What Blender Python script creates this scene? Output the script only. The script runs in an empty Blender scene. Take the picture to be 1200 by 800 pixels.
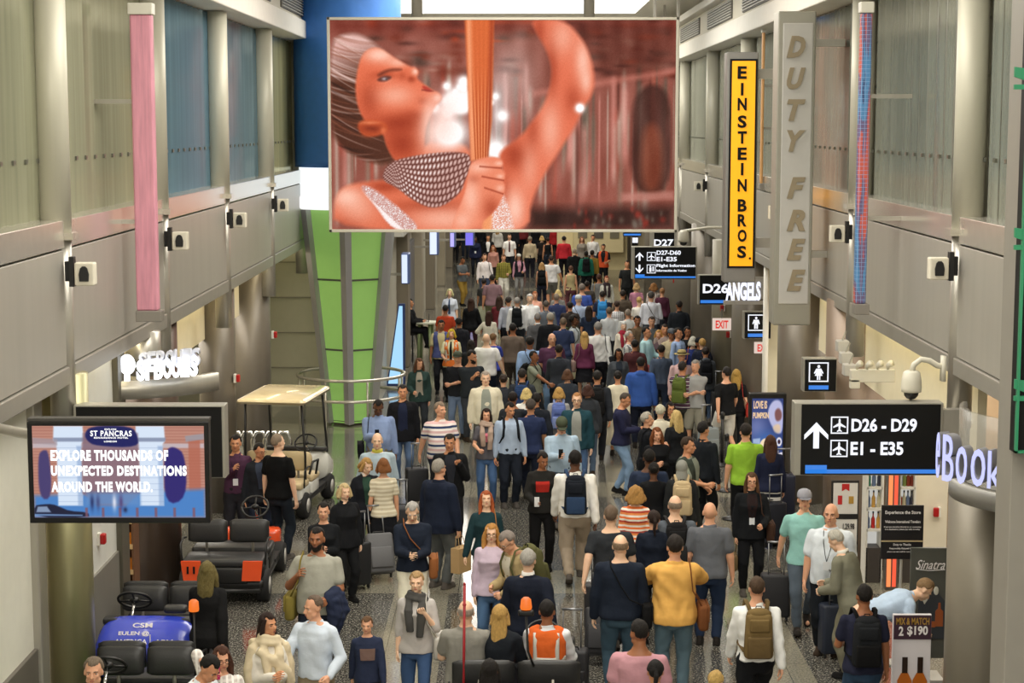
import bpy, math, random
import numpy as np
from mathutils import Matrix, Vector
random.seed(7)
PI = math.pi
sc = bpy.context.scene
COL = sc.collection

# ------------------------------------------------------------------ camera, world, lights, exposure
FPX, CX, CY = 2100.0, 600.0, 400.0
CAMH = 6.4
PITCH = math.atan(255/2100.0)
YAW = math.atan(5/2100.0)
cam_d = bpy.data.cameras.new('camera')
cam = bpy.data.objects.new('camera', cam_d); COL.objects.link(cam)
cam.location = (0, 0, CAMH)
cam.rotation_euler = (PI/2 - PITCH, 0, YAW)
cam_d.sensor_width = 36.0; cam_d.lens = 36.0*FPX/1200.0
cam_d.clip_start = .2; cam_d.clip_end = 400
sc.camera = cam
sc.view_settings.view_transform = 'Standard'
sc.view_settings.look = 'None'
sc.view_settings.gamma = 1.0
sc.view_settings.use_curve_mapping = False
sc.view_settings.exposure = 0.0
w = bpy.data.worlds.new('world'); sc.world = w; w.use_nodes = True
w.node_tree.nodes['Background'].inputs[0].default_value = (.95, .97, 1.0, 1)
w.node_tree.nodes['Background'].inputs[1].default_value = .30

def area(name, loc, sx, sy, power, col=(1, .95, .86), rot=(0, 0, 0)):
    l = bpy.data.lights.new(name, 'AREA'); l.shape = 'RECTANGLE'; l.size = sx; l.size_y = sy
    l.energy = power; l.color = col
    o = bpy.data.objects.new(name, l); COL.objects.link(o); o.location = loc; o.rotation_euler = rot
    return o
for k, y in enumerate((8, 18, 28, 38, 49, 60, 72)):
    area('ceiling_lamp_light', (0, y, 9.15), 5.0, 6.0, 450)
area('concourse_rear_light', (0, -3, 8.4), 8, 4, 900, rot=(math.radians(38), 0, 0))
area('shop_light', (6.6, 24.5, 3.0), 2.4, 5, 110, (1, .93, .82))
area('shop_light', (-6.4, 23, 3.1), 1.6, 5, 130, (1, .93, .82))
area('shop_light', (-6.3, 31, 3.1), 1.6, 5, 150, (1, .93, .82))
area('shop_light', (6.6, 31.5, 3.1), 2.0, 4, 120, (1, .93, .82))

# ------------------------------------------------------------------ reading points of the place
_R = cam.rotation_euler.to_matrix()
_O = Vector((0, 0, CAMH))
def ray(px, py): return _R @ Vector((px-CX, -(py-CY), -FPX))
def atY(px, py, Y):
    d = ray(px, py); return _O + d*(Y/d.y)
def atZ(px, py, Z=0.0):
    d = ray(px, py); return _O + d*((Z-CAMH)/d.z)
def atX(px, py, X):
    d = ray(px, py); return _O + d*(X/d.x)

# ------------------------------------------------------------------ materials
def lin(c):
    if isinstance(c, str):
        c = [int(c[i:i+2], 16)/255 for i in (0, 2, 4)]
    return tuple(((x/12.92) if x <= .04045 else ((x+.055)/1.055)**2.4) for x in c)
MATS = {}
def mat(name, col, rough=.6, metal=0., bump=0., bscale=40, var=0., spec=.5, coat=0., trans=0., alpha=1., aniso=None, vscale=6):
    if name in MATS: return MATS[name]
    m = bpy.data.materials.new(name); m.use_nodes = True; MATS[name] = m
    nt = m.node_tree; b = nt.nodes['Principled BSDF']
    c = lin(col)
    b.inputs['Base Color'].default_value = (*c, 1); b.inputs['Roughness'].default_value = rough
    b.inputs['Metallic'].default_value = metal; b.inputs['Specular IOR Level'].default_value = spec
    b.inputs['Coat Weight'].default_value = coat; b.inputs['Alpha'].default_value = alpha
    b.inputs['Transmission Weight'].default_value = trans
    tc = nt.nodes.new('ShaderNodeTexCoord')
    src = tc.outputs['Object']
    if aniso:
        mp = nt.nodes.new('ShaderNodeMapping'); mp.inputs['Scale'].default_value = aniso
        nt.links.new(src, mp.inputs[0]); src = mp.outputs[0]
    n = nt.nodes.new('ShaderNodeTexNoise'); n.inputs['Scale'].default_value = vscale; n.inputs['Detail'].default_value = 4
    nt.links.new(src, n.inputs['Vector'])
    mx = nt.nodes.new('ShaderNodeMix'); mx.data_type = 'RGBA'
    v = var or .06
    mx.inputs[6].default_value = (*[x*(1-v) for x in c], 1); mx.inputs[7].default_value = (*[min(1, x*(1+v)) for x in c], 1)
    nt.links.new(n.outputs['Fac'], mx.inputs[0]); nt.links.new(mx.outputs[2], b.inputs['Base Color'])
    if bump:
        n2 = nt.nodes.new('ShaderNodeTexNoise'); n2.inputs['Scale'].default_value = bscale; n2.inputs['Detail'].default_value = 3
        nt.links.new(src, n2.inputs['Vector'])
        bp = nt.nodes.new('ShaderNodeBump'); bp.inputs['Strength'].default_value = bump; bp.inputs['Distance'].default_value = .02
        nt.links.new(n2.outputs['Fac'], bp.inputs['Height']); nt.links.new(bp.outputs[0], b.inputs['Normal'])
    return m
def emat(name, col, strength=1.0, rim=None):
    if name in MATS: return MATS[name]
    m = bpy.data.materials.new(name); m.use_nodes = True; MATS[name] = m
    nt = m.node_tree; b = nt.nodes['Principled BSDF']
    b.inputs['Base Color'].default_value = (.02, .02, .02, 1)
    b.inputs['Emission Color'].default_value = (*lin(col), 1); b.inputs['Emission Strength'].default_value = strength
    b.inputs['Roughness'].default_value = .5
    return m
def vcol_mat(name, strength=1.0):
    m = bpy.data.materials.new(name); m.use_nodes = True
    nt = m.node_tree; b = nt.nodes['Principled BSDF']
    b.inputs['Base Color'].default_value = (.01, .01, .01, 1); b.inputs['Roughness'].default_value = .6; b.inputs['Specular IOR Level'].default_value = .08
    a = nt.nodes.new('ShaderNodeVertexColor'); a.layer_name = 'Col'
    nt.links.new(a.outputs['Color'], b.inputs['Emission Color']); b.inputs['Emission Strength'].default_value = strength
    return m
def stripes_mat(name, cols, scale=14, axis=2, rough=.85, offset=0.):
    """cols: list of (width, colour) repeating along one object axis"""
    if name in MATS: return MATS[name]
    m = bpy.data.materials.new(name); m.use_nodes = True; MATS[name] = m
    nt = m.node_tree; b = nt.nodes['Principled BSDF']; b.inputs['Roughness'].default_value = rough
    b.inputs['Specular IOR Level'].default_value = .2
    tc = nt.nodes.new('ShaderNodeTexCoord'); sp = nt.nodes.new('ShaderNodeSeparateXYZ')
    nt.links.new(tc.outputs['Object'], sp.inputs[0])
    mu = nt.nodes.new('ShaderNodeMath'); mu.operation = 'MULTIPLY_ADD'; mu.inputs[1].default_value = scale; mu.inputs[2].default_value = offset
    nt.links.new(sp.outputs[axis], mu.inputs[0])
    fr = nt.nodes.new('ShaderNodeMath'); fr.operation = 'FRACT'; nt.links.new(mu.outputs[0], fr.inputs[0])
    cr = nt.nodes.new('ShaderNodeValToRGB'); cr.color_ramp.interpolation = 'CONSTANT'
    tot = sum(a for a, _ in cols); pos = 0; els = cr.color_ramp.elements
    for i, (a, c) in enumerate(cols):
        e = els[i] if i < 2 else els.new(pos)
        e.position = pos; e.color = (*lin(c), 1); pos += a/tot
    if len(cols) < 2: els[1].color = els[0].color
    nt.links.new(fr.outputs[0], cr.inputs[0]); nt.links.new(cr.outputs[0], b.inputs['Base Color'])
    return m
def checks_mat(name, c1, c2, c3, s=22):
    if name in MATS: return MATS[name]
    m = stripes_mat(name, [(1, c1), (1, c2)], s)
    nt = m.node_tree; b = nt.nodes['Principled BSDF']
    prev = b.inputs['Base Color'].links[0].from_socket
    sp = [n for n in nt.nodes if n.type == 'SEPXYZ'][0]
    mu = nt.nodes.new('ShaderNodeMath'); mu.operation = 'MULTIPLY'; mu.inputs[1].default_value = s*.8; nt.links.new(sp.outputs[0], mu.inputs[0])
    fr = nt.nodes.new('ShaderNodeMath'); fr.operation = 'FRACT'; nt.links.new(mu.outputs[0], fr.inputs[0])
    gt = nt.nodes.new('ShaderNodeMath'); gt.operation = 'GREATER_THAN'; gt.inputs[1].default_value = .6; nt.links.new(fr.outputs[0], gt.inputs[0])
    mx = nt.nodes.new('ShaderNodeMix'); mx.data_type = 'RGBA'; mx.inputs[7].default_value = (*lin(c3), 1)
    nt.links.new(gt.outputs[0], mx.inputs[0]); nt.links.new(prev, mx.inputs[6]); nt.links.new(mx.outputs[2], b.inputs['Base Color'])
    return m
def cloth(h):
    r_, g_, b_ = [int(h[i:i+2], 16) for i in (0, 2, 4)]; l_ = (r_+g_+b_)/3; h = '%02x%02x%02x' % tuple(int(v*.84+l_*.16) for v in (r_, g_, b_))
    return mat('cloth_'+h, h, .88, bump=.5, bscale=11, var=.12, spec=.15, vscale=9)

STEEL = mat('brushed_steel', 'b0aca2', .34, .55, bump=.06, bscale=30, var=.12, aniso=(2, 2, .25))
STEEL_D = mat('brushed_steel_panel', 'a8a49b', .40, .22, bump=.05, bscale=18, var=.10, aniso=(3, 3, .15), vscale=2)
POLISH = mat('polished_steel', 'cfcabf', .20, .6, var=.10)
COLUMN = mat('column_metal', 'c6c3b2', .45, .15, var=.06, aniso=(3, 3, .1))
COLGOLD = mat('lower_column_metal', 'a5a17c', .38, .6, var=.06, aniso=(3, 3, .1))
TAUPE = mat('taupe_laminate', '6e675c', .38, .25, var=.06)
CREAM = mat('cream_panel', 'd8d0b4', .55)
WHITE = mat('white_paint', 'e9e6dc', .6)
GREYP = mat('grey_paint', '8f8c86', .5)
LGREY = mat('light_grey_paint', 'b9b6ae', .5)
BLACK = mat('black_plastic', '141414', .45)
BLACKM = mat('black_sign_face', '0c0c0c', .6, spec=.25)
VINYL = mat('black_vinyl', '2b2b2b', .42, bump=.1, bscale=60)
RUBBER = mat('tyre_rubber', '161616', .8)
CHROME = mat('chrome', 'cfcfcf', .18, 1.)
RED = mat('red_plastic', 'b01a1a', .4)
W_EM = emat('white_letters', 'f4f6ff', 1.1)
B_EM = emat('blue_bar', '2f7fe0', 1.0)

# ------------------------------------------------------------------ mesh helpers
def tag(o, label=None, cat=None, group=None, kind=None):
    if label: o['label'] = label
    if cat: o['category'] = cat
    if group: o['group'] = group
    if kind: o['kind'] = kind
    return o
def thing(name, label, cat, loc=(0, 0, 0), rz=0., group=None, scale=1.):
    o = bpy.data.objects.new(name, None); COL.objects.link(o); o.empty_display_size = .2
    o.location = loc; o.rotation_euler = (0, 0, rz); o.scale = (scale,)*3
    return tag(o, label, cat, group)
def rotz(a):
    return Matrix.Rotation(a, 4, 'Z')
class MB:
    def __init__(s, off=(0, 0, 0)):
        s.v = []; s.f = []; s.mi = []; s.cur = 0; s.off = Vector(off)
    def add(s, vs, fs, M=None):
        n = len(s.v)
        for p in vs:
            p = Vector(p)
            if M is not None: p = M @ p
            s.v.append(tuple(p - s.off))
        for f in fs: s.f.append([i+n for i in f]); s.mi.append(s.cur)
        return s
    def box(s, c, d, M=None):
        x, y, z = c; a, b, e = d[0]/2, d[1]/2, d[2]/2
        vs = [(x+i*a, y+j*b, z+k*e) for i in (-1, 1) for j in (-1, 1) for k in (-1, 1)]
        return s.add(vs, [(0, 1, 3, 2), (4, 6, 7, 5), (0, 4, 5, 1), (2, 3, 7, 6), (0, 2, 6, 4), (1, 5, 7, 3)], M)
    def box2(s, a, b, M=None):
        return s.box([(p+q)/2 for p, q in zip(a, b)], [abs(q-p) for p, q in zip(a, b)], M)
    def loft(s, rings, M=None, closed=True, cap=True):
        vs = []; fs = []; n = len(rings[0])
        for r in rings: vs += [tuple(p) for p in r]
        for i in range(len(rings)-1):
            for j in range(n if closed else n-1):
                k = (j+1) % n
                fs.append((i*n+j, i*n+k, (i+1)*n+k, (i+1)*n+j))
        if cap and closed:
            fs.append(tuple(reversed(range(n)))); fs.append(tuple((len(rings)-1)*n+j for j in range(n)))
        return s.add(vs, fs, M)
    def tube(s, pts, rad, n=10, M=None, flat=1.0):
        pts = [Vector(p) for p in pts]
        if not hasattr(rad, '__len__'): rad = [rad]*len(pts)
        rings = []; up = None
        for i, p in enumerate(pts):
            d = (pts[min(i+1, len(pts)-1)] - pts[max(i-1, 0)]).normalized()
            if up is None:
                up = Vector((0, 0, 1)) if abs(d.z) < .9 else Vector((0, 1, 0))
            a = d.cross(up).normalized(); b = a.cross(d).normalized(); up = b
            rings.append([p + a*math.cos(t)*rad[i]*flat + b*math.sin(t)*rad[i] for t in [2*PI*k/n for k in range(n)]])
        return s.loft(rings, M)
    def caps(s, p, q, r0, r1, n=14, M=None):
        """a tapered limb with round ends"""
        p, q = Vector(p), Vector(q); d = q-p; L = d.length or 1e-6; d = d/L
        pts = []; rad = []
        for t in (-90, -60, -30, 0):
            a = math.radians(t); pts.append(p+d*r0*math.sin(a)); rad.append(max(r0*math.cos(a), .0008))
        for t in (.33, .66): pts.append(p+d*L*t); rad.append(r0+(r1-r0)*t)
        for t in (0, 30, 60, 90):
            a = math.radians(t); pts.append(q+d*r1*math.sin(a)); rad.append(max(r1*math.cos(a), .0008))
        return s.tube(pts, rad, n, M)
    def ell(s, c, r, n=20, m=12, M=None):
        rings = []
        for i in range(m+1):
            t = PI*i/m; zz = -math.cos(t); rr = max(math.sin(t), .004)
            rings.append([(c[0]+r[0]*rr*math.cos(2*PI*j/n), c[1]+r[1]*rr*math.sin(2*PI*j/n), c[2]+r[2]*zz) for j in range(n)])
        return s.loft(rings, M)
    def lathe(s, prof, c=(0, 0, 0), n=32, M=None, cap=True):
        rings = [[(c[0]+r*math.cos(2*PI*j/n), c[1]+r*math.sin(2*PI*j/n), c[2]+z) for j in range(n)] for r, z in prof]
        return s.loft(rings, M, cap=cap)
    def prism(s, pts, o, u, v, w):
        """polygon pts (a,b) in plane o+a*u+b*v, thickened along w"""
        o, u, v, w = map(Vector, (o, u, v, w)); n = len(pts)
        A = [o+u*a+v*b for a, b in pts]; B = [p+w for p in A]
        fs = [tuple(range(n)), tuple(reversed(range(n, 2*n)))]+[(i, (i+1) % n+0, (i+1) % n+n, i+n) for i in range(n)]
        return s.add(A+B, fs)
    def rbox(s, c, d, r=.04, n=5, M=None, taper=1.):
        """box with round vertical corners and softened ends (bags, cases)"""
        hx, hy, hz = d[0]/2, d[1]/2, d[2]/2; rings = []
        r = min(r, hx*.98, hy*.98)
        for z, ins in ((-hz, r*.6), (-hz+r*.25, r*.18), (-hz+r*.7, 0), (hz-r*.7, 0), (hz-r*.25, r*.18), (hz, r*.6)):
            k = 1+(taper-1)*((z+hz)/(2*hz)); ring = []
            for sx, sy, a0 in ((1, 1, 0), (-1, 1, 90), (-1, -1, 180), (1, -1, 270)):
                for q in range(n):
                    a = math.radians(a0+90*q/(n-1))
                    ring.append((c[0]+(sx*(hx-r)+math.cos(a)*(r-ins))*k, c[1]+(sy*(hy-r)+math.sin(a)*(r-ins)), c[2]+z))
            rings.append(ring)
        return s.loft(rings, M)
    def mesh(s, name):
        me = bpy.data.meshes.new(name); me.from_pydata(s.v, [], s.f); me.update(); return me
    def build(s, name, m, parent=None, smooth=False, bevel=0., loc=None):
        me = s.mesh(name)
        for x in (m if isinstance(m, (list, tuple)) else [m]): me.materials.append(x)
        if len(me.materials) > 1: me.polygons.foreach_set('material_index', s.mi)
        o = bpy.data.objects.new(name, me); COL.objects.link(o)
        if parent: o.parent = parent
        if loc: o.location = loc
        if smooth: me.shade_smooth()
        if bevel:
            b = o.modifiers.new('bevel', 'BEVEL'); b.width = bevel; b.segments = 2; b.limit_method = 'ANGLE'
        me.validate()
        return o
def struct(name, mb, m, smooth=False, bevel=0):
    o = mb.build(name, m, None, smooth, bevel); o['kind'] = 'structure'; return o
_txtcache = {}
def text(s, c, w, h, m, parent, name='lettering', off=.02, ux=(1, 0, 0), uz=(0, 0, 1), depth=.004, shear=0., bend=None, sp=1.):
    """letters fitted in a w x h box centred on c, on the plane spanned by ux, uz"""
    cu = bpy.data.curves.new('t', 'FONT'); cu.body = s; cu.size = 1; cu.offset = off; cu.extrude = .01; cu.space_character = sp; cu.shear = shear
    cu.resolution_u = 3; cu.align_x = 'CENTER'
    to = bpy.data.objects.new('t', cu); COL.objects.link(to)
    dg = bpy.context.evaluated_depsgraph_get()
    me = bpy.data.meshes.new_from_object(to.evaluated_get(dg)); bpy.data.objects.remove(to); bpy.data.curves.remove(cu)
    n = len(me.vertices); a = np.empty(n*3); me.vertices.foreach_get('co', a); a = a.reshape(-1, 3)
    lo, hi = a.min(0), a.max(0); a = (a-(lo+hi)/2)/np.maximum(hi-lo, 1e-6)
    ux, uz = Vector(ux), Vector(uz); nn = ux.cross(uz)
    pl = parent.location if parent else Vector((0, 0, 0))
    X = np.array(c)-np.array(pl) + np.outer(a[:, 0]*w, ux) + np.outer(a[:, 1]*h, uz) + np.outer(a[:, 2]*depth, nn)
    me.vertices.foreach_set('co', X.ravel()); me.materials.clear(); me.materials.append(m); me.update()
    me.name = name
    o = bpy.data.objects.new(name, me); COL.objects.link(o); o.parent = parent
    return o
# ------------------------------------------------------------------ people: one skeleton, posed; body, clothes and hair grown on it
def remesh(mb, name, voxel, smooth=3, folds=0., seed=1, fs=1.0):
    me = mb.mesh('tmp'); o = bpy.data.objects.new('tmp', me); COL.objects.link(o)
    r = o.modifiers.new('r', 'REMESH'); r.mode = 'VOXEL'; r.voxel_size = voxel
    if smooth:
        s_ = o.modifiers.new('s', 'SMOOTH'); s_.factor = .5; s_.iterations = smooth
    dg = bpy.context.evaluated_depsgraph_get()
    out = bpy.data.meshes.new_from_object(o.evaluated_get(dg)); bpy.data.objects.remove(o); bpy.data.meshes.remove(me)
    out.name = name
    n = len(out.vertices)
    if folds and n:
        a = np.empty(n*3); out.vertices.foreach_get('co', a); a = a.reshape(-1, 3)
        nr = np.empty(n*3); out.vertices.foreach_get('normal', nr); nr = nr.reshape(-1, 3)
        rs = np.random.RandomState(seed); d = np.zeros(n)
        for k in range(7):
            f = rs.uniform(18, 60)*fs; dr = rs.normal(size=3)*np.array([1, 1, .55]); dr /= np.linalg.norm(dr)
            d += np.sin(a@dr*f+rs.uniform(0, 6)+1.5*np.sin(a@rs.normal(size=3)*9))/(1+k*.15)
        a += nr*(d/3.2*folds)[:, None]
        out.vertices.foreach_set('co', a.ravel()); out.update()
    out.shade_smooth()
    return out
def ik(a, c, l1, l2, pole):
    a, c, pole = Vector(a), Vector(c), Vector(pole); d = c-a; L = d.length
    if L > (l1+l2)*.998: c = a+d*((l1+l2)*.998/L); d = c-a; L = d.length
    x = (l1*l1-l2*l2+L*L)/(2*L); hh = math.sqrt(max(l1*l1-x*x, 0)); u = d/L
    p = (pole-u*pole.dot(u)).normalized()
    return a+u*x+p*hh, c
TORSO = {
 'm': [(.80,.150,.112,.0),(.90,.170,.125,.012),(1.0,.158,.116,.0),(1.10,.152,.112,-.003),(1.22,.166,.120,-.003),(1.32,.176,.122,0),(1.39,.160,.108,.006),(1.435,.118,.084,.012),(1.475,.074,.062,.012),(1.515,.05,.05,.008)],
 'f': [(.80,.158,.118,.0),(.90,.172,.128,.012),(1.0,.150,.110,.0),(1.08,.128,.100,0),(1.18,.136,.108,-.005),(1.29,.148,.136,-.018),(1.38,.138,.100,.004),(1.43,.100,.074,.012),(1.47,.062,.054,.012),(1.505,.043,.045,.008)],
 'h': [(.80,.170,.134,.0),(.90,.192,.152,.0),(1.0,.192,.164,-.022),(1.10,.192,.168,-.03),(1.22,.192,.154,-.02),(1.32,.196,.140,-.005),(1.39,.178,.122,.004),(1.435,.132,.094,.012),(1.475,.084,.070,.012),(1.515,.058,.056,.008)]}
TORSO['c'] = [(z, w_*.86, d*.9, y) for z, w_, d, y in TORSO['m']]
SHO = {'m': .182, 'f': .156, 'h': .200, 'c': .158}
def xf(z, hb):  # not used for layout, keeps profile lookups simple
    R_ = TORSO[hb]
    for p, q in zip(R_, R_[1:]):
        if p[0] <= z <= q[0]:
            t = (z-p[0])/(q[0]-p[0]); return [a+(b-a)*t for a, b in zip(p[1:], q[1:])]
    return list(R_[0][1:]) if z < R_[0][0] else list(R_[-1][1:])
SD = (.10, 0, .09, 0)
POSES = {
 'stand': dict(hr=(-.27,-.03,.83), hl=(.27,-.03,.83)),
 'walk':  dict(hr=(-.25,.15,.86), hl=(.25,-.20,.88), fr=(-.08,-.27,.10,-10), fl=(.08,.30,.16,28), dz=-.035),
 'walkb': dict(hr=(-.25,-.20,.88), hl=(.25,.15,.86), fr=(-.08,.30,.16,28), fl=(.08,-.27,.10,-10), dz=-.035),
 'phone': dict(hr=(-.05,-.31,1.13), hl=(.06,-.30,1.11), hp=28, fr=(-.08,-.12,.09,0), fl=(.09,.10,.10,8)),
 'phoner': dict(hr=(-.07,-.32,1.18), hl=(.27,-.03,.83), hp=26, fr=(-.08,-.20,.10,-6), fl=(.09,.18,.12,16), dz=-.02),
 'strapr': dict(hr=(-.13,-.17,1.32), hl=(.26,-.05,.84), fr=(-.08,-.20,.10,-6), fl=(.08,.22,.13,18), dz=-.02),
 'strapl': dict(hr=(-.26,-.05,.84), hl=(.13,-.17,1.32), fl=(.08,-.20,.10,-6), fr=(-.08,.22,.13,18), dz=-.02),
 'carryl': dict(hr=(-.26,-.03,.84), hl=(.16,-.30,1.06)),
 'carryr': dict(hl=(.26,-.03,.84), hr=(-.16,-.30,1.06)),
 'strapcarry': dict(hr=(-.17,-.17,1.27), hl=(.17,-.30,1.06)),
 'crossed': dict(hr=(.11,-.23,1.16), hl=(-.11,-.25,1.12)),
 'chest': dict(hr=(-.02,-.22,1.28), hl=(.26,-.03,.84)),
 'clasp': dict(hr=(-.03,-.27,1.17), hl=(.04,-.27,1.15)),
 'pullr': dict(hr=(-.30,.20,.86), hl=(.25,-.14,.88), fr=(-.08,-.24,.10,-8), fl=(.08,.26,.15,24), dz=-.03),
 'pulll': dict(hl=(.30,.20,.86), hr=(-.25,-.14,.88), fl=(.08,-.24,.10,-8), fr=(-.08,.26,.15,24), dz=-.03),
 'point': dict(hr=(-.26,-.46,1.10), hl=(.26,-.03,.84)),
 'reachl': dict(hl=(.40,-.28,1.12), hr=(-.26,-.03,.84)),
 'gesture': dict(hr=(-.20,-.38,1.12), hl=(.25,-.20,.98)),
 'ear': dict(hr=(-.13,-.10,1.53), hl=(.25,-.10,.90)),
 'hip': dict(hr=(-.24,-.02,1.02), hl=(.24,-.02,1.02)),
 'handout': dict(hr=(-.36,-.08,.86), hl=(.27,-.03,.83), fr=(-.08,-.20,.10,-6), fl=(.09,.18,.12,16), dz=-.02),
 'up': dict(hr=(-.05, -.27, 1.24), hl=(.05, -.27, 1.24), out=1),
 'bend': dict(hr=(-.16,-.60,.72), hl=(.16,-.58,.70), lean=72, hp=-20),
 'stoop': dict(hr=(-.10,-.36,1.05), hl=(.12,-.34,1.00), lean=16, hp=22),
 'sit': dict(hr=(-.16,-.34,.72), hl=(.16,-.34,.72), fr=(-.12,-.50,.09,0), fl=(.12,-.50,.09,0), dz=-.40, sit=1),
}
_sk = {}
def skel(pose, hb, hy=0, hp=None):
    P = POSES[pose]; S = {}
    dz = P.get('dz', 0); lean = math.radians(P.get('lean', 0))
    M = Matrix.Translation((0, 0, dz+.95)) @ Matrix.Rotation(lean, 4, 'X') @ Matrix.Translation((0, 0, -.95))
    S['M'] = M; sx = SHO[hb]
    hp = P.get('hp', 0) if hp is None else hp
    S['H'] = M @ Matrix.Translation((0, .004, 1.50)) @ Matrix.Rotation(math.radians(hy), 4, 'Z') @ Matrix.Rotation(math.radians(hp), 4, 'X')
    wk = sx/.19
    for s_, k in ((-1, 'r'), (1, 'l')):
        a = M @ Vector((s_*sx, .008, 1.385)); t = Vector(P['h'+k]); t.x *= wk; t.z += dz if not P.get('sit') else 0
        e, h_ = ik(a, t, .285, .255, (s_*.45, .8, -.35) if not P.get('out') else (s_*1.0, .25, .05))
        S['sh'+k], S['el'+k], S['wr'+k] = a, e, h_
        f = P.get('f'+k, (s_*.10, 0, .09, 0)); hip = Vector((s_*.09*(1.1 if hb == 'h' else 1), 0, .88+dz))
        kn, an = ik(hip, Vector(f[:3]), .42, .405, (s_*.12, -1, .05 if not P.get('sit') else .9))
        S['hip'+k], S['kn'+k], S['an'+k], S['fp'+k] = hip, kn, an, f[3]
    return S
def ring(hw, hd, yc, z, n=28, M=None):
    out = []
    for j in range(n):
        t = 2*PI*j/n; c, s_ = math.cos(t), math.sin(t)
        p = Vector((hw*math.copysign(abs(c)**.86, c), yc+hd*math.copysign(abs(s_)**.86, s_), z))
        out.append(M @ p if M is not None else p)
    return out
def add_torso(mb, S, hb, off=0., z0=.80, z1=1.515, flare=0.):
    zs = sorted({z0, z1} | {r[0] for r in TORSO[hb] if z0 < r[0] < z1})
    rings = []
    for z in zs:
        hw, hd, yc = xf(z, hb); fl = flare*max(0, 1.05-z)
        M = S['M'] if z > .86 or S['M'][1][2] > -.5 else S['M']
        rings.append(ring(hw+off+fl, hd+off+fl, yc, z, 28, M))
    mb.loft(rings)
def hand_mb(mirror, curl=1.0):
    """hand from the wrist along +Z, thumb towards +X, palm towards -Y (mirrored for the other side)"""
    m = MB(); y = 1 if mirror else -1
    m.caps((0, 0, -.02), (.004, 0, .02), .024, .025, 12)
    for i, x in enumerate((.028, .010, -.009, -.026)):
        m.caps((x*.45, 0, .01), (x, 0, .078-.004*abs(i-1)), .015, .0125, 10)
    for i, (x, L) in enumerate(((.031, .070), (.011, .079), (-.009, .073), (-.028, .058))):
        p = Vector((x, 0, .080-.004*abs(i-1))); a = math.radians(12+i*4)*curl; r = .0092-.0004*i
        for seg, (f, da) in enumerate(((.44, 26), (.31, 24), (.25, 0))):
            q = p+Vector((x*.12, y*math.sin(a)*L*f, math.cos(a)*L*f)); m.caps(p, q, r, r*.92, 8); p = q; r *= .92; a += math.radians(da)*curl
    p0 = Vector((.018, y*.004, .018)); p1 = Vector((.044, y*.016, .052)); p2 = Vector((.050, y*.026, .080)); p3 = Vector((.048, y*.034, .102))
    m.caps(p0, p1, .015, .0115, 10); m.caps(p1, p2, .0112, .0102, 8); m.caps(p2, p3, .0102, .008, 8)
    return m
_hand = {}
def hand_data(mirror, curl):
    k = (mirror, curl)
    if k not in _hand:
        me = remesh(hand_mb(mirror, curl), 'h', .0042, 2)
        n = len(me.vertices); a = np.empty(n*3); me.vertices.foreach_get('co', a)
        _hand[k] = (a.reshape(-1, 3), [list(p.vertices) for p in me.polygons])
    return _hand[k]
def head_mb(mb, H, hb):
    A = lambda *a: H @ Vector(a)
    k = {'m': 1, 'h': 1.05, 'f': .95, 'c': .93}[hb]
    HM = H @ Matrix.Scale(k, 4)
    mb.ell((0, .012, .150), (.073, .092, .096), M=HM)
    mb.ell((0, -.026, .092), (.056, .066, .080), M=HM)
    mb.ell((0, -.066, .040), (.026, .026, .024), M=HM)               # chin
    mb.ell((0, -.070, .152), (.054, .018, .013), M=HM)               # brow
    for s_ in (-1, 1):
        mb.ell((s_*.036, -.066, .108), (.019, .020, .020), M=HM)     # cheek
        mb.ell((s_*.075, .010, .118), (.011, .019, .032), M=HM)      # ear
        mb.ell((s_*.043, -.018, .060), (.022, .040, .026), M=HM)     # jaw
        mb.ell((s_*.010, -.103, .097), (.009, .010, .008), 12, 8, M=HM)
    mb.caps((0, -.086, .138), (0, -.110, .103), .009, .0125, 12, HM)  # nose
    mb.ell((0, -.089, .069), (.023, .011, .011), 14, 8, M=HM)        # mouth
    return HM
BODY = {}
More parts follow.
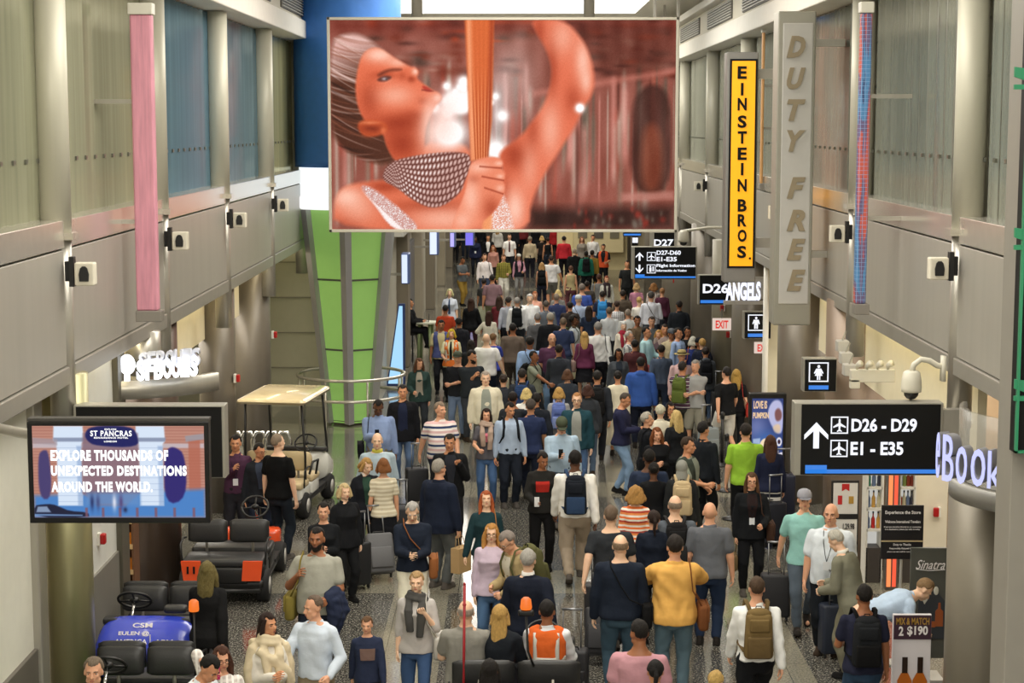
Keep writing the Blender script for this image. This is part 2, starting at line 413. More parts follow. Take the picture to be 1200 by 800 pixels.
def body_mesh(pose, hb, hy, hp, fine):
    key = (pose, hb, hy, hp, fine)
    if key in BODY: return BODY[key]
    S = skel(pose, hb, hy, hp); mb = MB(); fat = {'m': 1, 'f': .88, 'h': 1.18, 'c': .85}[hb]
    add_torso(mb, S, hb)
    HM = head_mb(mb, S['H'], hb)
    mb.caps(S['M'] @ Vector((0, .018, 1.42)), S['H'] @ Vector((0, .006, .055)), .060*fat**.5, .051*fat**.5, 16)
    for k in 'rl':
        mb.caps(S['M'] @ Vector((.06*(-1 if k == 'r' else 1), .012, 1.398)), S['sh'+k], .034*fat, .038*fat)
        mb.caps(S['sh'+k], S['el'+k], .045*fat, .041*fat); mb.caps(S['el'+k], S['wr'+k], .043*fat, .026*fat**.5)
        mb.caps(S['hip'+k], S['kn'+k], .088*fat, .057*fat); mb.caps(S['kn'+k], S['an'+k], .056*fat, .036*fat)
        f = math.radians(S['fp'+k]); an = S['an'+k]
        mb.caps(an+Vector((0, .02, -.045)), an+Vector((0, -.15*math.cos(f), -.05-.15*math.sin(f))), .034, .026)
    me = remesh(mb, 'person', .0095 if fine else .014, 1)
    n = len(me.vertices); a = np.empty(n*3); me.vertices.foreach_get('co', a); a = a.reshape(-1, 3)
    vs = [a]; fs = [list(p.vertices) for p in me.polygons]
    for s_, k in ((-1, 'r'), (1, 'l')):
        z = (S['wr'+k]-S['el'+k]).normalized()
        pref = Vector((0, -1, 0)) if z.z < -.75 else Vector((-s_*.25, 0, 1))
        if abs(z.dot(pref)) > .85: pref = Vector((-s_, -.3, 0))
        x = (pref-z*pref.dot(z)).normalized(); y = z.cross(x)
        hv, hf = hand_data(k == 'l', 1.0 if z.z < -.75 else 1.8)
        B = np.array([x, y, z]); hk = {'m': 1, 'f': .9, 'h': 1.05, 'c': .9}[hb]
        base = sum(len(v) for v in vs)
        vs.append(hv@B*hk+np.array(S['wr'+k])); fs += [[i+base for i in f] for f in hf]
    out = bpy.data.meshes.new('person'); out.from_pydata(np.concatenate(vs).tolist(), [], fs); out.update(); out.shade_smooth()
    out.materials.append(None); bpy.data.meshes.remove(me)
    BODY[key] = (out, S); return BODY[key]
GAR = {}
SLEEVE = dict(tee=.62, polo=.66, sshirt=.72, tank=0, vest=0, shirt=2, sweater=2, jacket=2, blazer=2, hoodie=2, blouse=1.3, coat=2)
OFFS = dict(tee=.014, polo=.016, sshirt=.020, tank=.012, vest=.034, shirt=.018, sweater=.022, jacket=.032, blazer=.030, hoodie=.030, blouse=.018, coat=.034)
HEM = dict(tee=.86, polo=.85, sshirt=.84, tank=.88, vest=.86, shirt=.90, sweater=.86, jacket=.82, blazer=.78, hoodie=.82, blouse=.84, coat=.60)
def top_mesh(kind, pose, hb):
    key = (kind, pose, hb)
    if key in GAR: return GAR[key]
    S = skel(pose, hb); mb = MB(); o = OFFS[kind]; fat = {'m': 1, 'f': .88, 'h': 1.18, 'c': .85}[hb]
    hem = HEM[kind]
    if POSES[pose].get('sit'): hem = max(hem, .86)
    add_torso(mb, S, hb, o, max(hem, .80), {'tank': 1.42, 'sweater': 1.462, 'tee': 1.450}.get(kind, 1.455), .12 if hem < .88 else .02)
    if hem < .80:
        M = S['M']; h0, d0, y0 = xf(.82, hb); sp = .12*(.82-hem)
        mb.loft([ring(h0+o+.02+sp*t, d0+o+.02+sp*t*1.4, y0, .84-(.84-hem)*t, 28, M) for t in (0, .3, .6, 1)])
    f = SLEEVE[kind]
    for k in 'rl':
        if not f: continue
        a, e, h_ = S['sh'+k], S['el'+k], S['wr'+k]
        mb.caps(S['M'] @ Vector((.065*(-1 if k == 'r' else 1), .012, 1.402)), a+Vector((0, 0, -.002)), .043*fat+o*.75, .046*fat+o*.75)
        t = min(f, 1); q = a+(e-a)*t
        mb.caps(a, q, (.049*fat+o*.75), (.051+(.044-.051)*t)*fat+o*(1.2 if f < 1 else .9))
        if f > 1:
            t = (f-1)*.97; mb.caps(e, e+(h_-e)*t, .044*fat+o, .030*fat+o*.85)
    if kind in ('polo', 'sshirt', 'shirt', 'jacket', 'blazer', 'coat', 'hoodie'):
        M = S['M']
        mb.loft([ring(.086*fat, .076*fat, .012, 1.43, 20, M), ring(.074*fat, .068*fat, .014, 1.465, 20, M), ring(.068*fat, .063*fat, .018, 1.492, 20, M)])
    if kind == 'hoodie':
        M = S['M']; mb.ell((0, .10, 1.45), (.10, .06, .07), M=M)
    if kind in ('vest', 'tank'):
        for s_ in (-1, 1):
            mb.caps(S['M'] @ Vector((s_*.10, .01, 1.44)), S['M'] @ Vector((s_*(SHO[hb]-.05), .01, 1.415)), .03+o*.5, .04+o*.6)
    me = remesh(mb, kind, .012, 3, {'shirt': .010, 'sshirt': .009, 'jacket': .010, 'coat': .010, 'blouse': .008}.get(kind, .0065), hash((pose, len(kind))) % 97 if False else len(pose)*7+len(kind))
    me.materials.append(None); GAR[key] = me; return me
def bottom_mesh(kind, pose, hb):
    key = (kind, pose, hb)
    if key in GAR: return GAR[key]
    S = skel(pose, hb); mb = MB(); fat = {'m': 1, 'f': .92, 'h': 1.14, 'c': .85}[hb]; dz = POSES[pose].get('dz', 0)
    M0 = Matrix.Translation((0, 0, dz)); rr = []
    for z in (.765, .80, .86, .90, .95, 1.0):
        hw, hd, yc = xf(z, hb); k_ = .011 if z > .78 else -.012; rr.append(ring((hw+k_), (hd+k_), yc, z, 28, M0))
    mb.loft(rr)
    if kind in ('skirt', 'longskirt') and not POSES[pose].get('sit'):
        zb = .52 if kind == 'skirt' else .22; hw, hd, yc = xf(.85, hb)
        mb.loft([ring(hw+.02+(.05 if kind == 'skirt' else .06)*t, hd+.02+.07*t, yc, .86-(.86-zb)*t, 28, M0) for t in (0, .25, .6, 1)])
    else:
        lo = {'jeans': .013, 'trousers': .019, 'slim': .006, 'shorts': .03}.get(kind, .015)
        for k in 'rl':
            a, e, h_ = S['hip'+k], S['kn'+k], S['an'+k]
            mb.caps(a, a+(e-a)*(1 if kind != 'shorts' else .95), .090*fat+lo, .060*fat+lo, 18)
            if kind != 'shorts': mb.caps(e, e+(h_-e)*.93, .060*fat+lo, .040*fat+lo*1.3, 18)
    me = remesh(mb, kind, .012, 2, .009, len(pose)*5+len(kind))
    me.materials.append(None); GAR[key] = me; return me
def shoe_mesh(pitch):
    key = ('shoe', pitch)
    if key in GAR: return GAR[key]
    mb = MB(); M = Matrix.Rotation(math.radians(pitch), 4, 'X')
    mb.caps((0, .045, -.045), (0, -.15, -.055), .040, .036, 14, M); mb.caps((0, .02, -.01), (0, -.08, -.045), .043, .038, 14, M)
    mb.rbox((0, -.052, -.078), (.092, .285, .024), .044, 5, M)
    me = remesh(mb, 'shoe', .009, 2); me.materials.append(None); GAR[key] = me; return me
def patch_mesh(kind, pose, hb, off, top):
    """the open front of a jacket, a tie, a vest front, a printed panel: follows the chest"""
    key = ('patch', kind, pose, hb, off, top)
    if key in GAR: return GAR[key]
    S = skel(pose, hb)
    W = dict(inner=lambda t: .16+.30*t**1.3, open=lambda t: .42-.12*t, tie=lambda t: .14-.05*t, print=lambda t: .55,
             lanyard=lambda t: .2, belly=lambda t: .5)[kind]
    z0, z1 = dict(inner=(1.04, 1.455), open=(.86, 1.455), tie=(1.02, 1.45), print=(1.17, 1.33), belly=(.9, 1.45))[kind]
    vs = []; fs = []; nz, nphi = 12, 9
    for i in range(nz+1):
        t = i/nz; z = z0+(z1-z0)*t; hw, hd, yc = xf(z, hb); ph = W(t)
        for j in range(nphi+1):
            a = (j/nphi*2-1)*ph; c, s_ = math.cos(a), math.sin(a)
            o = off+.006
            vs.append(S['M'] @ Vector(((hw+o)*math.copysign(abs(s_)**.86, s_), yc-(hd+o)*abs(c)**.86, z)))
    for i in range(nz):
        for j in range(nphi): q = i*(nphi+1)+j; fs.append((q, q+1, q+nphi+2, q+nphi+1))
    me = MB().add(vs, fs).mesh(kind); me.shade_smooth(); me.materials.append(None); GAR[key] = me; return me
def hair_mesh(kind, seed=0):
    key = ('hair', kind, seed)
    if key in GAR: return GAR[key]
    mb = MB(); n, m = 36, 26
    C = Vector((0, .012, .150)); R = Vector((.073, .092, .096))
    def thick(x, y, z):      # direction on the unit sphere -> hair thickness (negative = no hair)
        front = -y
        line = .52 if kind not in ('receding',) else .86      # height of the hairline in front
        side = abs(x)
        q_ = min(1, max(0, (front-.06)/.24)); q_ = q_*q_*(3-2*q_)
        hl = -.36+q_*(.86 if side < .45 else .86+.10*min(1, (side-.45)*4)) - max(0, -front)*.42
        if kind in ('bald',): return -.02
        if kind == 'fringe': return .007 if (z < .30 and z > -.55 and front < .20) else -.02
        if kind == 'receding': hl += q_*.28
        if abs(x) > .72 and y < .38 and z < .0: hl += .42
        hl += .05*math.sin(x*17)+.04*math.sin(x*41+y*9)
        if z < hl: return -.02
        if kind == 'buzz': return .005
        t = {'short': .017, 'receding': .011, 'messy': .028, 'afro': .045, 'crop': .010}.get(kind, .019)
        return t*min(1, .30+(z-hl)*1.5)*(1 if z > .1 else .8)
    rings = []
    for i in range(m+1):
        t = PI*i/m; zz = -math.cos(t); rr = max(math.sin(t), .01); ring_ = []
        for j in range(n):
            x, y = rr*math.cos(2*PI*j/n), rr*math.sin(2*PI*j/n); th = thick(x, y, zz)
            ring_.append((C.x+x*(R.x+th), C.y+y*(R.y+th), C.z+zz*(R.z+(th if zz > -.3 else th*.3))))
        rings.append(ring_)
    mb.loft(rings)
    if kind in ('long', 'wavy', 'curly', 'bob', 'straightback'):
        zb = {'long': -.20, 'wavy': -.17, 'curly': .0, 'bob': .035, 'straightback': -.24}[kind]; wd = {'curly': .035, 'wavy': .012, 'bob': .014}.get(kind, 0)
        rr = []
        for t in (0, .2, .45, .7, .9, 1):
            z = .17-(.17-zb)*t
            rr.append(ring(.080+wd+.012*math.sin(t*3.1)-(.03*(t > .92)), .052+wd*.6-.018*t, .045+.055*min(1, t*1.3), z, 20))
        mb.loft(rr)
        for s_ in (-1, 1):
            zz = zb+.02 if kind != 'straightback' else .02
            pts = [(s_*.062, -.03, .20), (s_*.082, -.012, .13), (s_*(.088+wd), .0, .05), (s_*(.092+wd), -.015 if zz < -.05 else .01, min(zz+.10, .03)), (s_*(.085+wd), -.035 if zz < -.05 else .01, zz)]
            mb.tube(pts, [.018, .024+wd*.4, .028+wd*.5, .028+wd*.3, .012], 12)
    if kind == 'curly': mb.ell((0, .02, .15), (.112, .112, .112))
    if kind == 'bun': mb.ell((0, .115, .17), (.036, .034, .036))
    if kind == 'topbun': mb.ell((0, .06, .262), (.034, .034, .030))
    if kind == 'pony':
        mb.ell((0, .105, .18), (.022, .022, .022)); mb.tube([(0, .11, .18), (0, .150, .13), (.01, .150, .03), (0, .135, -.08)], [.016, .026, .024, .008], 12)
    fo = {'curly': .006, 'afro': .006, 'messy': .005, 'wavy': .005, 'short': .0036}.get(kind, .0026)
    me = remesh(mb, 'hair', .0075, 2, fo, 5+seed, 2.2)
    me.materials.append(None); GAR[key] = me; return me
def small_mesh(kind):
    key = ('small', kind)
    if key in GAR: return GAR[key]
    mb = MB()
    if kind == 'eyes':
        mb.ell((0, -.0665, .128), (.0150, .0100, .0078), 14, 8)
        mb.cur = 1
        mb.ell((0, -.0735, .128), (.0066, .0050, .0068), 12, 6)
    elif kind == 'eyebrows':
        for s_ in (-1, 1): mb.tube([(s_*.014, -.0895, .148), (s_*.031, -.0865, .153), (s_*.048, -.074, .148)], [.0035, .005, .0025], 8)
    elif kind == 'lips':
        mb.ell((0, -.0975, .0735), (.0215, .0055, .0048), 14, 6); mb.ell((0, -.0965, .0655), (.018, .006, .0055), 14, 6)
    elif kind == 'glasses':
        for s_ in (-1, 1):
            pts = [(s_*.032+.021*math.cos(a), -.104, .127+.016*math.sin(a)) for a in [2*PI*k/16 for k in range(17)]]; mb.tube(pts, .0024, 6)
            mb.tube([(s_*.053, -.102, .130), (s_*.078, -.05, .132), (s_*.080, .01, .128)], .0022, 6)
        mb.tube([(-.011, -.106, .130), (.011, -.106, .130)], .0022, 6)
    elif kind in ('beard', 'goatee'):
        n, m = 30, 18; C = (0, -.026, .088); R = (.056, .066, .082); rings = []
        for i in range(m+1):
            t = PI*i/m; zz = -math.cos(t); rr = max(math.sin(t), .01); rg = []
            for j in range(n):
                x, y = rr*math.cos(2*PI*j/n), rr*math.sin(2*PI*j/n)
                ok = (zz < .05 and y < .35 and not (abs(x) < .3 and y < -.3 and -.28 < zz < -.08))
                if zz > -.1 and abs(x) < .62: ok = False
                th = .009 if ok else -.02; rg.append((C[0]+x*(R[0]+th), C[1]+y*(R[1]+th), C[2]+zz*(R[2]+th*.6)))
            rings.append(rg)
        mb.loft(rings); mb.ell((0, -.066, .036), (.034, .032, .030))
    elif kind == 'cap':
        mb.lathe([(.086, .155), (.090, .175), (.086, .21), (.068, .245), (.035, .262), (.004, .266)], n=28, M=Matrix.Translation((0, .008, 0)) @ Matrix.Diagonal((1, 1.16, 1, 1)))
        pts = [(-.07, -.075), (-.065, -.12), (-.04, -.158), (0, -.17), (.04, -.158), (.065, -.12), (.07, -.075)]
        mb.prism(pts, (0, 0, .158), (1, 0, 0), (0, 1, 0), (0, 0, .007))
    elif kind == 'sunhat':
        mb.lathe([(.165, .185), (.168, .192), (.095, .20), (.090, .255), (.07, .275), (.004, .278)], n=30)
    elif kind == 'hatband': mb.lathe([(.098, .198), (.098, .225), (.092, .225)], n=30)
    elif kind == 'knitcap': mb.ell((0, .012, .165), (.084, .104, .100))
    elif kind == 'headscarf': mb.ell((0, .018, .15), (.090, .108, .112)); mb.caps((0, .03, .08), (0, .04, -.02), .085, .10)
    elif kind == 'headphones':
        mb.tube([(-.09*math.cos(a), .012, .14+.118*math.sin(a)) for a in [PI*k/12 for k in range(13)]], .008, 8)
        for s_ in (-1, 1): mb.ell((s_*.088, .01, .12), (.014, .028, .034))
    me = mb.mesh(kind); me.shade_smooth(); me.materials.append(None)
    if kind == 'eyes': me.materials.append(None); me.polygons.foreach_set('material_index', mb.mi)
    if kind in ('beard', 'headscarf', 'goatee'):
        GAR[key] = remesh(mb, kind, .0065, 2, .0015); GAR[key].materials.append(None)
    else: GAR[key] = me
    return GAR[key]
SKIN = {0: 'e8bfa0', 1: 'dba585', 2: 'c98f6a', 3: '9a6545', 4: '63402b', 5: 'efcbb2'}
def skinmat(k):
    m = mat('skin_tone_%d' % k, SKIN[k], .5, bump=.04, bscale=60, spec=.35, vscale=12)
    b = m.node_tree.nodes['Principled BSDF']; b.inputs['Subsurface Weight'].default_value = .08
    b.inputs['Subsurface Radius'].default_value = (.02, .008, .004)
    return m
def hairmat(h): return mat('hair_'+h, h, .6, bump=.8, bscale=40, var=.55, spec=.3, aniso=(4, 4, 1), vscale=22)
def put(me, name, m, parent, M=None, slot2=None, label=None):
    o = bpy.data.objects.new(name, me); COL.objects.link(o); o.parent = parent
    if M is not None: o.matrix_local = M
    o.material_slots[0].link = 'OBJECT'; o.material_slots[0].material = m
    if slot2 is not None: o.material_slots[1].link = 'OBJECT'; o.material_slots[1].material = slot2
    if label: o['label'] = label
    return o
def fabric(spec):
    if spec.startswith('st:'):
        cols = spec[3:].split('-'); sc_ = 9
        if cols[0][0] == 'x': sc_ = float(cols[0][1:]); cols = cols[1:]
        return stripes_mat('striped_'+spec[3:], [(1, c) for c in cols], sc_)
    if spec.startswith('ck:'):
        a, b, c = spec[3:].split('-')[:3]; return checks_mat('checked_'+spec[3:], a, b, c)
    return cloth(spec)
EXTRAS = []
PEOPLE = []
def person(x, y, h, yaw, pose, hb, skin, hair, top, bottom, extras, label, loc=None):
    hk, hc = hair.split(':') if ':' in hair else (hair, '222222')
    ex = dict((e.split('=', 1)+[''])[:2] for e in extras.split(',') if e)
    hy, hp = 0, None
    if 'ht' in ex: hy, hp = [int(v) for v in ex['ht'].split('/')]
    if loc is None:
        sitdz = POSES[pose].get('dz', 0) if POSES[pose].get('sit') else 0
        zt = h+sitdz*h/1.75
        if pose == 'bend': zt = h*.70
        loc = atZ(x, y, zt); loc.z = 0
        if pose == 'bend': loc += Vector((-math.sin(math.radians(yaw)), 0, 0))*.45
    dist = loc.y; fine = dist < 34
    body, S = body_mesh(pose, hb, hy if dist < 60 else 0, hp, fine)
    S = skel(pose, hb, hy if dist < 60 else 0, hp)
    r = bpy.data.objects.new('person', body); COL.objects.link(r)
    s_ = h/1.75
    # facing: yaw 0 looks at the camera, 90 looks to the right of the picture
    r.location = loc; r.rotation_euler = (0, 0, math.radians(yaw)); r.scale = (s_,)*3
    if hb == 'c': s_ = h/1.75
    tag(r, label, 'person', 'people in the concourse crowd')
    r.material_slots[0].link = 'OBJECT'; r.material_slots[0].material = skinmat(skin)
    tk, tc = top.split(':', 1); bk, bc = bottom.split(':', 1)
    names = dict(tee='t_shirt', polo='polo_shirt', sshirt='shirt', shirt='shirt', sweater='sweater', jacket='jacket', blazer='jacket', hoodie='hoodie', blouse='blouse', coat='coat', tank='tank_top', vest='vest')
    if tk == 'vest':
        put(top_mesh('sshirt' if ex.get('sl') != 'long' else 'shirt', pose, hb), 'shirt', fabric(ex.get('inner', 'e8e4da')), r)
    put(top_mesh(tk, pose, hb), names[tk], fabric(tc), r)
    if bk in ('skirt', 'longskirt'): put(bottom_mesh(bk, pose, hb), 'skirt', fabric(bc), r)
    else: put(bottom_mesh(bk, pose, hb), {'slim': 'trousers'}.get(bk, bk), fabric(bc), r)
    sc_h = ex.get('shoe', random.choice(['1c1a18', '2a2522', '3a2c22', '151515', '55504a']))
    for k in 'rl':
        put(shoe_mesh(int(S['fp'+k])), 'shoe', cloth(sc_h), r, Matrix.Translation(S['an'+k]))
    hk_ = {'m': 1, 'h': 1.05, 'f': .95, 'c': .93}[hb]
    if hb == 'c' or h < 1.5: pass
    HM = S['H'] @ Matrix.Scale(hk_, 4)
    o = OFFS[tk]
    if hk not in ('none', 'bald', 'headscarf'): put(hair_mesh(hk, 0), 'hair', hairmat(hc), r, HM)
    if hk == 'headscarf': put(small_mesh('headscarf'), 'headscarf', cloth(hc), r, HM)
    fy = ((yaw+hy+180) % 360)-180
    if abs(fy) < 110 and dist < 60:
        [put(small_mesh('eyes'), 'eye', mat('eye_white', 'a89c92', .4), r, HM @ Matrix.Translation((q_*.031, 0, 0)), mat('eye_dark', '1d1612', .3)) for q_ in (-1, 1)]
        put(small_mesh('eyebrows'), 'eyebrows', hairmat(hc if hk not in ('bald', 'headscarf') else '5a4a3c'), r, HM)
        put(small_mesh('lips'), 'lips', mat('lips_%d' % skin, {0: 'c07868', 1: 'b4705c', 2: '9c5a48', 3: '6e4034', 4: '4a2a24', 5: 'c98078'}[skin], .45), r, HM)
    for k, nm in (('cap', 'cap'), ('knit', 'knitted_cap'), ('hat', 'hat'), ('beard', 'beard')):
        if k in ex:
            c = ex[k]
            put(small_mesh({'cap': 'cap', 'knit': 'knitcap', 'hat': 'sunhat', 'beard': 'beard'}[k]), nm, hairmat(c) if k == 'beard' else cloth(c), r, HM)
            if k == 'hat': put(small_mesh('hatband'), 'hat_band', cloth('2a2018'), r, HM)
    if 'glasses' in ex: put(small_mesh('glasses'), 'glasses', BLACK, r, HM)
    if 'phones' in ex: put(small_mesh('headphones'), 'headphones', BLACK, r, HM)
    if 'inner' in ex and tk in ('jacket', 'blazer', 'hoodie', 'coat', 'vest') and abs(fy) < 120:
        put(patch_mesh('open' if 'open' in ex else 'inner', pose, hb, o, 0), 'shirt_front', fabric(ex['inner']), r)
    if 'tie' in ex: put(patch_mesh('tie', pose, hb, o+.006, 0), 'tie', cloth(ex['tie']), r)
    if 'print' in ex: put(patch_mesh('print', pose, hb, o, 0), 'printed_panel', fabric(ex['print']), r)
    if 'wcollar' in ex:
        key = ('wc', pose, hb)
        if key not in GAR:
            q = MB(); M = S['M']; fat = {'m': 1, 'f': .88, 'h': 1.18, 'c': .85}[hb]
            q.loft([ring(.076*fat, .070*fat, .014, 1.455, 20, M), ring(.067*fat, .062*fat, .018, 1.512, 20, M)]); GAR[key] = q.mesh('collar'); GAR[key].shade_smooth(); GAR[key].materials.append(None)
        put(GAR[key], 'collar', cloth(ex['wcollar'] or 'f2f0ea'), r)
    if 'hivis' in ex:   # reflective bands on a safety vest
        key = ('hv', tk, pose, hb)
        if key not in GAR:
            q = MB(); M = S['M']
            for z in (1.00, 1.13):
                hw, hd, yc = xf(z, hb); q.loft([ring(hw+o+.006, hd+o+.006, yc, z, 28, M), ring(hw+o+.006, hd+o+.006, yc, z+.05, 28, M)])
            for sx in (-1, 1):
                for sy in (-1, 1):
                    pts = [];
                    for z in (.92, 1.1, 1.25, 1.36, 1.43):
                        hw, hd, yc = xf(z, hb); pts.append(M @ Vector((sx*.11, yc+sy*((hd+o)*math.sqrt(max(0, 1-(.11/(hw+o))**2.3))+.004), z)))
                    q.tube(pts, .006, 6, flat=4)
            GAR[key] = q.mesh('reflective_band'); GAR[key].shade_smooth(); GAR[key].materials.append(None)
        put(GAR[key], 'reflective_band', mat('reflective_tape', 'c9c9c0', .35), r, label='silver reflective band')
    if 'scarf' in ex or 'shawl' in ex:
        key = ('scarf', pose, hb, 'shawl' in ex)
        if key not in GAR:
            q = MB(); M = S['M']; big = 'shawl' in ex
            for z, rr_ in ((1.47, .085), (1.445, .10), (1.50, .075)):
                q.tube([M @ Vector((rr_*1.15*math.cos(a), .004+rr_*math.sin(a)-.01, z-.02*math.sin(a+1))) for a in [2*PI*k/18 for k in range(19)]], .024 if not big else .03, 8)
            for sx in ((-1, 1) if not big else (-1, 1)):
                q.tube([M @ Vector(p) for p in ((sx*.075, -.07, 1.45), (sx*.07, -.15, 1.34), (sx*.06, -.165, 1.2), (sx*.055, -.16, 1.04 if sx > 0 else 1.10))], [.028, .036, .034, .03], 10, flat=1.4)
            if big:
                for sx in (-1, 1): q.tube([M @ Vector(p) for p in ((sx*.07, .01, 1.46), (sx*.155, .0, 1.40), (sx*.20, -.01, 1.2), (sx*.21, -.03, 1.0))], [.04, .06, .065, .05], 12)
                q.tube([M @ Vector(p) for p in ((-.16, .10, 1.42), (0, .14, 1.40), (.16, .10, 1.42))], [.05, .07, .05], 12)
                q.tube([M @ Vector(p) for p in ((-.15, -.11, 1.40), (0, -.16, 1.30), (.15, -.14, 1.16), (.2, -.1, 1.0))], [.04, .05, .05, .04], 12)
            GAR[key] = remesh(q, 'scarf', .011, 2, .006, 3, 1.5); GAR[key].materials.append(None)
        put(GAR[key], 'shawl' if 'shawl' in ex else 'scarf', cloth(ex.get('scarf') or ex.get('shawl')), r)
    if 'lanyard' in ex:
        q = MB(); M = S['M']
        def cp(x_, z): hw, hd, yc = xf(z, hb); return M @ Vector((x_, yc-(hd+o)*math.sqrt(max(0, 1-(x_/(hw+o))**2))-.008, z))
        for sx in (-1, 1): q.tube([cp(sx*.065, 1.46), cp(sx*.05, 1.34), cp(sx*.02, 1.2), cp(0, 1.13)], .004, 6)
        q.build('lanyard', cloth('20242c'), r)
        q = MB(); p = cp(0, 1.08); q.box(p, (.075, .008, .10)); q.build('badge', mat('badge_card', 'd8dce0', .4), r)
    # things people wear or hold stay things of their own
    short = label
    def acc(name, lab, cat, local=(0, 0, 0), group=None):
        t = thing(name, lab, cat, r.matrix_basis @ Vector(local), math.radians(yaw), group, s_); return t
    PEOPLE.append((r, loc, yaw, s_))
    M = S['M']
    if 'backpack' in ex:
        col = ex['backpack']; c2 = None
        if '/' in col: col, c2 = col.split('/')
        t = acc('backpack', 'backpack worn by '+short, 'backpack', group='backpacks on the travellers')
        hw, hd, yc = xf(1.25, hb); yb = yc+hd+o
        q = MB(); q.rbox((0, yb+.075, 1.20), (.30, .15, .46), .06, 6, M, .86); q.ell((0, yb+.07, 1.42), (.125, .065, .06), M=M); q.build('bag_body', cloth(col), t, True)
        q = MB(); q.rbox((0, yb+.165, 1.10), (.24, .06, .22), .028, 5, M); q.build('front_pocket', cloth(c2 or col), t, True)
        q = MB(); q.rbox((0, yb+.150, 1.32), (.20, .05, .13), .024, 5, M); q.build('top_pocket', cloth(col), t, True)
        q = MB(); q.tube([M @ Vector(p) for p in ((-.03, yb+.03, 1.45), (-.025, yb+.04, 1.49), (.025, yb+.04, 1.49), (.03, yb+.03, 1.45))], .006, 6); q.build('handle', cloth('15161a'), t, True)
        fr = xf(1.3, hb); fx = SHO[hb]*.58
        for sx in (-1, 1):
            q = MB(); q.tube([M @ Vector(p) for p in ((sx*.08, yb+.02, 1.43), (sx*fx, .06, 1.485+o), (sx*fx, -.03, 1.485+o), (sx*(fx+.01), fr[2]-fr[1]*.86-o-.01, 1.36), (sx*(fx+.025), fr[2]-fr[1]*.80-o-.012, 1.2), (sx*(SHO[hb]-.03+o), -.02, 1.06), (sx*.13, yb+.02, 1.02))], [.008]*7, 8, flat=2.8); q.build('shoulder_strap', cloth(c2 or col), t, True)
    for side, sx in (('bagl', 1), ('bagr', -1)):
        if side in ex:      # shoulder bag with a strap across the chest
            col = ex[side]; t = acc('shoulder_bag', 'shoulder bag carried by '+short, 'bag', group='shoulder bags of the travellers')
            px_ = sx*(xf(.95, hb)[0]+o+.075)
            q = MB(); q.rbox((px_, .03, .90), (.11, .34, .27), .045, 6, M); q.build('bag_body', cloth(col), t, True)
            q = MB(); q.rbox((px_+sx*.052, .03, .95), (.02, .33, .17), .009, 5, M); q.build('flap', cloth(col), t, True)
            q = MB(); k = 1 if 'cross' in ex else 0
            if k: pts = [(px_, -.10, 1.0), (sx*.10, -(xf(1.15, hb)[1]+o+.02), 1.15), (-sx*.03, -(xf(1.3, hb)[1]+o+.022), 1.30), (-sx*.105, -.07-o, 1.45), (-sx*.11, .02, 1.485+o), (-sx*.10, .10+o, 1.43), (0, xf(1.25, hb)[1]+o+.02, 1.25), (sx*.10, xf(1.1, hb)[1]+o+.02, 1.1), (px_, .14, 1.0)]
            else: pts = [(px_, -.10, 1.0), (sx*(SHO[hb]-.02), -(.13+o), 1.20), (sx*(SHO[hb]-.04), -.07-o, 1.42), (sx*(SHO[hb]-.05), .01, 1.475+o), (sx*(SHO[hb]-.04), .08+o, 1.42), (sx*(SHO[hb]-.02), .14+o, 1.20), (px_, .14, 1.0)]
            q.tube([M @ Vector(p) for p in pts], .007, 8, flat=2.2); q.build('strap', cloth(col), t, True)
    for side, k, sx in (('tote', 'l', 1), ('totr', 'r', -1)):
        if side in ex:
            spec = ex[side]; kind_, col = spec.split('/') if '/' in spec else ('tote_bag', spec)
            wr = S['wr'+k]; t = acc(kind_, kind_.replace('_', ' ')+' held by '+short, 'bag')
            d = (wr-S['el'+k]).normalized(); g = wr+d*.085
            bw, bh = {'tote_bag': (.36, .34), 'paper_bag': (.28, .34), 'handbag': (.32, .22), 'briefcase': (.40, .28), 'carrier_bag': (.26, .30)}.get(kind_, (.3, .3))
            q = MB(); zc = g.z-.17-bh/2
            if kind_ == 'paper_bag': q.box((g.x+sx*.03, g.y, zc), (.14, bw, bh)); q.build('bag_body', mat('kraft_paper', col, .8, bump=.3, bscale=12), t, False, .006)
            else: q.rbox((g.x+sx*.03, g.y, zc), (.12, bw, bh), .04, 5); q.build('bag_body', cloth(col), t, True)
            for dx in (-.035, .035):
                q = MB(); q.tube([(g.x+sx*.03+dx, g.y-bw*.28, zc+bh/2-.02), (g.x+dx*.5, g.y-.045, g.z-.03), (g.x+dx*.3, g.y, g.z), (g.x+dx*.5, g.y+.045, g.z-.03), (g.x+sx*.03+dx, g.y+bw*.28, zc+bh/2-.02)], .006, 6); q.build('handle', cloth(col), t, True)
    for side, k, sx in (('phone', 'r', -1), ('phonel', 'l', 1)):
        if side in ex:
            wr = S['wr'+k]; d = (wr-S['el'+k]).normalized(); g = wr+d*.09+Vector((-sx*.0, 0, .02))
            t = acc('phone', 'phone held by '+short, 'phone', group='phones in the travellers hands')
            q = MB(); q.rbox((g.x, g.y, g.z+.02), (.070, .010, .14), .004, 4); q.build('phone_case', cloth(ex[side] or '101010'), t, True)
            q = MB(); q.box((g.x, g.y+.007, g.z+.02), (.062, .002, .12)); q.build('screen', mat('phone_glass', '20242a', .15), t)
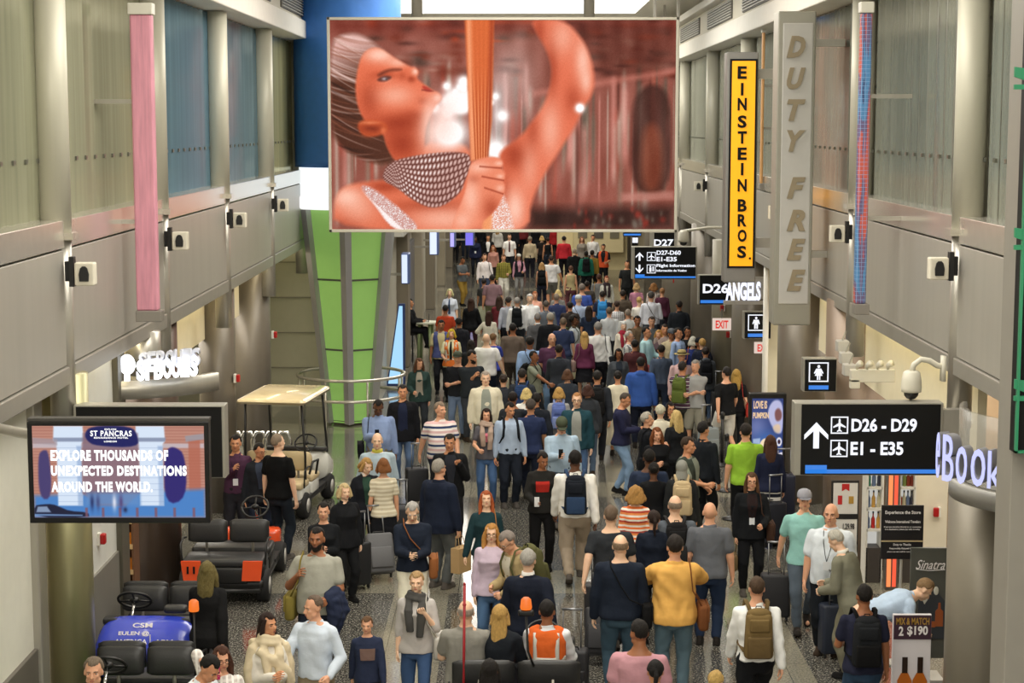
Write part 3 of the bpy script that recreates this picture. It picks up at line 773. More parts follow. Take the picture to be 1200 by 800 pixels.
    for side, k, sx in (('coatl', 'l', 1), ('coatr', 'r', -1)):
        if side in ex:      # a jacket carried over the forearm
            a, b = S['el'+k], S['wr'+k]; m1 = a+(b-a)*.35; m2 = a+(b-a)*.95
            t = acc('folded_jacket', 'jacket over the arm of '+short, 'jacket')
            q = MB(); q.caps(m1+Vector((0, 0, .01)), m2+Vector((0, 0, .01)), .07, .066)
            for i, (dl, th) in enumerate(((.36, .05), (.44, .045), (.30, .05))):
                p = m1+(m2-m1)*(i/2)+Vector((sx*.03, 0, 0)); q.tube([p, p+Vector((sx*.03, .01, -dl*.5)), p+Vector((sx*.01*(i-1), -.02, -dl))], [.055, th+.02, th-.01], 10, flat=1.3)
            me = remesh(q, 'jacket_body', .013, 2, .009, 4, 1.3); me.materials.append(cloth(ex[side])); oo = bpy.data.objects.new('jacket_body', me); COL.objects.link(oo); oo.parent = t
    for side, k, sx in (('suitl', 'l', 1), ('suitr', 'r', -1)):
        if side in ex:
            col, *pl = ex[side].split('@'); dx, dy = (float(v) for v in pl[0].split('/')) if pl else (sx*.30, .58)
            suitcase(r.matrix_basis @ Vector((dx, dy, 0)), math.radians(yaw), col, 'rolling suitcase pulled by '+short, tilt=0 if 'upright' in ex else -24)
    return r
def suitcase(loc, rz, col, label, tilt=0, h=.56, wd=.38, up=True):
    loc = Vector(loc); loc.z = 0
    t = thing('suitcase', label, 'suitcase', loc, rz, 'suitcases on wheels in the crowd')
    T = Matrix.Translation((0, .10, .04)) @ Matrix.Rotation(math.radians(-tilt), 4, 'X') @ Matrix.Translation((0, -.10, 0)) if tilt else Matrix.Translation((0, 0, .04))
    if tilt: T = Matrix.Translation((0, 0, .045)) @ Matrix.Rotation(math.radians(abs(tilt)), 4, 'X') @ Matrix.Translation((0, .10, 0))
    sm = mat('luggage_'+col, col, .6, bump=.15, bscale=90, var=.08)
    q = MB(); q.rbox((0, 0, h/2+.03), (wd, .23, h), .045, 6, T); q.build('case_body', sm, t, True)
    q = MB(); q.rbox((0, .130, h*.42), (wd*.82, .05, h*.52), .02, 5, T); q.build('front_pocket', sm, t, True)
    q = MB(); q.tube([T @ Vector(p) for p in ((-.08, .02, h+.02), (-.07, .02, h+.06), (.07, .02, h+.06), (.08, .02, h+.02))], .010, 8); q.build('top_handle', BLACK, t, True)
    if up:
        q = MB(); q.tube([T @ Vector(p) for p in ((-.10, -.07, h), (-.10, -.07, h+.46))], .008, 8); q.tube([T @ Vector(p) for p in ((.10, -.07, h), (.10, -.07, h+.46))], .008, 8)
        q.tube([T @ Vector(p) for p in ((-.115, -.07, h+.46), (.115, -.07, h+.46))], .014, 8); q.build('telescopic_handle', mat('handle_alloy', '8d8f92', .35, .8), t, True)
    for sx in (-1, 1):
        for sy in ((-1, 1) if not tilt else (-1,)):
            q = MB(); q.tube([T @ Vector((sx*(wd/2-.045)-.012, sy*.07, .005)), T @ Vector((sx*(wd/2-.045)+.012, sy*.07, .005))], .03, 14); q.build('wheel', RUBBER, t, True)
    return t
def P(s, loc=None):
    f = [v.strip() for v in s.split('|')]
    a = f[0].split()
    return person(float(a[0]), float(a[1]), float(a[2]), float(a[3]), a[4], a[5], int(a[6]), a[7], a[8], a[9], f[1], f[2], loc)
# ------------------------------------------------------------------ the concourse itself
def floor_mat():
    m = bpy.data.materials.new('polished_terrazzo'); m.use_nodes = True; nt = m.node_tree; b = nt.nodes['Principled BSDF']
    N = nt.nodes.new; L = nt.links.new
    tc = N('ShaderNodeTexCoord'); sp = N('ShaderNodeSeparateXYZ'); L(tc.outputs['Object'], sp.inputs[0])
    n = N('ShaderNodeTexNoise'); n.inputs['Scale'].default_value = 38; n.inputs['Detail'].default_value = 4; n.inputs['Roughness'].default_value = .8
    L(tc.outputs['Object'], n.inputs['Vector'])
    cr = N('ShaderNodeValToRGB'); e = cr.color_ramp.elements
    e[0].position = .40; e[0].color = (*lin('2c2c2a'), 1); e[1].position = .62; e[1].color = (*lin('c0bcb0'), 1)
    e2 = cr.color_ramp.elements.new(.53); e2.color = (*lin('4e4c46'), 1)
    L(n.outputs['Fac'], cr.inputs[0])
    cr2 = N('ShaderNodeValToRGB'); e = cr2.color_ramp.elements
    e[0].position = .35; e[0].color = (*lin('5f5c52'), 1); e[1].position = .7; e[1].color = (*lin('aaa592'), 1); L(n.outputs['Fac'], cr2.inputs[0])
    # light bands across and along the walk: terrazzo inlay that also paints in blurred reflections
    def band(axis, period, width, off):
        a = N('ShaderNodeMath'); a.operation = 'MULTIPLY_ADD'; a.inputs[1].default_value = 1/period; a.inputs[2].default_value = off
        L(sp.outputs[axis], a.inputs[0]); f = N('ShaderNodeMath'); f.operation = 'FRACT'; L(a.outputs[0], f.inputs[0])
        g = N('ShaderNodeMath'); g.operation = 'LESS_THAN'; g.inputs[1].default_value = width/period; L(f.outputs[0], g.inputs[0]); return g
    b1 = band(1, 6.4, 1.3, .25); b2 = band(0, 4.4, .75, .38)
    mxm = N('ShaderNodeMath'); mxm.operation = 'MAXIMUM'; L(b1.outputs[0], mxm.inputs[0]); L(b2.outputs[0], mxm.inputs[1])
    mx = N('ShaderNodeMix'); mx.data_type = 'RGBA'; L(mxm.outputs[0], mx.inputs[0]); L(cr.outputs[0], mx.inputs[6]); L(cr2.outputs[0], mx.inputs[7])
    j1 = band(1, .8, .008, 0); j2 = band(0, .8, .008, 0); jm = N('ShaderNodeMath'); jm.operation = 'MAXIMUM'; L(j1.outputs[0], jm.inputs[0]); L(j2.outputs[0], jm.inputs[1])
    m2 = N('ShaderNodeMix'); m2.data_type = 'RGBA'; m2.inputs[7].default_value = (*lin('35332e'), 1); L(jm.outputs[0], m2.inputs[0]); L(mx.outputs[2], m2.inputs[6])
    L(m2.outputs[2], b.inputs['Base Color'])
    b.inputs['Roughness'].default_value = .14; b.inputs['Specular IOR Level'].default_value = 1.0; b.inputs['Coat Weight'].default_value = .25; b.inputs['Coat Roughness'].default_value = .08
    nb = N('ShaderNodeTexNoise'); nb.inputs['Scale'].default_value = 3; L(tc.outputs['Object'], nb.inputs['Vector'])
    bp = N('ShaderNodeBump'); bp.inputs['Strength'].default_value = .05; bp.inputs['Distance'].default_value = .02; L(nb.outputs['Fac'], bp.inputs['Height']); L(bp.outputs[0], b.inputs['Normal'])
    return m
struct('floor', MB().box((0, 44, -.1), (19, 92, .2)), floor_mat())
struct('ceiling', MB().box((0, 44, 9.75), (12, 100, .2)), mat('ceiling_white', 'f0ede4', .8))
struct('wall_far', MB().box((0, 90, 4.8), (19, .2, 9.8)), CREAM)
struct('wall_behind', MB().box((0, -6, 4.8), (19, .2, 9.8)), CREAM)
XL, XR = -4.55, 4.62
LCOL = [13.0, 18.1, 23.2, 28.2, 33.4, 38.6]
RCOL = [12.6, 18.8, 24.7, 30.7, 36.9, 43.5, 50.5, 58]
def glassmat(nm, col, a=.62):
    m = mat(nm, col, .10, .28, alpha=min(1, a+.10), var=.35, aniso=(1, 4.5, .10), vscale=3.0, spec=1.0, bump=.08, bscale=5); return m  # upright colour streaks paint reflections into the panes
GL = [glassmat('corrugated_glass_green', 'a9aa90'), glassmat('corrugated_glass_cream', 'b0b096'), glassmat('corrugated_glass_reflected_blue', '6d8ea0', .75), glassmat('corrugated_glass_reflected_teal', '7793a0', .75), glassmat('corrugated_glass_reflected_yellow', 'bdb98a', .7)]  # bay tints put reflected banner colours and the backing into the glass colour
GR = glassmat('corrugated_glass_grey', '9c9f92', .6)
struct('wall_right_jamb', MB().box2((5.62, 24.9, 0), (6.1, 25.0, 3.86)), mat('jamb_cream', 'e6dfcc', .5))
def upper_wall(side, X, cols, gm):
    s_ = -1 if side == 'left' else 1
    y0, y1 = cols[0]-4, 89.8
    struct('wall_'+side+'_upper', MB().box2((X+s_*.95, -6, 3.95), (X+s_*1.1, y1, 9.65)), mat('backing_wall', 'bcb89e', .7, var=.10, aniso=(1, 1.6, .05)))
    struct('ceiling_soffit_'+side, MB().box2((X+s_*.02, -6, 3.86), (X+s_*4.6, y1, 3.95)), mat('soffit_white', 'e8dfc4', .7))
    spans = list(zip([y0]+cols, cols+[y1]))
    for i, (a, b) in enumerate(spans):
        a_, b_ = a+.12, b-.12
        # lower brushed panel, its trim and the polished sill
        struct('wall_%s_panel_%d' % (side, i+1), MB().box2((X, a_, 3.97), (X+s_*.06, b_, 5.14)), STEEL_D, bevel=.01)
        struct('trim_%s_%d' % (side, i+1), MB().box2((X-s_*.03, a_, 3.78), (X+s_*.10, b_, 3.96)), mat('trim_grey', 'a39f96', .4, .4), bevel=.01)
        struct('trim_sill_%s_%d' % (side, i+1), MB().box2((X-s_*.01, a_, 5.16), (X+s_*.36, b_, 5.44)), POLISH, bevel=.01)
        q = MB()
        n = max(2, int((b_-a_)/.42)); xs = X+s_*.26
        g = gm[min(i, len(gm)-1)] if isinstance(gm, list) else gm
        # corrugated pane: a real folded sheet
        pts = []; k = n*4
        for j in range(k+1): pts.append((xs+.035*math.cos(PI*j/2), a_+(b_-a_)*j/k))
        vs = [(x, y, z) for z in (5.44, 8.12) for x, y in pts]; m_ = len(pts)
        q.add(vs, [(j, j+1, m_+j+1, m_+j) for j in range(m_-1)])
        vs = [(x+s_*.012, y, z) for z in (5.44, 8.12) for x, y in pts]
        q.add(vs, [(j, j+1, m_+j+1, m_+j) for j in range(m_-1)])
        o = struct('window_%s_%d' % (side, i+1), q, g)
        r_ = MB()
        for j in range(n+1): y = a_+(b_-a_)*j/n; r_.box((xs-s_*.03, y, 6.03), (.03, .07, .045)); r_.box((xs+s_*.02, y, 6.78), (.012, .025, 2.68))
        for z in (6.03, 6.9, 7.5): r_.box((xs+s_*.05, (a_+b_)/2, z), (.02, b_-a_, .03))
        fr = r_.build('window_frame', mat('clip_metal', '7d7d74', .35, .7), o)
    # white cornice with air grilles
    struct('trim_cornice_'+side, MB().box2((X-s_*.22, -6, 8.14), (X+s_*.9, y1, 8.50)), WHITE, bevel=.02)
    struct('trim_attic_'+side, MB().box2((X-s_*.12, -6, 8.50), (X+s_*.9, y1, 9.05)), mat('attic_white', 'cfc9b8', .6))
    struct('trim_top_'+side, MB().box2((X-s_*.32, -6, 9.05), (X+s_*.9, y1, 9.22)), WHITE, bevel=.02)
    for i, (a, b) in enumerate(spans[:10]):
        v = thing('air_grille', 'slotted air grille in the white attic above bay %s on the %s wall' % (['nearest', 'second', 'third', 'fourth', 'fifth', 'sixth', 'seventh', 'eighth', 'ninth'][min(i, 8)], side), 'vent', (X-s_*.13, (a+b)/2, 8.78), group='air grilles along the cornice')
        if b-a > 10: b = a+6
        L_ = (b-a)*.72; q = MB(); q.box((0, 0, 0), (.03, L_, .40)); q.build('frame', mat('grille_shadow', '5a5850', .6), v)
        q = MB()
        for k in range(7): q.box((-s_*.025, 0, -.165+k*.055), (.03, L_-.06, .018))
        q.build('slats', LGREY, v)
    for i, y in enumerate(cols):
        struct('column_upper_%s_%d' % (side, i+1), MB().lathe([(.165, 5.30), (.165, 8.12)], (X+s_*.11, y, 0), 36), COLUMN, True)
        struct('column_base_%s_%d' % (side, i+1), MB().box2((X-s_*.10, y-.13, 5.24), (X+s_*.27, y+.13, 5.31)), POLISH)
        struct('column_lower_%s_%d' % (side, i+1), MB().lathe([(.14, 0), (.14, 5.26)], (X+s_*.06, y, 0) if not (side == 'left' and i == 1) else (X+s_*.06, y, 3.0)), STEEL, True) if False else \
        struct('column_lower_%s_%d' % (side, i+1), MB().lathe([(.13, 3.2), (.13, 5.25)], (X+s_*.08, y, 0), 32), STEEL, True)
    for i, y in enumerate(cols[1:(5 if side == 'left' else 6)]):
        sp_ = thing('loudspeaker', 'small white loudspeaker on a black bracket, %s on the %s wall' % (['nearest', 'second nearest', 'third nearest', 'fourth nearest', 'farthest visible'][i], side), 'speaker', (X-s_*.05, y-.12, 4.93), group='wall loudspeakers')
        q = MB(); q.box((0, -.03, 0), (.06, .06, .20)); q.box((-s_*.05, -.07, 0), (.05, .10, .30)); q.build('bracket', BLACK, sp_, bevel=.005)
        q = MB(); q.rbox((-s_*.19, -.10, -.02), (.20, .14, .23), .02, 4); q.build('case', mat('speaker_case', 'dcd6c4', .5), sp_)
        q = MB(); q.prism([(-.045, -.07), (.045, -.07), (.05, -.0), (.035, .06), (.015, .08), (-.015, .08), (-.035, .06), (-.05, 0)], (-s_*.19, -.171, -.02), (1, 0, 0), (0, 0, 1), (0, -.02, 0)); q.build('grille', BLACK, sp_)
        q = MB(); q.tube([(-s_*.06, -.1, 0), (-s_*.13, -.10, 0)], .02, 8); q.build('arm', BLACK, sp_)
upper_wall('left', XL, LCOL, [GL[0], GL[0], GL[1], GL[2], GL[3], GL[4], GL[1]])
upper_wall('right', XR, RCOL, GR)
# luminous ceiling coffers: the lamps of the concourse
LAMP = emat('ceiling_lamp_diffuser', 'fff8ea', 2.2)
for k, y in enumerate((8, 18, 28, 38, 49, 60, 72, 83)):
    t = thing('ceiling_lamp', 'long luminous ceiling panel, %s one along the concourse' % ['first', 'second', 'third', 'fourth', 'fifth', 'sixth', 'seventh', 'last'][k], 'ceiling lamp', (0, y, 9.65), group='luminous ceiling panels')
    MB().box((0, 0, -.04), (7.0, 6.4, .10)).build('frame', WHITE, t); MB().box((0, 0, -.10), (6.8, 6.2, .03)).build('diffuser', LAMP, t)
ADDED_STRIP = emat('added_strip_light', 'fff2d0', 9.0)  # glowing strips added to brighten the bulkheads and shop zone below the trim
struct('trim_bulkhead_right', MB().box2((5.0, 19.2, 2.7), (5.1, 29.4, 3.86)), mat('bulkhead_cream', 'efe6c8', .6))
struct('trim_added_strip_right', MB().box2((4.70, 19.3, 3.79), (4.76, 29.4, 3.83)), ADDED_STRIP)
struct('trim_bulkhead_left', MB().box2((-5.2, 18.7, 2.9), (-5.1, 32.8, 3.86)), mat('bulkhead_cream', 'efe6c8', .6))
struct('trim_added_strip_left', MB().box2((-4.76, 18.8, 3.79), (-4.70, 39.5, 3.83)), ADDED_STRIP)
# ---- lower walls, left
WB = mat('shop_wall', 'cfc6aa', .6)
struct('wall_left_poster_side', MB().box2((-5.05, 10, 0), (-4.86, 17.7, 3.9)), mat('pale_board', 'dedccf', .5))
struct('trim_left_wainscot', MB().box2((-4.9, 10, 0), (-4.82, 17.7, 1.15)), mat('wainscot', '625d54', .5), bevel=.01)
struct('column_left_round', MB().lathe([(.235, 0), (.235, 3.85)], (-4.66, 18.3, 0), 48), COLGOLD, True)
struct('trim_left_pilaster', MB().box2((-4.99, 17.55, 0), (-4.78, 17.85, 3.9)), STEEL, bevel=.02)
struct('wall_left_board', MB().box2((-4.95, 18.6, 1.25), (-4.83, 21.2, 3.9)), mat('white_board', 'd9d9d2', .5))
struct('wall_left_lower', MB().box2((-4.97, 18.6, 0), (-4.80, 21.2, 1.28)), mat('grey_wainscot', '77746c', .5), bevel=.01)
struct('trim_left_jamb', MB().box2((-4.98, 21.2, 0), (-4.76, 21.6, 3.9)), mat('jamb', '605c50', .5, .3), bevel=.01)
struct('wall_left_back', MB().box2((-8.0, 17, 0), (-7.8, 40, 3.9)), WB)
struct('wall_left_shopend', MB().box2((-7.8, 25.5, 0), (-5.0, 25.7, 3.9)), mat('shop_brown', '5d4a3c', .5))
struct('wall_left_shopend_2', MB().box2((-7.8, 17.0, 0), (-5.0, 17.2, 3.9)), WB)
for i, (x, y, r_, m_) in enumerate(((-5.02, 24.2, .40, mat('brown_column', '57483e', .35, .3)), (-4.95, 29.4, .30, TAUPE), (-5.0, 33.6, .36, TAUPE))):
    struct('column_left_shop_%d' % (i+1), MB().lathe([(r_, 0), (r_, 3.86)], (x, y, 0), 40), m_, True)
# beige panelled wall behind the green pillar
bw = MB(); bw.box2((-8, 40.4, 0), (-3.35, 40.7, 8.2)); struct('wall_left_beige', bw, mat('beige_panel', 'a9a48d', .5))
sm_ = MB()
for z in (.9, 1.7, 2.5, 3.3): sm_.box((-5.4, 40.39, z), (4.0, .02, .03))
struct('trim_beige_seams', sm_, mat('seam', '7d7866', .5))
struct('trim_glow_slot', MB().box2((-6.5, 40.2, 3.55), (-4.3, 40.41, 3.75)), emat('slot_light', 'fff0c8', .9))
struct('trim_beige_band', MB().box2((-6.5, 40.1, 3.75), (-4.3, 40.41, 3.95)), STEEL)
struct('wall_left_far', MB().box2((-3.45, 40.7, 0), (-3.15, 89.8, 8.2)), mat('far_wall', 'c3c0b2', .5))
for i, y in enumerate((47, 54, 62, 71, 80)):
    struct('column_far_left_%d' % (i+1), MB().box2((-3.25, y, 0), (-2.85, y+1.0, 6.6)), mat('far_pier_%d' % (i % 2), ['857c6c', 'a89f8c'][i % 2], .45, .2), bevel=.02)
q = MB(); q.box2((-3.16, 49.5, 0), (-3.05, 53.6, 3.0)); struct('door_1', q, mat('grey_door', '77787c', .4, .3), bevel=.01)
q = MB(); q.box2((-3.17, 43, 3.7), (-2.7, 89, 3.95)); q.box2((-3.17, 43, 4.9), (-2.9, 89, 5.1)); struct('trim_far_left_band', q, LGREY, bevel=.01)
# ---- lower walls, right
struct('column_right_round', MB().lathe([(.345, 0), (.345, 3.0)], (4.60, 17.3, 0), 56), mat('grey_round_column', '8c8577', .42, .25), True)
struct('wall_right_pier', MB().box2((3.70, 13.2, 0), (4.6, 13.6, 8.2)), mat('near_pier', '8f8b82', .5), bevel=.01)
struct('wall_right_back', MB().box2((7.9, 14, 0), (8.1, 40, 3.9)), mat('shop_cream', 'e0cfae', .6))
struct('wall_right_shop_rear', MB().box2((4.9, 27.6, 0), (7.9, 27.8, 3.9)), mat('shop_rear', 'd8bfa0', .5))
q = MB(); q.box2((4.9, 34.6, 0), (7.9, 34.8, 3.9)); struct('wall_right_passage', q, mat('passage_cream', 'd6cfb4', .6))
for i, (x, y, r_, m_) in enumerate(((5.05, 26.0, .52, mat('taupe_round', '8a7868', .4, .2)), (4.86, 30.2, .42, TAUPE), (4.72, 35.2, .46, TAUPE), (4.90, 39.6, .56, mat('taupe_light', '77715f', .4, .25)), (5.10, 46, .60, TAUPE), (5.15, 54, .75, mat('taupe_mid', '857f72', .4, .25)), (5.2, 63, .7, TAUPE))):
    struct('column_right_shop_%d' % (i+1), MB().lathe([(r_, 0), (r_, 3.86)], (x, y, 0), 44), m_, True)
struct('wall_right_lower', MB().box2((5.2, 36, 0), (5.4, 89.8, 3.9)), TAUPE)
# far end: cream counters and shelves
q = MB(); q.box2((1.8, 79, 0), (4.9, 79.3, 6.2)); struct('wall_end_cream', q, mat('end_cream', 'e3d3a2', .6))
q = MB(); q.box2((-3.2, 88, 0), (5, 88.2, 4)); struct('wall_end_dark', q, mat('end_dark', '4e463e', .6))
dr = thing('wall_cabinet', 'cream wall cabinet with small dark niches at the far end', 'cabinet', (3.6, 78.7, 0))
MB().box((0, 0, 2.4), (2.2, .5, 3.2)).build('body', mat('cream_cabinet', 'd9ca9c', .5), dr, bevel=.02)
for i in range(3):
    for j in range(2): MB().box((-.7+i*.7, -.27, 1.7+j*1.2), (.4, .04, .55)).build('niche', mat('niche_%d' % ((i+j) % 2), ['77705c', '5c564c'][(i+j) % 2], .5), dr)

# ------------------------------------------------------------------ big hanging video screen
def poly_mask(X, Y, pts, soft=6):
    pts = np.array(pts, float); inside = np.zeros(X.shape, bool); d = np.full(X.shape, 1e9)
    n = len(pts)
    for i in range(n):
        x1, y1 = pts[i]; x2, y2 = pts[(i+1) % n]
        c = ((y1 > Y) != (y2 > Y)) & (X < (x2-x1)*(Y-y1)/(y2-y1+1e-9)+x1); inside ^= c
        t = np.clip(((X-x1)*(x2-x1)+(Y-y1)*(y2-y1))/((x2-x1)**2+(y2-y1)**2+1e-9), 0, 1)
        d = np.minimum(d, np.hypot(X-x1-t*(x2-x1), Y-y1-t*(y2-y1)))
    sd = np.where(inside, d, -d); return np.clip(sd/soft*.5+.5, 0, 1)
def smooth_poly(pts, k=2):
    for _ in range(k):
        out = []
        for i in range(len(pts)):
            a, b = pts[i], pts[(i+1) % len(pts)]
            out += [(a[0]*.75+b[0]*.25, a[1]*.75+b[1]*.25), (a[0]*.25+b[0]*.75, a[1]*.25+b[1]*.75)]
        pts = out
    return pts
def blob(X, Y, x, y, rx, ry=None, p=1.):
    return np.exp(-(((X-x)/rx)**2+((Y-y)/(ry or rx))**2)*p)
def mixc(img, m, c): img[...] = img*(1-m[..., None])+np.array(c, float)*m[..., None]
def picture(name, parent, origin, ux, uz, img, m):
    """img: rows top to bottom of 0-255 colours, laid as vertex colours on a real grid"""
    H_, W_ = img.shape[:2]
    u = np.linspace(0, 1, W_); v = np.linspace(1, 0, H_); U, V = np.meshgrid(u, v)
    co = np.array(origin)+U[..., None]*np.array(ux)+V[..., None]*np.array(uz)
    idx = np.arange(H_*W_).reshape(H_, W_)
    f = np.stack([idx[1:, :-1], idx[1:, 1:], idx[:-1, 1:], idx[:-1, :-1]], -1).reshape(-1, 4)
    me = bpy.data.meshes.new(name); me.from_pydata((co.reshape(-1, 3)-np.array(parent.location)).tolist(), [], f.tolist())
    c = np.clip(img.reshape(-1, 3)/255, 0, 1); c = np.where(c <= .04045, c/12.92, ((c+.055)/1.055)**2.4)
    a = me.color_attributes.new('Col', 'FLOAT_COLOR', 'POINT'); a.data.foreach_set('color', np.c_[c, np.ones(len(c))].ravel().astype(np.float32))
    me.materials.append(m); me.update(); o = bpy.data.objects.new(name, me); COL.objects.link(o); o.parent = parent; return o
SY = 33.0
p0 = atY(386, 272, SY); p1 = atY(796, 20, SY)
scr = thing('video_screen', 'huge hanging video screen showing a woman in a pearl collar', 'video screen', ((p0.x+p1.x)/2, SY, p0.z))
W_, H_ = p1.x-p0.x, p1.z-p0.z; X0, Z0 = p0.x, p0.z
FRM = mat('screen_frame', 'c9c4b4', .4, .2)
q = MB(scr.location)
b_ = .055
for a, b in (((X0, Z0), (X0+W_, Z0+b_)), ((X0, Z0+H_-b_), (X0+W_, Z0+H_)), ((X0, Z0), (X0+b_, Z0+H_)), ((X0+W_-b_, Z0), (X0+W_, Z0+H_))):
    q.box2((a[0], SY-.04, a[1]), (b[0], SY+.12, b[1]))
q.build('frame', FRM, scr, bevel=.008)
q = MB(scr.location); q.box2((X0+.03, SY+.02, Z0+.03), (X0+W_-.03, SY+.30, Z0+H_-.03)); q.build('cabinet', mat('screen_cabinet', '2a2a2a', .6), scr)
for dx in (.255, .745):
    q = MB(scr.location); q.tube([(X0+W_*dx, SY+.12, Z0+H_-.02), (X0+W_*dx, SY+.12, 9.6)], .10, 20); q.build('hanger_rod', STEEL, scr, True)
gx = np.linspace(20, 1180, 560); gy = np.linspace(65, 770, 340); X, Y = np.meshgrid(gx, gy)
img = np.zeros(X.shape+(3,)); mixc(img, np.ones(X.shape), (150, 92, 80))
rs = np.random.RandomState(3)
def band_noise(n, wx, wy, amp):   # soft random texture
    o_ = np.zeros(X.shape)
    for _ in range(n):
        fx, fy = rs.normal(size=2)/np.array([wx, wy]); o_ += np.sin(X*fx+Y*fy+rs.uniform(0, 6.28))
    return amp*o_/math.sqrt(n)
# blurred stone facade: columns, arches, cornices
low = np.clip((Y-190)/120, 0, 1)
for k in range(150):
    x = rs.uniform(20, 1180); wv = rs.uniform(2.5, 13); c = [(214, 150, 138), (92, 50, 42), (196, 180, 166), (104, 92, 80), (178, 88, 72), (150, 132, 116)][k % 6]
    y0 = rs.uniform(180, 420); y1 = y0+rs.uniform(120, 420)
    mixc(img, .62*np.exp(-((X-x)/wv)**2)*np.clip((Y-y0)/40, 0, 1)*np.clip((y1-Y)/60, 0, 1), c)
for k in range(110):
    mixc(img, .65*blob(X, Y, rs.uniform(150, 1180), rs.uniform(66, 250), rs.uniform(6, 42), rs.uniform(5, 16)), [(190, 84, 52), (72, 36, 30), (170, 126, 112), (84, 66, 58), (128, 60, 44)][k % 5])
mixc(img, .55*poly_mask(X, Y, [(20, 60), (1180, 60), (1180, 110), (20, 110)], 26), (112, 44, 34))
mixc(img, .6*poly_mask(X, Y, smooth_poly([(820, 60), (1180, 60), (1180, 230), (960, 260), (860, 150)]), 30), (96, 50, 40))
mixc(img, .6*poly_mask(X, Y, [(700, 300), (1180, 225), (1180, 245), (700, 322)], 8), (198, 128, 114))
mixc(img, .8*poly_mask(X, Y, smooth_poly([(1030, 650), (1032, 380), (1048, 310), (1100, 272), (1150, 300), (1168, 380), (1168, 650)]), 10), (74, 44, 38))
mixc(img, .7*poly_mask(X, Y, smooth_poly([(1066, 640), (1066, 450), (1100, 400), (1138, 450), (1138, 640)]), 16), (150, 84, 62))
mixc(img, .8*poly_mask(X, Y, [(1000, 648), (1180, 640), (1180, 668), (1000, 676)], 8), (190, 134, 122))
mixc(img, .85*poly_mask(X, Y, [(690, 700), (1180, 690), (1180, 770), (690, 770)], 22), (58, 38, 34))
for k in range(30): mixc(img, .6*blob(X, Y, rs.uniform(840, 1170), rs.uniform(700, 760), rs.uniform(4, 12), 12), [(150, 60, 50), (120, 110, 100)][k % 2])
img += band_noise(14, 14, 60, 7)[..., None]
mixc(img, .55*blob(X, Y, 640, 260, 70, 130), (206, 190, 184)); mixc(img, .65*blob(X, Y, 580, 380, 34, 130), (232, 220, 220))
for k in range(26):
    bx, by = 455+rs.normal()*34, 335+rs.normal()*24; mixc(img, np.clip(1.4*blob(X, Y, bx, by, rs.uniform(8, 22)), 0, 1), (255, 250, 248))
for (bx, by, r_) in ((440, 335, 36), (575, 320, 12), (598, 385, 18), (575, 500, 34), (560, 340, 10)): mixc(img, np.clip(1.5*blob(X, Y, bx, by, r_), 0, 1), (255, 250, 248))
def skin(m, hi, sh, base=(222, 124, 94)):
    """hi / sh: soft highlights and shadows (x, y, rx, ry, strength) kept inside the mask"""
    mixc(img, m, base)
    for x, y, rx, ry, a in sh: mixc(img, m*a*blob(X, Y, x, y, rx, ry), (158, 64, 40))
    for x, y, rx, ry, a in hi: mixc(img, m*a*blob(X, Y, x, y, rx, ry), (253, 214, 196))
m_ = poly_mask(X, Y, smooth_poly([(25, 775), (28, 665), (60, 622), (130, 608), (230, 600), (300, 560), (330, 470), (480, 470), (500, 560), (600, 620), (690, 690), (684, 775)]), 8)
skin(m_, [(70, 660, 50, 36, .75), (110, 700, 60, 50, .4), (400, 735, 110, 40, .55), (640, 740, 40, 60, .7), (330, 600, 40, 40, .3)], [(200, 625, 60, 20, .7), (60, 760, 60, 30, .5), (350, 690, 120, 22, .6), (250, 740, 40, 40, .4)])
m_ = poly_mask(X, Y, smooth_poly([(556, 775), (590, 640), (600, 560), (580, 510), (650, 465), (705, 400), (750, 325), (768, 245), (756, 180), (715, 110), (690, 60), (800, 60), (862, 120), (898, 195), (910, 270), (898, 320), (868, 365), (838, 430), (790, 505), (735, 590), (694, 680), (683, 775)]), 8)
skin(m_, [(868, 200, 26, 70, .7), (880, 270, 18, 40, .6), (800, 120, 40, 60, .45), (760, 430, 34, 90, .5), (640, 700, 34, 70, .8), (690, 560, 30, 80, .35)], [(762, 230, 22, 90, .7), (720, 110, 22, 60, .6), (640, 520, 44, 50, .75), (700, 440, 24, 60, .5), (835, 330, 30, 50, .5), (610, 640, 18, 60, .4)], (224, 122, 92))
# hair
hm = poly_mask(X, Y, smooth_poly([(20, 430), (20, 140), (60, 112), (120, 108), (180, 150), (240, 200), (240, 300), (215, 440), (236, 500), (228, 538), (190, 550), (120, 532), (50, 490)]), 9)
mixc(img, hm, (92, 56, 42)); mixc(img, hm*np.clip((290-Y-.25*X)/120, 0, 1)*.9, (232, 190, 182))
for k in range(90):
    a0 = rs.uniform(90, 560); fr_ = rs.uniform(.35, .75); cv = rs.uniform(.0006, .0022)
    mixc(img, hm*.42*np.exp(-((Y-a0-fr_*(X-20)+cv*(X-20)**2)/rs.uniform(1.6, 4.5))**2)*np.clip(1-(X-20)/rs.uniform(120, 240), 0, 1)**.5, [(250, 226, 220), (56, 34, 28), (150, 96, 76)][k % 3 if a0 > 260 else (0 if k % 2 else 2)])
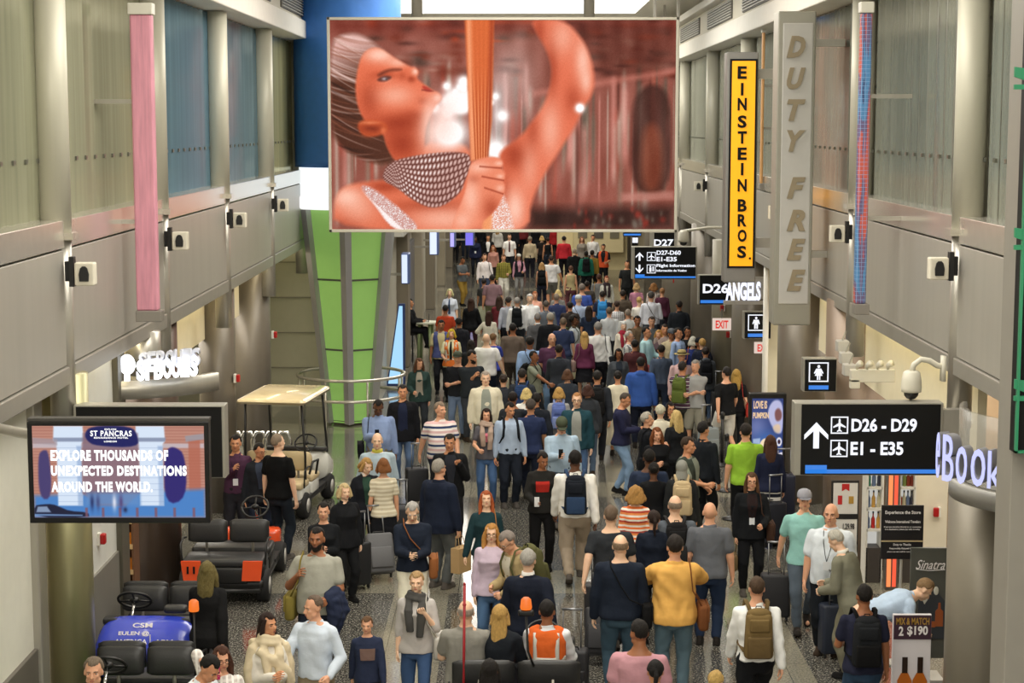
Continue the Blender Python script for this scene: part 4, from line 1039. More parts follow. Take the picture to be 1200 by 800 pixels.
# face turned up to the right
fm = poly_mask(X, Y, smooth_poly([(108, 240), (128, 172), (178, 150), (232, 188), (286, 220), (306, 222), (318, 240), (308, 258), (330, 276), (352, 290), (364, 300), (384, 306), (396, 322), (386, 340), (372, 352), (352, 392), (334, 440), (336, 545), (240, 548), (206, 490), (196, 440), (150, 420), (118, 380), (102, 310)]), 5)
skin(fm, [(186, 180, 52, 26, .85), (250, 206, 36, 16, .6), (306, 236, 12, 12, .8), (238, 316, 62, 36, .5), (380, 324, 16, 14, .7), (352, 390, 24, 60, .55), (205, 262, 20, 10, .3)], [(200, 250, 40, 14, .6), (292, 262, 14, 12, .75), (262, 252, 14, 16, .4), (150, 330, 36, 60, .6), (250, 410, 90, 34, .85), (260, 480, 70, 60, .85), (330, 335, 20, 14, .4), (300, 385, 40, 20, .5)], (226, 122, 90))
mixc(img, fm*.85*poly_mask(X, Y, smooth_poly([(176, 246), (214, 226), (262, 226), (258, 234), (216, 236), (184, 254)]), 5), (120, 62, 46))
mixc(img, fm*.9*poly_mask(X, Y, smooth_poly([(172, 266), (196, 250), (226, 252), (222, 262), (198, 272)]), 4), (96, 56, 50)); mixc(img, .8*blob(X, Y, 202, 261, 9, 5), (206, 200, 204)); mixc(img, .7*blob(X, Y, 208, 262, 4, 4), (70, 60, 64))
mixc(img, fm*.85*poly_mask(X, Y, smooth_poly([(326, 282), (350, 288), (366, 300), (352, 306), (334, 300)]), 4), (178, 58, 48)); mixc(img, fm*.7*poly_mask(X, Y, [(326, 296), (366, 301), (366, 304), (326, 300)], 3), (110, 40, 34))
mixc(img, .9*poly_mask(X, Y, smooth_poly([(104, 414), (136, 394), (200, 404), (218, 430), (184, 454), (126, 458)]), 5), (196, 92, 56)); mixc(img, .7*blob(X, Y, 160, 428, 34, 12), (126, 50, 32)); mixc(img, .6*blob(X, Y, 150, 408, 36, 6), (236, 150, 112)); mixc(img, .6*blob(X, Y, 196, 434, 10, 12), (236, 140, 100))
mixc(img, np.clip(1.7*blob(X, Y, 418, 442, 56, 48), 0, 1), (255, 252, 250)); mixc(img, .8*blob(X, Y, 395, 400, 46, 80), (250, 216, 206)); mixc(img, .5*blob(X, Y, 350, 450, 40, 80), (250, 206, 190))
# pearl collar in drooping rows
U_ = 548-44*(X-190)/300; L_ = np.maximum(702-190*((X-372)/185)**2, U_+44)
pm = poly_mask(X, Y, smooth_poly([(186, 602), (212, 540), (330, 514), (480, 504), (496, 545), (472, 600), (455, 650), (375, 704), (300, 676), (240, 626)]), 4)
mixc(img, pm, (96, 50, 42)); row = (Y-U_)/(L_-U_)*8.0
pear = np.clip(np.sin(PI*(row % 1)), 0, 1)**.6*(np.cos(2*PI*((X+Y*.25)/13.5+np.floor(row)*.5))*.5+.5)**.45
mixc(img, pm*np.clip(pear*.95, 0, 1), (226, 192, 184)); mixc(img, pm*np.clip(pear-.72, 0, 1)*3*np.clip(.4+.6*np.sin(X/37+Y/50), 0, 1), (255, 250, 248))
sp2 = rs.rand(*X.shape)
st = poly_mask(X, Y, smooth_poly([(110, 622), (150, 622), (240, 690), (330, 775), (225, 775), (170, 690)]), 5); mixc(img, st, (206, 158, 150))
for k in range(5): mixc(img, st*.8*np.exp(-((Y-640-k*14-.95*(X-120)+k*9)/4)**2), (255, 246, 244))
mixc(img, st*(sp2 > .8), (255, 250, 250))
st = poly_mask(X, Y, [(562, 690), (600, 650), (622, 700), (640, 775), (548, 775)], 6); mixc(img, st*.85, (226, 170, 150)); mixc(img, st*(sp2 > .72), (255, 250, 250))
# pole and hand
pl_ = poly_mask(X, Y, [(472, 60), (570, 60), (562, 400), (548, 535), (492, 535), (486, 400)], 5); mixc(img, pl_, (214, 112, 64))
mixc(img, pl_*.7*np.exp(-((X-(486+(Y-60)*.02))/9)**2), (250, 178, 138)); mixc(img, pl_*.6*np.exp(-((X-(562-(Y-60)*.03))/7)**2), (150, 60, 34))
for k in range(12): mixc(img, pl_*.55*np.clip((Y-200)/200, .1, 1)*np.exp(-((X-(492+k*6)+(Y-300)*.008*(k-6))/1.8)**2), [(250, 186, 144), (140, 58, 32)][k % 2])
mixc(img, .9*poly_mask(X, Y, [(540, 690), (566, 690), (560, 775), (528, 775)], 5), (236, 160, 112))
m_ = poly_mask(X, Y, smooth_poly([(484, 566), (496, 540), (530, 526), (572, 522), (598, 534), (600, 552), (592, 562), (608, 576), (606, 598), (600, 606), (608, 622), (604, 648), (585, 692), (540, 740), (470, 778), (418, 778), (448, 700), (474, 640)]), 4)
skin(m_, [(520, 560, 36, 18, .55), (490, 660, 28, 60, .6), (586, 546, 14, 8, .6), (590, 590, 12, 8, .55), (590, 630, 14, 12, .5), (460, 740, 30, 30, .5)], [(560, 700, 30, 40, .6), (500, 600, 20, 16, .4)], (232, 142, 112))
for (a, b, c, d) in ((520, 556, 596, 562), (528, 590, 604, 604), (536, 628, 602, 650)):
    t = np.clip((X-a)/(c-a), 0, 1); mixc(img, .7*np.exp(-((Y-(b+(d-b)*t))/3.2)**2)*((X > a) & (X < c)), (150, 62, 42))
mixc(img, np.clip(1.8*blob(X, Y, 859, 359, 14), 0, 1), (255, 255, 255))
n_ = rs.normal(size=X.shape)*3; img += n_[..., None]; img = (img-128)*1.14+120
picture('screen_image', scr, (X0+b_, SY-.01, Z0+b_), (W_-2*b_, 0, 0), (0, 0, H_-2*b_), img, vcol_mat('video_screen_light', 1.0))

# ------------------------------------------------------------------ pillar dressed with the blue banner, light box and green lanterns
PY = 38.2; pc = atY(411, 400, PY); PX = pc.x
pil = thing('advertising_pillar', 'tapering pillar with green backlit panels, grey ribs and a white light box', 'pillar', (PX, PY, 0))
zb, zt = .05, 4.62
GREEN = mat('green_backlit_panel', '90b86a', .4); gb = GREEN.node_tree.nodes['Principled BSDF']; gb.inputs['Emission Color'].default_value = (*lin('8cc060'), 1); gb.inputs['Emission Strength'].default_value = .36
def hw(z): return .50+(1.00-.50)*(z-zb)/(zt-zb)
ang = [-180, -120, -60, 0, 60, 120]
def pt(a, z, k=1.): r_ = hw(z)/math.cos(math.radians(0))*k; return (r_*math.cos(math.radians(a)), r_*math.sin(math.radians(a)), z)
for i in range(6):
    a, b = ang[i], ang[i]+60
    # rotate so one rib faces the viewer
    a += 30; b += 30
    for z0, z1 in ((zb, 1.62), (1.66, 3.12), (3.16, zt)):
        q = MB(); q.add([pt(a, z0, .97), pt(b, z0, .97), pt(b, z1, .97), pt(a, z1, .97), pt(a, z0, .90), pt(b, z0, .90), pt(b, z1, .90), pt(a, z1, .90)], [(0, 1, 2, 3), (7, 6, 5, 4), (0, 4, 5, 1), (3, 2, 6, 7)]); q.build('green_panel', GREEN, pil)
    q = MB(); q.tube([pt(a, zb, .99), pt(a, zt, .99)], [.105, .125], 4); q.build('rib', mat('rib_grey', 'a9a8aa', .4, .2), pil)
q = MB()
for z in (1.64, 3.14): q.loft([[pt(a+30, z-.02, 1.0) for a in ang], [pt(a+30, z+.02, 1.0) for a in ang]])
q.build('cross_bar', mat('bar_grey', '6a6c66', .4, .4), pil)
q = MB(); q.loft([[pt(a+30, 0, .8) for a in ang], [pt(a+30, .1, 1.0) for a in ang]]); q.build('plinth', mat('plinth', '6d675c', .5), pil)
q = MB(); q.lathe([(1.06, 4.62), (1.12, 4.66), (1.12, 4.86), (1.06, 4.90)], n=40); q.build('light_box_rim', emat('lightbox_rim', 'ffffff', 1.0), pil, True)
q = MB(); q.lathe([(1.05, 4.9), (1.05, 5.5)], n=40); q.build('light_box', emat('light_box', 'f2fbff', 1.15), pil, True)
q = MB(); q.loft([[(1.13*math.cos(2*PI*j/60)+.008*math.sin(j*3+z*4), 1.13*math.sin(2*PI*j/60)+.008*math.cos(j*5), z) for j in range(60)] for z in np.linspace(5.5, 9.5, 30)])
q.build('banner', mat('blue_banner', '3878cc', .5, var=.12, bump=.15, bscale=6), pil, True, label if False else 0)
pil.children[-1]['label'] = 'blue fabric banner wrapped round the top'
text('SLEEK', (PX+.1, PY-1.15, 9.05), 1.1, .16, mat('banner_print', '2fa08a', .5), pil, 'printed_letters')
rl = thing('ring_railing', 'round steel railing guarding the foot of the green pillar', 'railing', (PX, PY, 0))
for z in (.62, 1.06):
    q = MB(); q.tube([(1.15*math.cos(2*PI*k/48), 1.15*math.sin(2*PI*k/48), z) for k in range(49)], .035, 10); q.build('rail', CHROME if False else POLISH, rl, True)
for k in range(8):
    a = 2*PI*(k+.5)/8; q = MB(); q.tube([(1.15*math.cos(a), 1.15*math.sin(a), 0), (1.15*math.cos(a), 1.15*math.sin(a), 1.06)], .025, 10); q.build('post', POLISH, rl, True)
# ------------------------------------------------------------------ hanging direction signs
def arrow(mb, x, y, z, h, up=True, w=None):
    w = w or h*.9; s_ = 1 if up else -1
    mb.prism([(0, .5*h), (.5*w, .02*h), (.5*w, -.16*h), (.12*w, .16*h), (.12*w, -.5*h), (-.12*w, -.5*h), (-.12*w, .16*h), (-.5*w, -.16*h), (-.5*w, .02*h)] if up else
             [(0, -.5*h), (-.5*w, -.02*h), (-.5*w, .16*h), (-.12*w, -.16*h), (-.12*w, .5*h), (.12*w, .5*h), (.12*w, -.16*h), (.5*w, .16*h), (.5*w, -.02*h)], (x, y, z), (1, 0, 0), (0, 0, 1), (0, .004, 0))
def squareframe(mb, x, y, z, s_, t=.07):
    for a, b in (((-.5, -.5), (.5, -.5+t)), ((-.5, .5-t), (.5, .5)), ((-.5, -.5), (-.5+t, .5)), ((.5-t, -.5), (.5, .5))):
        mb.box2((x+a[0]*s_, y, z+a[1]*s_), (x+b[0]*s_, y+.004, z+b[1]*s_))
PLANE = [(0, .40), (.05, .33), (.055, .12), (.36, -.08), (.36, -.16), (.055, -.05), (.045, -.26), (.14, -.34), (.14, -.39), (0, -.35), (-.14, -.39), (-.14, -.34), (-.045, -.26), (-.055, -.05), (-.36, -.16), (-.36, -.08), (-.055, .12), (-.05, .33)]
def sign(nm, label, px0, py0, px1, py1, Y, bar=(0, 1), cat='sign', depth=.22, edge='l'):
    a, b = atY(px0, py1, Y), atY(px1, py0, Y); t = thing(nm, label, cat, ((a.x+b.x)/2, Y, a.z))
    q = MB(t.location); q.box2((a.x, Y, a.z), (b.x, Y+depth, b.z)); q.build('case', mat('sign_case', 'aaa79c', .4, .5), t, bevel=.008)
    w_, h_ = b.x-a.x, b.z-a.z; e0 = .045*w_ if edge == 'l' else .02*w_; e1 = .02*w_ if edge == 'l' else .02*w_
    if edge == 'none': e0 = e1 = .01
    q = MB(t.location); q.box2((a.x+e0, Y-.012, a.z+.012), (b.x-e1, Y, b.z-.015)); q.build('face', BLACKM, t)
    t['_'] = 0; del t['_']
    return t, a, b
def F(a, b, u, v): return a.x+(b.x-a.x)*u, a.z+(b.z-a.z)*v
t, a, b = sign('gate_sign', 'black hanging gate sign with white arrow, D26 - D29 and E1 - E35', 930, 472, 1106, 557, 18.0)
w_, h_ = b.x-a.x, b.z-a.z; yf = 17.975
q = MB(t.location); x, z = F(a, b, .145, .56); arrow(q, x, yf, z, .36*h_); q.build('arrow', W_EM, t)
for i, v in enumerate((.70, .38)):
    x, z = F(a, b, .30, v); q = MB(t.location); squareframe(q, x, yf, z, .235*h_); q.prism([(p[0]*.235*h_, p[1]*.235*h_) for p in PLANE], (x, yf, z), (1, 0, 0), (0, 0, 1), (0, .004, 0)); q.build('plane_symbol', W_EM, t)
x, z = F(a, b, .60, .70); text('D26 - D29', (x, yf, z), .44*w_, .185*h_, W_EM, t, off=.03)
x, z = F(a, b, .555, .38); text('E1 - E35', (x, yf, z), .355*w_, .185*h_, W_EM, t, off=.03)
q = MB(t.location); x0, z0 = F(a, b, .075, .035); x1, z1 = F(a, b, .985, .09); q.box2((x0, yf, z0), (x1, yf+.004, z1)); x1, z1 = F(a, b, .22, .15); q.box2((x0, yf, z0), (x1, yf+.004, z1)); q.build('blue_bar', B_EM, t)
q = MB(t.location); q.box2((b.x, 18.02, a.z+.1*h_), (4.62, 18.16, a.z+.9*h_)); q.build('mount', STEEL, t)
q = MB(t.location); q.box2((4.50, 18.16, a.z+.3*h_), (4.62, 18.75, a.z+.7*h_)); q.build('mount_arm', STEEL, t)
t, a, b = sign('gate_sign', 'rear of a black gate sign mostly hidden behind the left video monitor', 88, 475, 263, 560, 18.0, edge='r')
q = MB(t.location); x0, z0 = F(a, b, .885, .18); q.box2((x0, yf, z0), (x0+.03, yf+.004, z0+.055)); q.build('blue_mark', B_EM, t)
q = MB(t.location); q.box2((a.x-.25, 18.05, a.z+.2*(b.z-a.z)), (a.x, 18.15, a.z+.8*(b.z-a.z))); q.build('mount', STEEL, t)
q = MB(t.location); x0, z0 = F(a, b, .885, .60); q.box2((x0, yf, z0), (x0+.02, yf+.004, z0+.065)); q.build('white_mark', W_EM, t)
t, a, b = sign('gate_sign', 'black hanging sign with two arrows, D27-D60, E1-E35 and Flight Information', 740, 289, 817, 327, 42.0)
w_, h_ = b.x-a.x, b.z-a.z; yf = 41.975
q = MB(t.location)
x, z = F(a, b, .12, .70); arrow(q, x, yf, z, .26*h_); x, z = F(a, b, .12, .32); arrow(q, x, yf, z, .26*h_, False); q.build('arrows', W_EM, t)
for v in (.70, .32):
    x, z = F(a, b, .30, v); q = MB(t.location); squareframe(q, x, yf, z, .27*h_)
    if v > .5: q.prism([(p[0]*.27*h_, p[1]*.27*h_) for p in PLANE], (x, yf, z), (1, 0, 0), (0, 0, 1), (0, .004, 0))
    else: q.box((x-.02, yf, z-.02), (.05, .004, .10)); q.ell((x-.02, yf, z+.055), (.02, .004, .02), 10, 6); q.box((x+.045, yf, z), (.03, .004, .12))
    q.build('symbol', W_EM, t)
for s_, u0, u1, v, hh in (('D27-D60', .38, .75, .82, .14), ('E1-E35', .38, .69, .62, .14), ('Flight Information', .38, .97, .41, .12), ('Información de Vuelos', .38, .84, .27, .07)):
    x, z = F(a, b, (u0+u1)/2, v); text(s_, (x, yf, z), (u1-u0)*w_, hh*h_, W_EM, t, off=.03)
q = MB(t.location); x0, z0 = F(a, b, .055, .04); x1, z1 = F(a, b, .98, .09); q.box2((x0, yf, z0), (x1, yf+.004, z1)); x1, z1 = F(a, b, .2, .15); q.box2((x0, yf, z0), (x1, yf+.004, z1)); q.build('blue_bar', B_EM, t)
q = MB(t.location); q.box2(((a.x+b.x)/2-.3, 42.05, b.z), ((a.x+b.x)/2-.24, 42.11, 9.65)); q.box2(((a.x+b.x)/2+.24, 42.05, b.z), ((a.x+b.x)/2+.3, 42.11, 9.65)); q.build('hanger', STEEL, t)
for lab, s_, r_, Y, bar in (('black gate sign reading D27 partly behind the arrow sign', 'D27', (762, 272, 791, 293), 50., None), ('black gate sign reading D26 with a blue bar below', 'D26', (818, 322, 856, 357), 38.6, 1), ('small black box sign at the far concourse end', '--', (740, 272, 748, 288), 60., None)):
    t, a, b = sign('gate_sign', lab, *r_, Y); w_, h_ = b.x-a.x, b.z-a.z
    x, z = F(a, b, .54, .55 if bar else .42); text(s_, (x, Y-.025, z), w_*.80, h_*(.32 if bar else .38), W_EM, t, off=.03)
    q = MB(t.location); q.box2((b.x-.1, Y+.2, (a.z+b.z)/2-.05), (b.x+.25, Y+.60, (a.z+b.z)/2+.05)) if bar else q.box2(((a.x+b.x)/2-.03, Y+.1, b.z), ((a.x+b.x)/2+.03, Y+.16, 9.65)); q.build('hanger', STEEL, t)
    if bar: q = MB(t.location); x0, z0 = F(a, b, .07, .06); x1, z1 = F(a, b, .96, .16); q.box2((x0, Y-.025, z0), (x1, Y-.02, z1)); q.build('blue_bar', B_EM, t)
t, a, b = sign('hanging_sign', 'thin black sign with a blue bar peeking out below the video screen', 730, 262, 752, 277, 58., edge='none')
q = MB(t.location); x0, z0 = F(a, b, .05, .08); x1, z1 = F(a, b, .95, .22); q.box2((x0, 57.97, z0), (x1, 57.98, z1)); q.build('blue_bar', B_EM, t)
q = MB(t.location); q.box2(((a.x+b.x)/2-.03, 58.1, b.z), ((a.x+b.x)/2+.03, 58.16, 9.65)); q.build('hanger', STEEL, t)
# ---- restroom signs
for (r_, Y, fem, lab) in (((871, 365, 904, 397), 34.3, 0, 'black restroom sign with white figure, the smaller one near the exit signs'), ((941, 420, 981, 459), 25.15, 1, "black restroom sign with white figure, the larger one above the big gate sign")):
    t, a, b = sign('restroom_sign', lab, *r_, Y, edge='l'); w_, h_ = b.x-a.x, b.z-a.z; yf = Y-.025
    x, z = F(a, b, .45, .60); s_ = .56*w_; q = MB(t.location); squareframe(q, x, yf, z, s_*1.05, .06)
    q.ell((x, yf, z+.30*s_), (.075*s_, .004, .085*s_), 14, 8)
    body = [(-.16, .19), (.16, .19), (.24, -.08), (.18, -.10), (.13, .05), (.12, -.12), (.12, -.40), (.02, -.40), (.02, -.14), (-.02, -.14), (-.02, -.40), (-.12, -.40), (-.12, -.12), (-.13, .05), (-.18, -.10), (-.24, -.08)]
    if fem: body = [(-.13, .19), (.13, .19), (.26, -.06), (.20, -.09), (.12, .04), (.20, -.20), (.09, -.20), (.09, -.42), (.02, -.42), (.02, -.2), (-.02, -.2), (-.02, -.42), (-.09, -.42), (-.09, -.20), (-.20, -.20), (-.12, .04), (-.20, -.09), (-.26, -.06)]
    q.prism([(p[0]*s_, p[1]*s_) for p in body], (x, yf, z), (1, 0, 0), (0, 0, 1), (0, .004, 0)); q.build('figure_symbol', W_EM, t)
    q = MB(t.location); x0, z0 = F(a, b, .16, .08); x1, z1 = F(a, b, .75, .20); q.box2((x0, yf, z0), (x1, yf+.004, z1)); q.build('blue_bar', B_EM, t)
    q = MB(t.location); q.box2((b.x-.12, Y+.2, a.z+.1), (b.x-.02, Y+.60, a.z+.3)); q.build('mount', STEEL, t)
# ---- exit signs
for (r_, Y, lab) in (((835, 373, 857, 387), 38.92, 'white exit sign with red letters on the taupe column, farther one'), ((884, 401, 906, 414), 34.68, 'white exit sign with red letters below the restroom sign, nearer one')):
    a, b = atY(r_[0], r_[3], Y), atY(r_[2], r_[1], Y); t = thing('exit_sign', lab, 'exit sign', ((a.x+b.x)/2, Y, a.z))
    q = MB(t.location); q.box2((a.x, Y, a.z), (b.x, Y+.06, b.z)); q.build('case', emat('exit_face', 'f5ded0', .8), t, bevel=.006)
    text('EXIT', ((a.x+b.x)/2, Y-.006, (a.z+b.z)/2), (b.x-a.x)*.68, (b.z-a.z)*.66, emat('exit_letters', 'e02a20', 1.0), t, off=.03)
    q = MB(t.location); q.box2(((a.x+b.x)/2-.02, Y+.02, b.z), ((a.x+b.x)/2+.02, Y+.05, b.z+.2)); q.build('stem', STEEL, t)
a = atY(896, 460, 33.6); t = thing('white_pole', 'slim white pole standing beside the nearer exit sign', 'pole', (a.x, 33.6, 0)); q = MB(); q.tube([(0, 0, .02), (0, 0, 3.9)], .055, 12); q.build('pole_tube', WHITE, t, True); MB().box((0, 0, .01), (.3, .3, .02)).build('base_plate', WHITE, t)
# ---- DUTY FREE blade sign
Y = 26.5; a, b = atY(906, 381, Y), atY(957, 13, Y)
t = thing('blade_sign', 'tall grey blade sign reading DUTY FREE in slanted letters', 'sign', ((a.x+b.x)/2, Y, a.z)); w_, h_ = b.x-a.x, b.z-a.z
q = MB(t.location); q.box2((a.x, Y, a.z), (b.x, Y+.5, b.z)); q.build('case', mat('blade_case', 'a6a498', .4, .4), t, bevel=.02)
c0, c1 = atY(912, 356, Y), atY(953, 27, Y); q = MB(t.location); q.box2((c0.x, Y-.02, c0.z), (c1.x, Y, c1.z)); q.build('face', mat('blade_face', 'c9c7c2', .45), t, bevel=.01)
q = MB(t.location); q.box2((b.x, Y+.1, b.z-.5), (XR+.2, Y+.3, b.z-.4)); q.build('bracket', STEEL, t)
q = MB(t.location); q.box2((b.x, Y+.1, a.z+1.0), (XR+.05, Y+.3, a.z+1.1)); q.build('bracket', STEEL, t)
LT = mat('tan_letters', '9c8e74', .5)
for ch, py in zip('DUTY FREE', (55, 92, 129, 165, 200, 220, 258, 292, 328)):
    if ch == ' ': continue
    c = atY(932.5, py, Y); text(ch, (c.x, Y-.035, c.z), .27, .315, LT, t, off=.045, shear=.28, depth=.03)
# ---- EINSTEIN BROS. blade sign
Y = 31.0; a, b = atY(848, 331, Y), atY(889.5, 61, Y)
t = thing('blade_sign', 'tall lit yellow blade sign reading EINSTEIN BROS. in black letters', 'sign', ((a.x+b.x)/2, Y, a.z))
q = MB(t.location); q.box2((a.x, Y, a.z), (b.x, Y+.4, b.z)); q.build('case', mat('blade_case2', '8e8c88', .4, .4), t, bevel=.02)
c0, c1 = atY(852, 314, Y), atY(888, 69, Y); q = MB(t.location); q.box2((c0.x, Y-.015, c0.z), (c1.x, Y, c1.z)); q.build('border', BLACKM, t)
c0, c1 = atY(854.5, 311.5, Y), atY(885.5, 71.5, Y)
ym = mat('yellow_lit_face', 'f0a414', .4, var=.18, vscale=1.4); yb_ = ym.node_tree.nodes['Principled BSDF']; yb_.inputs['Emission Color'].default_value = (*lin('ffae10'), 1); yb_.inputs['Emission Strength'].default_value = .55
q = MB(t.location); q.box2((c0.x, Y-.02, c0.z), (c1.x, Y-.014, c1.z)); q.build('face', ym, t)
for ch, py in zip('EINSTEIN BROS.', (85, 104.5, 122, 142.5, 161, 180, 198, 217, 0, 241, 257.5, 271.5+.5, 295, 0)):
    if ch in ' .' : continue
    if ch == 'O': py = 271
    c = atY(869.5 if ch != 'S' or py < 200 else 869, {'B': 240.5, 'R': 258, 'O': 276}.get(ch, py), Y); text(ch, (c.x, Y-.03, c.z), .045 if ch == 'I' else .155, .215, BLACKM, t, off=.035, depth=.02)
c = atY(878.5, 302.5, Y); q = MB(t.location); q.box((c.x, Y-.03, c.z), (.035, .02, .035)); q.build('full_stop', BLACKM, t)
for zz in (b.z-.45, a.z+.6): q = MB(t.location); q.box2((b.x, Y+.1, zz), (XR+.1, Y+.25, zz+.17)); q.build('bracket', STEEL, t)
# ---- banners like vertical fins
def fin(label, px0, py0, px1, py1, Y, m, cols=None, s_=-1):
    a, b = atY(px0, py1, Y), atY(px1, py0, Y); t = thing('vertical_banner', label, 'banner', ((a.x+b.x)/2, Y, a.z))
    q = MB(t.location); q.box2((a.x, Y, a.z), (b.x, Y+.14, b.z)); o = q.build('panel', m, t, bevel=.02)
    q = MB(t.location); q.box2((a.x-.015, Y-.02, b.z), (b.x+.015, Y+.16, b.z+.13)); q.build('top_cap', mat('cap_white', 'd2cfc2', .4), t, bevel=.01)
    q = MB(t.location); q.box2((a.x-.01, Y-.02, a.z-.13), (b.x+.04, Y+.16, a.z)); q.build('bottom_cap', mat('cap_grey', '8d8880', .4, .3), t, bevel=.01)
    xx = b.x if s_ > 0 else a.x
    q = MB(t.location); q.box2((xx, Y+.04, b.z-1), (xx+s_*.5, Y+.10, b.z-.95)); q.build('bracket', STEEL, t)
    q = MB(t.location); q.box2((xx, Y+.04, a.z+1), (xx+s_*.4, Y+.10, a.z+1.05)); q.build('bracket', STEEL, t); return t
fin('pink vertical banner fin on the left wall', 160, 17, 177, 364, 20.6, mat('pink_banner', 'd08fa0', .5, var=.40, aniso=(6, 2, .5), vscale=4), s_=-1)
bm = mat('blue_red_banner', '5a6c98', .5)
nt = bm.node_tree; nn = [n for n in nt.nodes if n.type == 'TEX_NOISE'][0]; nn.inputs['Scale'].default_value = 1.6
cr = nt.nodes.new('ShaderNodeValToRGB'); cr.color_ramp.interpolation = 'CONSTANT'
for i, (p_, c_) in enumerate(((0, '3a4a78'), (.36, '4f86b8'), (.44, '6a5a80'), (.50, 'c85a4a'), (.60, 'b8b4b8'))):
    e = cr.color_ramp.elements[i] if i < 2 else cr.color_ramp.elements.new(p_); e.position = p_; e.color = (*lin(c_), 1)
mp = nt.nodes.new('ShaderNodeMapping'); mp.inputs['Scale'].default_value = (5, 1, .35); tcn = [n for n in nt.nodes if n.type == 'TEX_COORD'][0]
nt.links.new(tcn.outputs['Object'], mp.inputs[0]); nt.links.new(mp.outputs[0], nn.inputs['Vector']); nt.links.new(nn.outputs['Fac'], cr.inputs[0])
br = nt.nodes.new('ShaderNodeTexBrick'); br.inputs['Scale'].default_value = 3.5; br.inputs['Mortar Size'].default_value = .012; br.offset = 0
mp2 = nt.nodes.new('ShaderNodeMapping'); mp2.inputs['Rotation'].default_value = (PI/2, 0, 0); mp2.inputs['Scale'].default_value = (1.6, 1.6, 1.6); br.inputs['Row Height'].default_value = .28; br.inputs['Brick Width'].default_value = .28; nt.links.new(tcn.outputs['Object'], mp2.inputs[0]); nt.links.new(mp2.outputs[0], br.inputs['Vector'])
mx = nt.nodes.new('ShaderNodeMix'); mx.data_type = 'RGBA'; nt.links.new(br.outputs['Fac'], mx.inputs[0]); nt.links.new(cr.outputs[0], mx.inputs[6]); mx.inputs[7].default_value = (*lin('8fb0d8'), 1); nt.links.new(mx.outputs[2], nt.nodes['Principled BSDF'].inputs['Base Color'])
fin('blue and red patterned vertical banner fin on the right wall', 1002, 15, 1023, 356, 21.5, bm, s_=1)
fin('slim orange vertical banner fin beside the duty free sign', 891, 38, 897, 215, 33.5, mat('orange_fin', 'd9a468', .5), s_=1)

# ------------------------------------------------------------------ green framed coffee shop sign, near right edge
t = thing('cafe_sign', 'dark sign with green frame bars at the right edge of the view', 'sign', (3.75, 13.0, 3.9))
a, b = atY(1188, 530, 13.0), atY(1260, -20, 13.0)
q = MB(t.location); q.box2((a.x, 13.0, a.z), (b.x, 13.12, b.z)); q.build('face', BLACKM, t)
GF = mat('cafe_green', '2f8a62', .4); q = MB(t.location); q.box2((a.x, 12.96, a.z), (a.x+.018, 13.0, b.z)); q.box2((a.x, 12.96, a.z), (b.x, 13.0, a.z+.018)); q.build('frame', GF, t)
for py in (85, 273, 450):
    q = MB(t.location); c = atY(1188, py, 13.0); q.prism([(0, 0), (.35, -.12), (.35, .02), (0, .07)], (c.x, 12.97, c.z-.03), (1, 0, 0), (0, 0, 1), (0, .03, 0)); q.box2((c.x, 12.97, c.z-.12), (c.x+.4, 13.0, c.z-.085)); q.build('green_bar', GF, t)
# ------------------------------------------------------------------ lit shop letters "Books" round the drum fascia
BC = Vector((5.05, 16.4, 0)); t = thing('shop_fascia', 'curved grey fascia with a clear upper rim round the right column', 'fascia', BC)
R_ = 1.02
def arc(r_, z, a0=150, a1=300, n=40): return [(r_*math.cos(math.radians(a0+(a1-a0)*k/n)), r_*math.sin(math.radians(a0+(a1-a0)*k/n)), z) for k in range(n+1)]
def band_arc(mb, r0, r1, z0, z1, a0=150, a1=300):
    A, B, C_, D = arc(r1, z0, a0, a1), arc(r1, z1, a0, a1), arc(r0, z1, a0, a1), arc(r0, z0, a0, a1); n = len(A)
    vs = A+B+C_+D; fs = []
    for i in range(n-1):
        for k in range(4): p, q_ = k*n+i, ((k+1) % 4)*n+i; fs.append((p, p+1, q_+1, q_))
    mb.add(vs, fs)
q = MB(); band_arc(q, R_-.12, R_-.02, 3.05-.10, 3.12); q.build('lower_band', mat('fascia_grey', '9c9a94', .4, .3), t, True)
q = MB(); band_arc(q, R_-.14, R_-.10, 3.12, 3.78); q.build('clear_rim', mat('clear_plastic', 'b8b6ae', .2, alpha=.35), t, True)
q = MB(); q.lathe([(.30, 3.0), (R_-.14, 3.0), (R_-.14, 3.05), (.3, 3.05)], n=40); q.build('canopy_disc', LGREY, t, True)
bt = thing('shop_letters', 'glowing violet-white letters spelling Books on the curved fascia', 'letters', BC, group=None)
LG = emat('letter_glow', 'c4c8ff', 1.15); LS = mat('letter_sides', '8d8d92', .4, .3)
for ch, px_, py_, w_, h_ in (('e', 1099, 533, .05, .40), ('B', 1111, 537, .13, .40), ('o', 1126.5, 545, .115, .32), ('o', 1146, 548, .135, .32), ('k', 1166, 551, .13, .32), ('s', 1184, 553, .12, .30)):
    Yp = {1099: 15.98, 1111: 15.75, 1126.5: 15.60, 1146: 15.48, 1166: 15.40, 1184: 15.36}[px_]
    c = atY(px_, py_, Yp); ang_ = math.atan2(c.x-BC.x, -(c.y-BC.y)); ux = (math.cos(ang_), math.sin(ang_), 0)
    text(ch, c, w_*1.05, h_*1.04, LG, bt, 'letter', off=.0, ux=ux, depth=.01); text(ch, Vector(c)+Vector((-ux[1]*.06, ux[0]*.06, .012)), w_, h_, LS, bt, 'letter_return', off=.01, ux=ux, depth=.10)
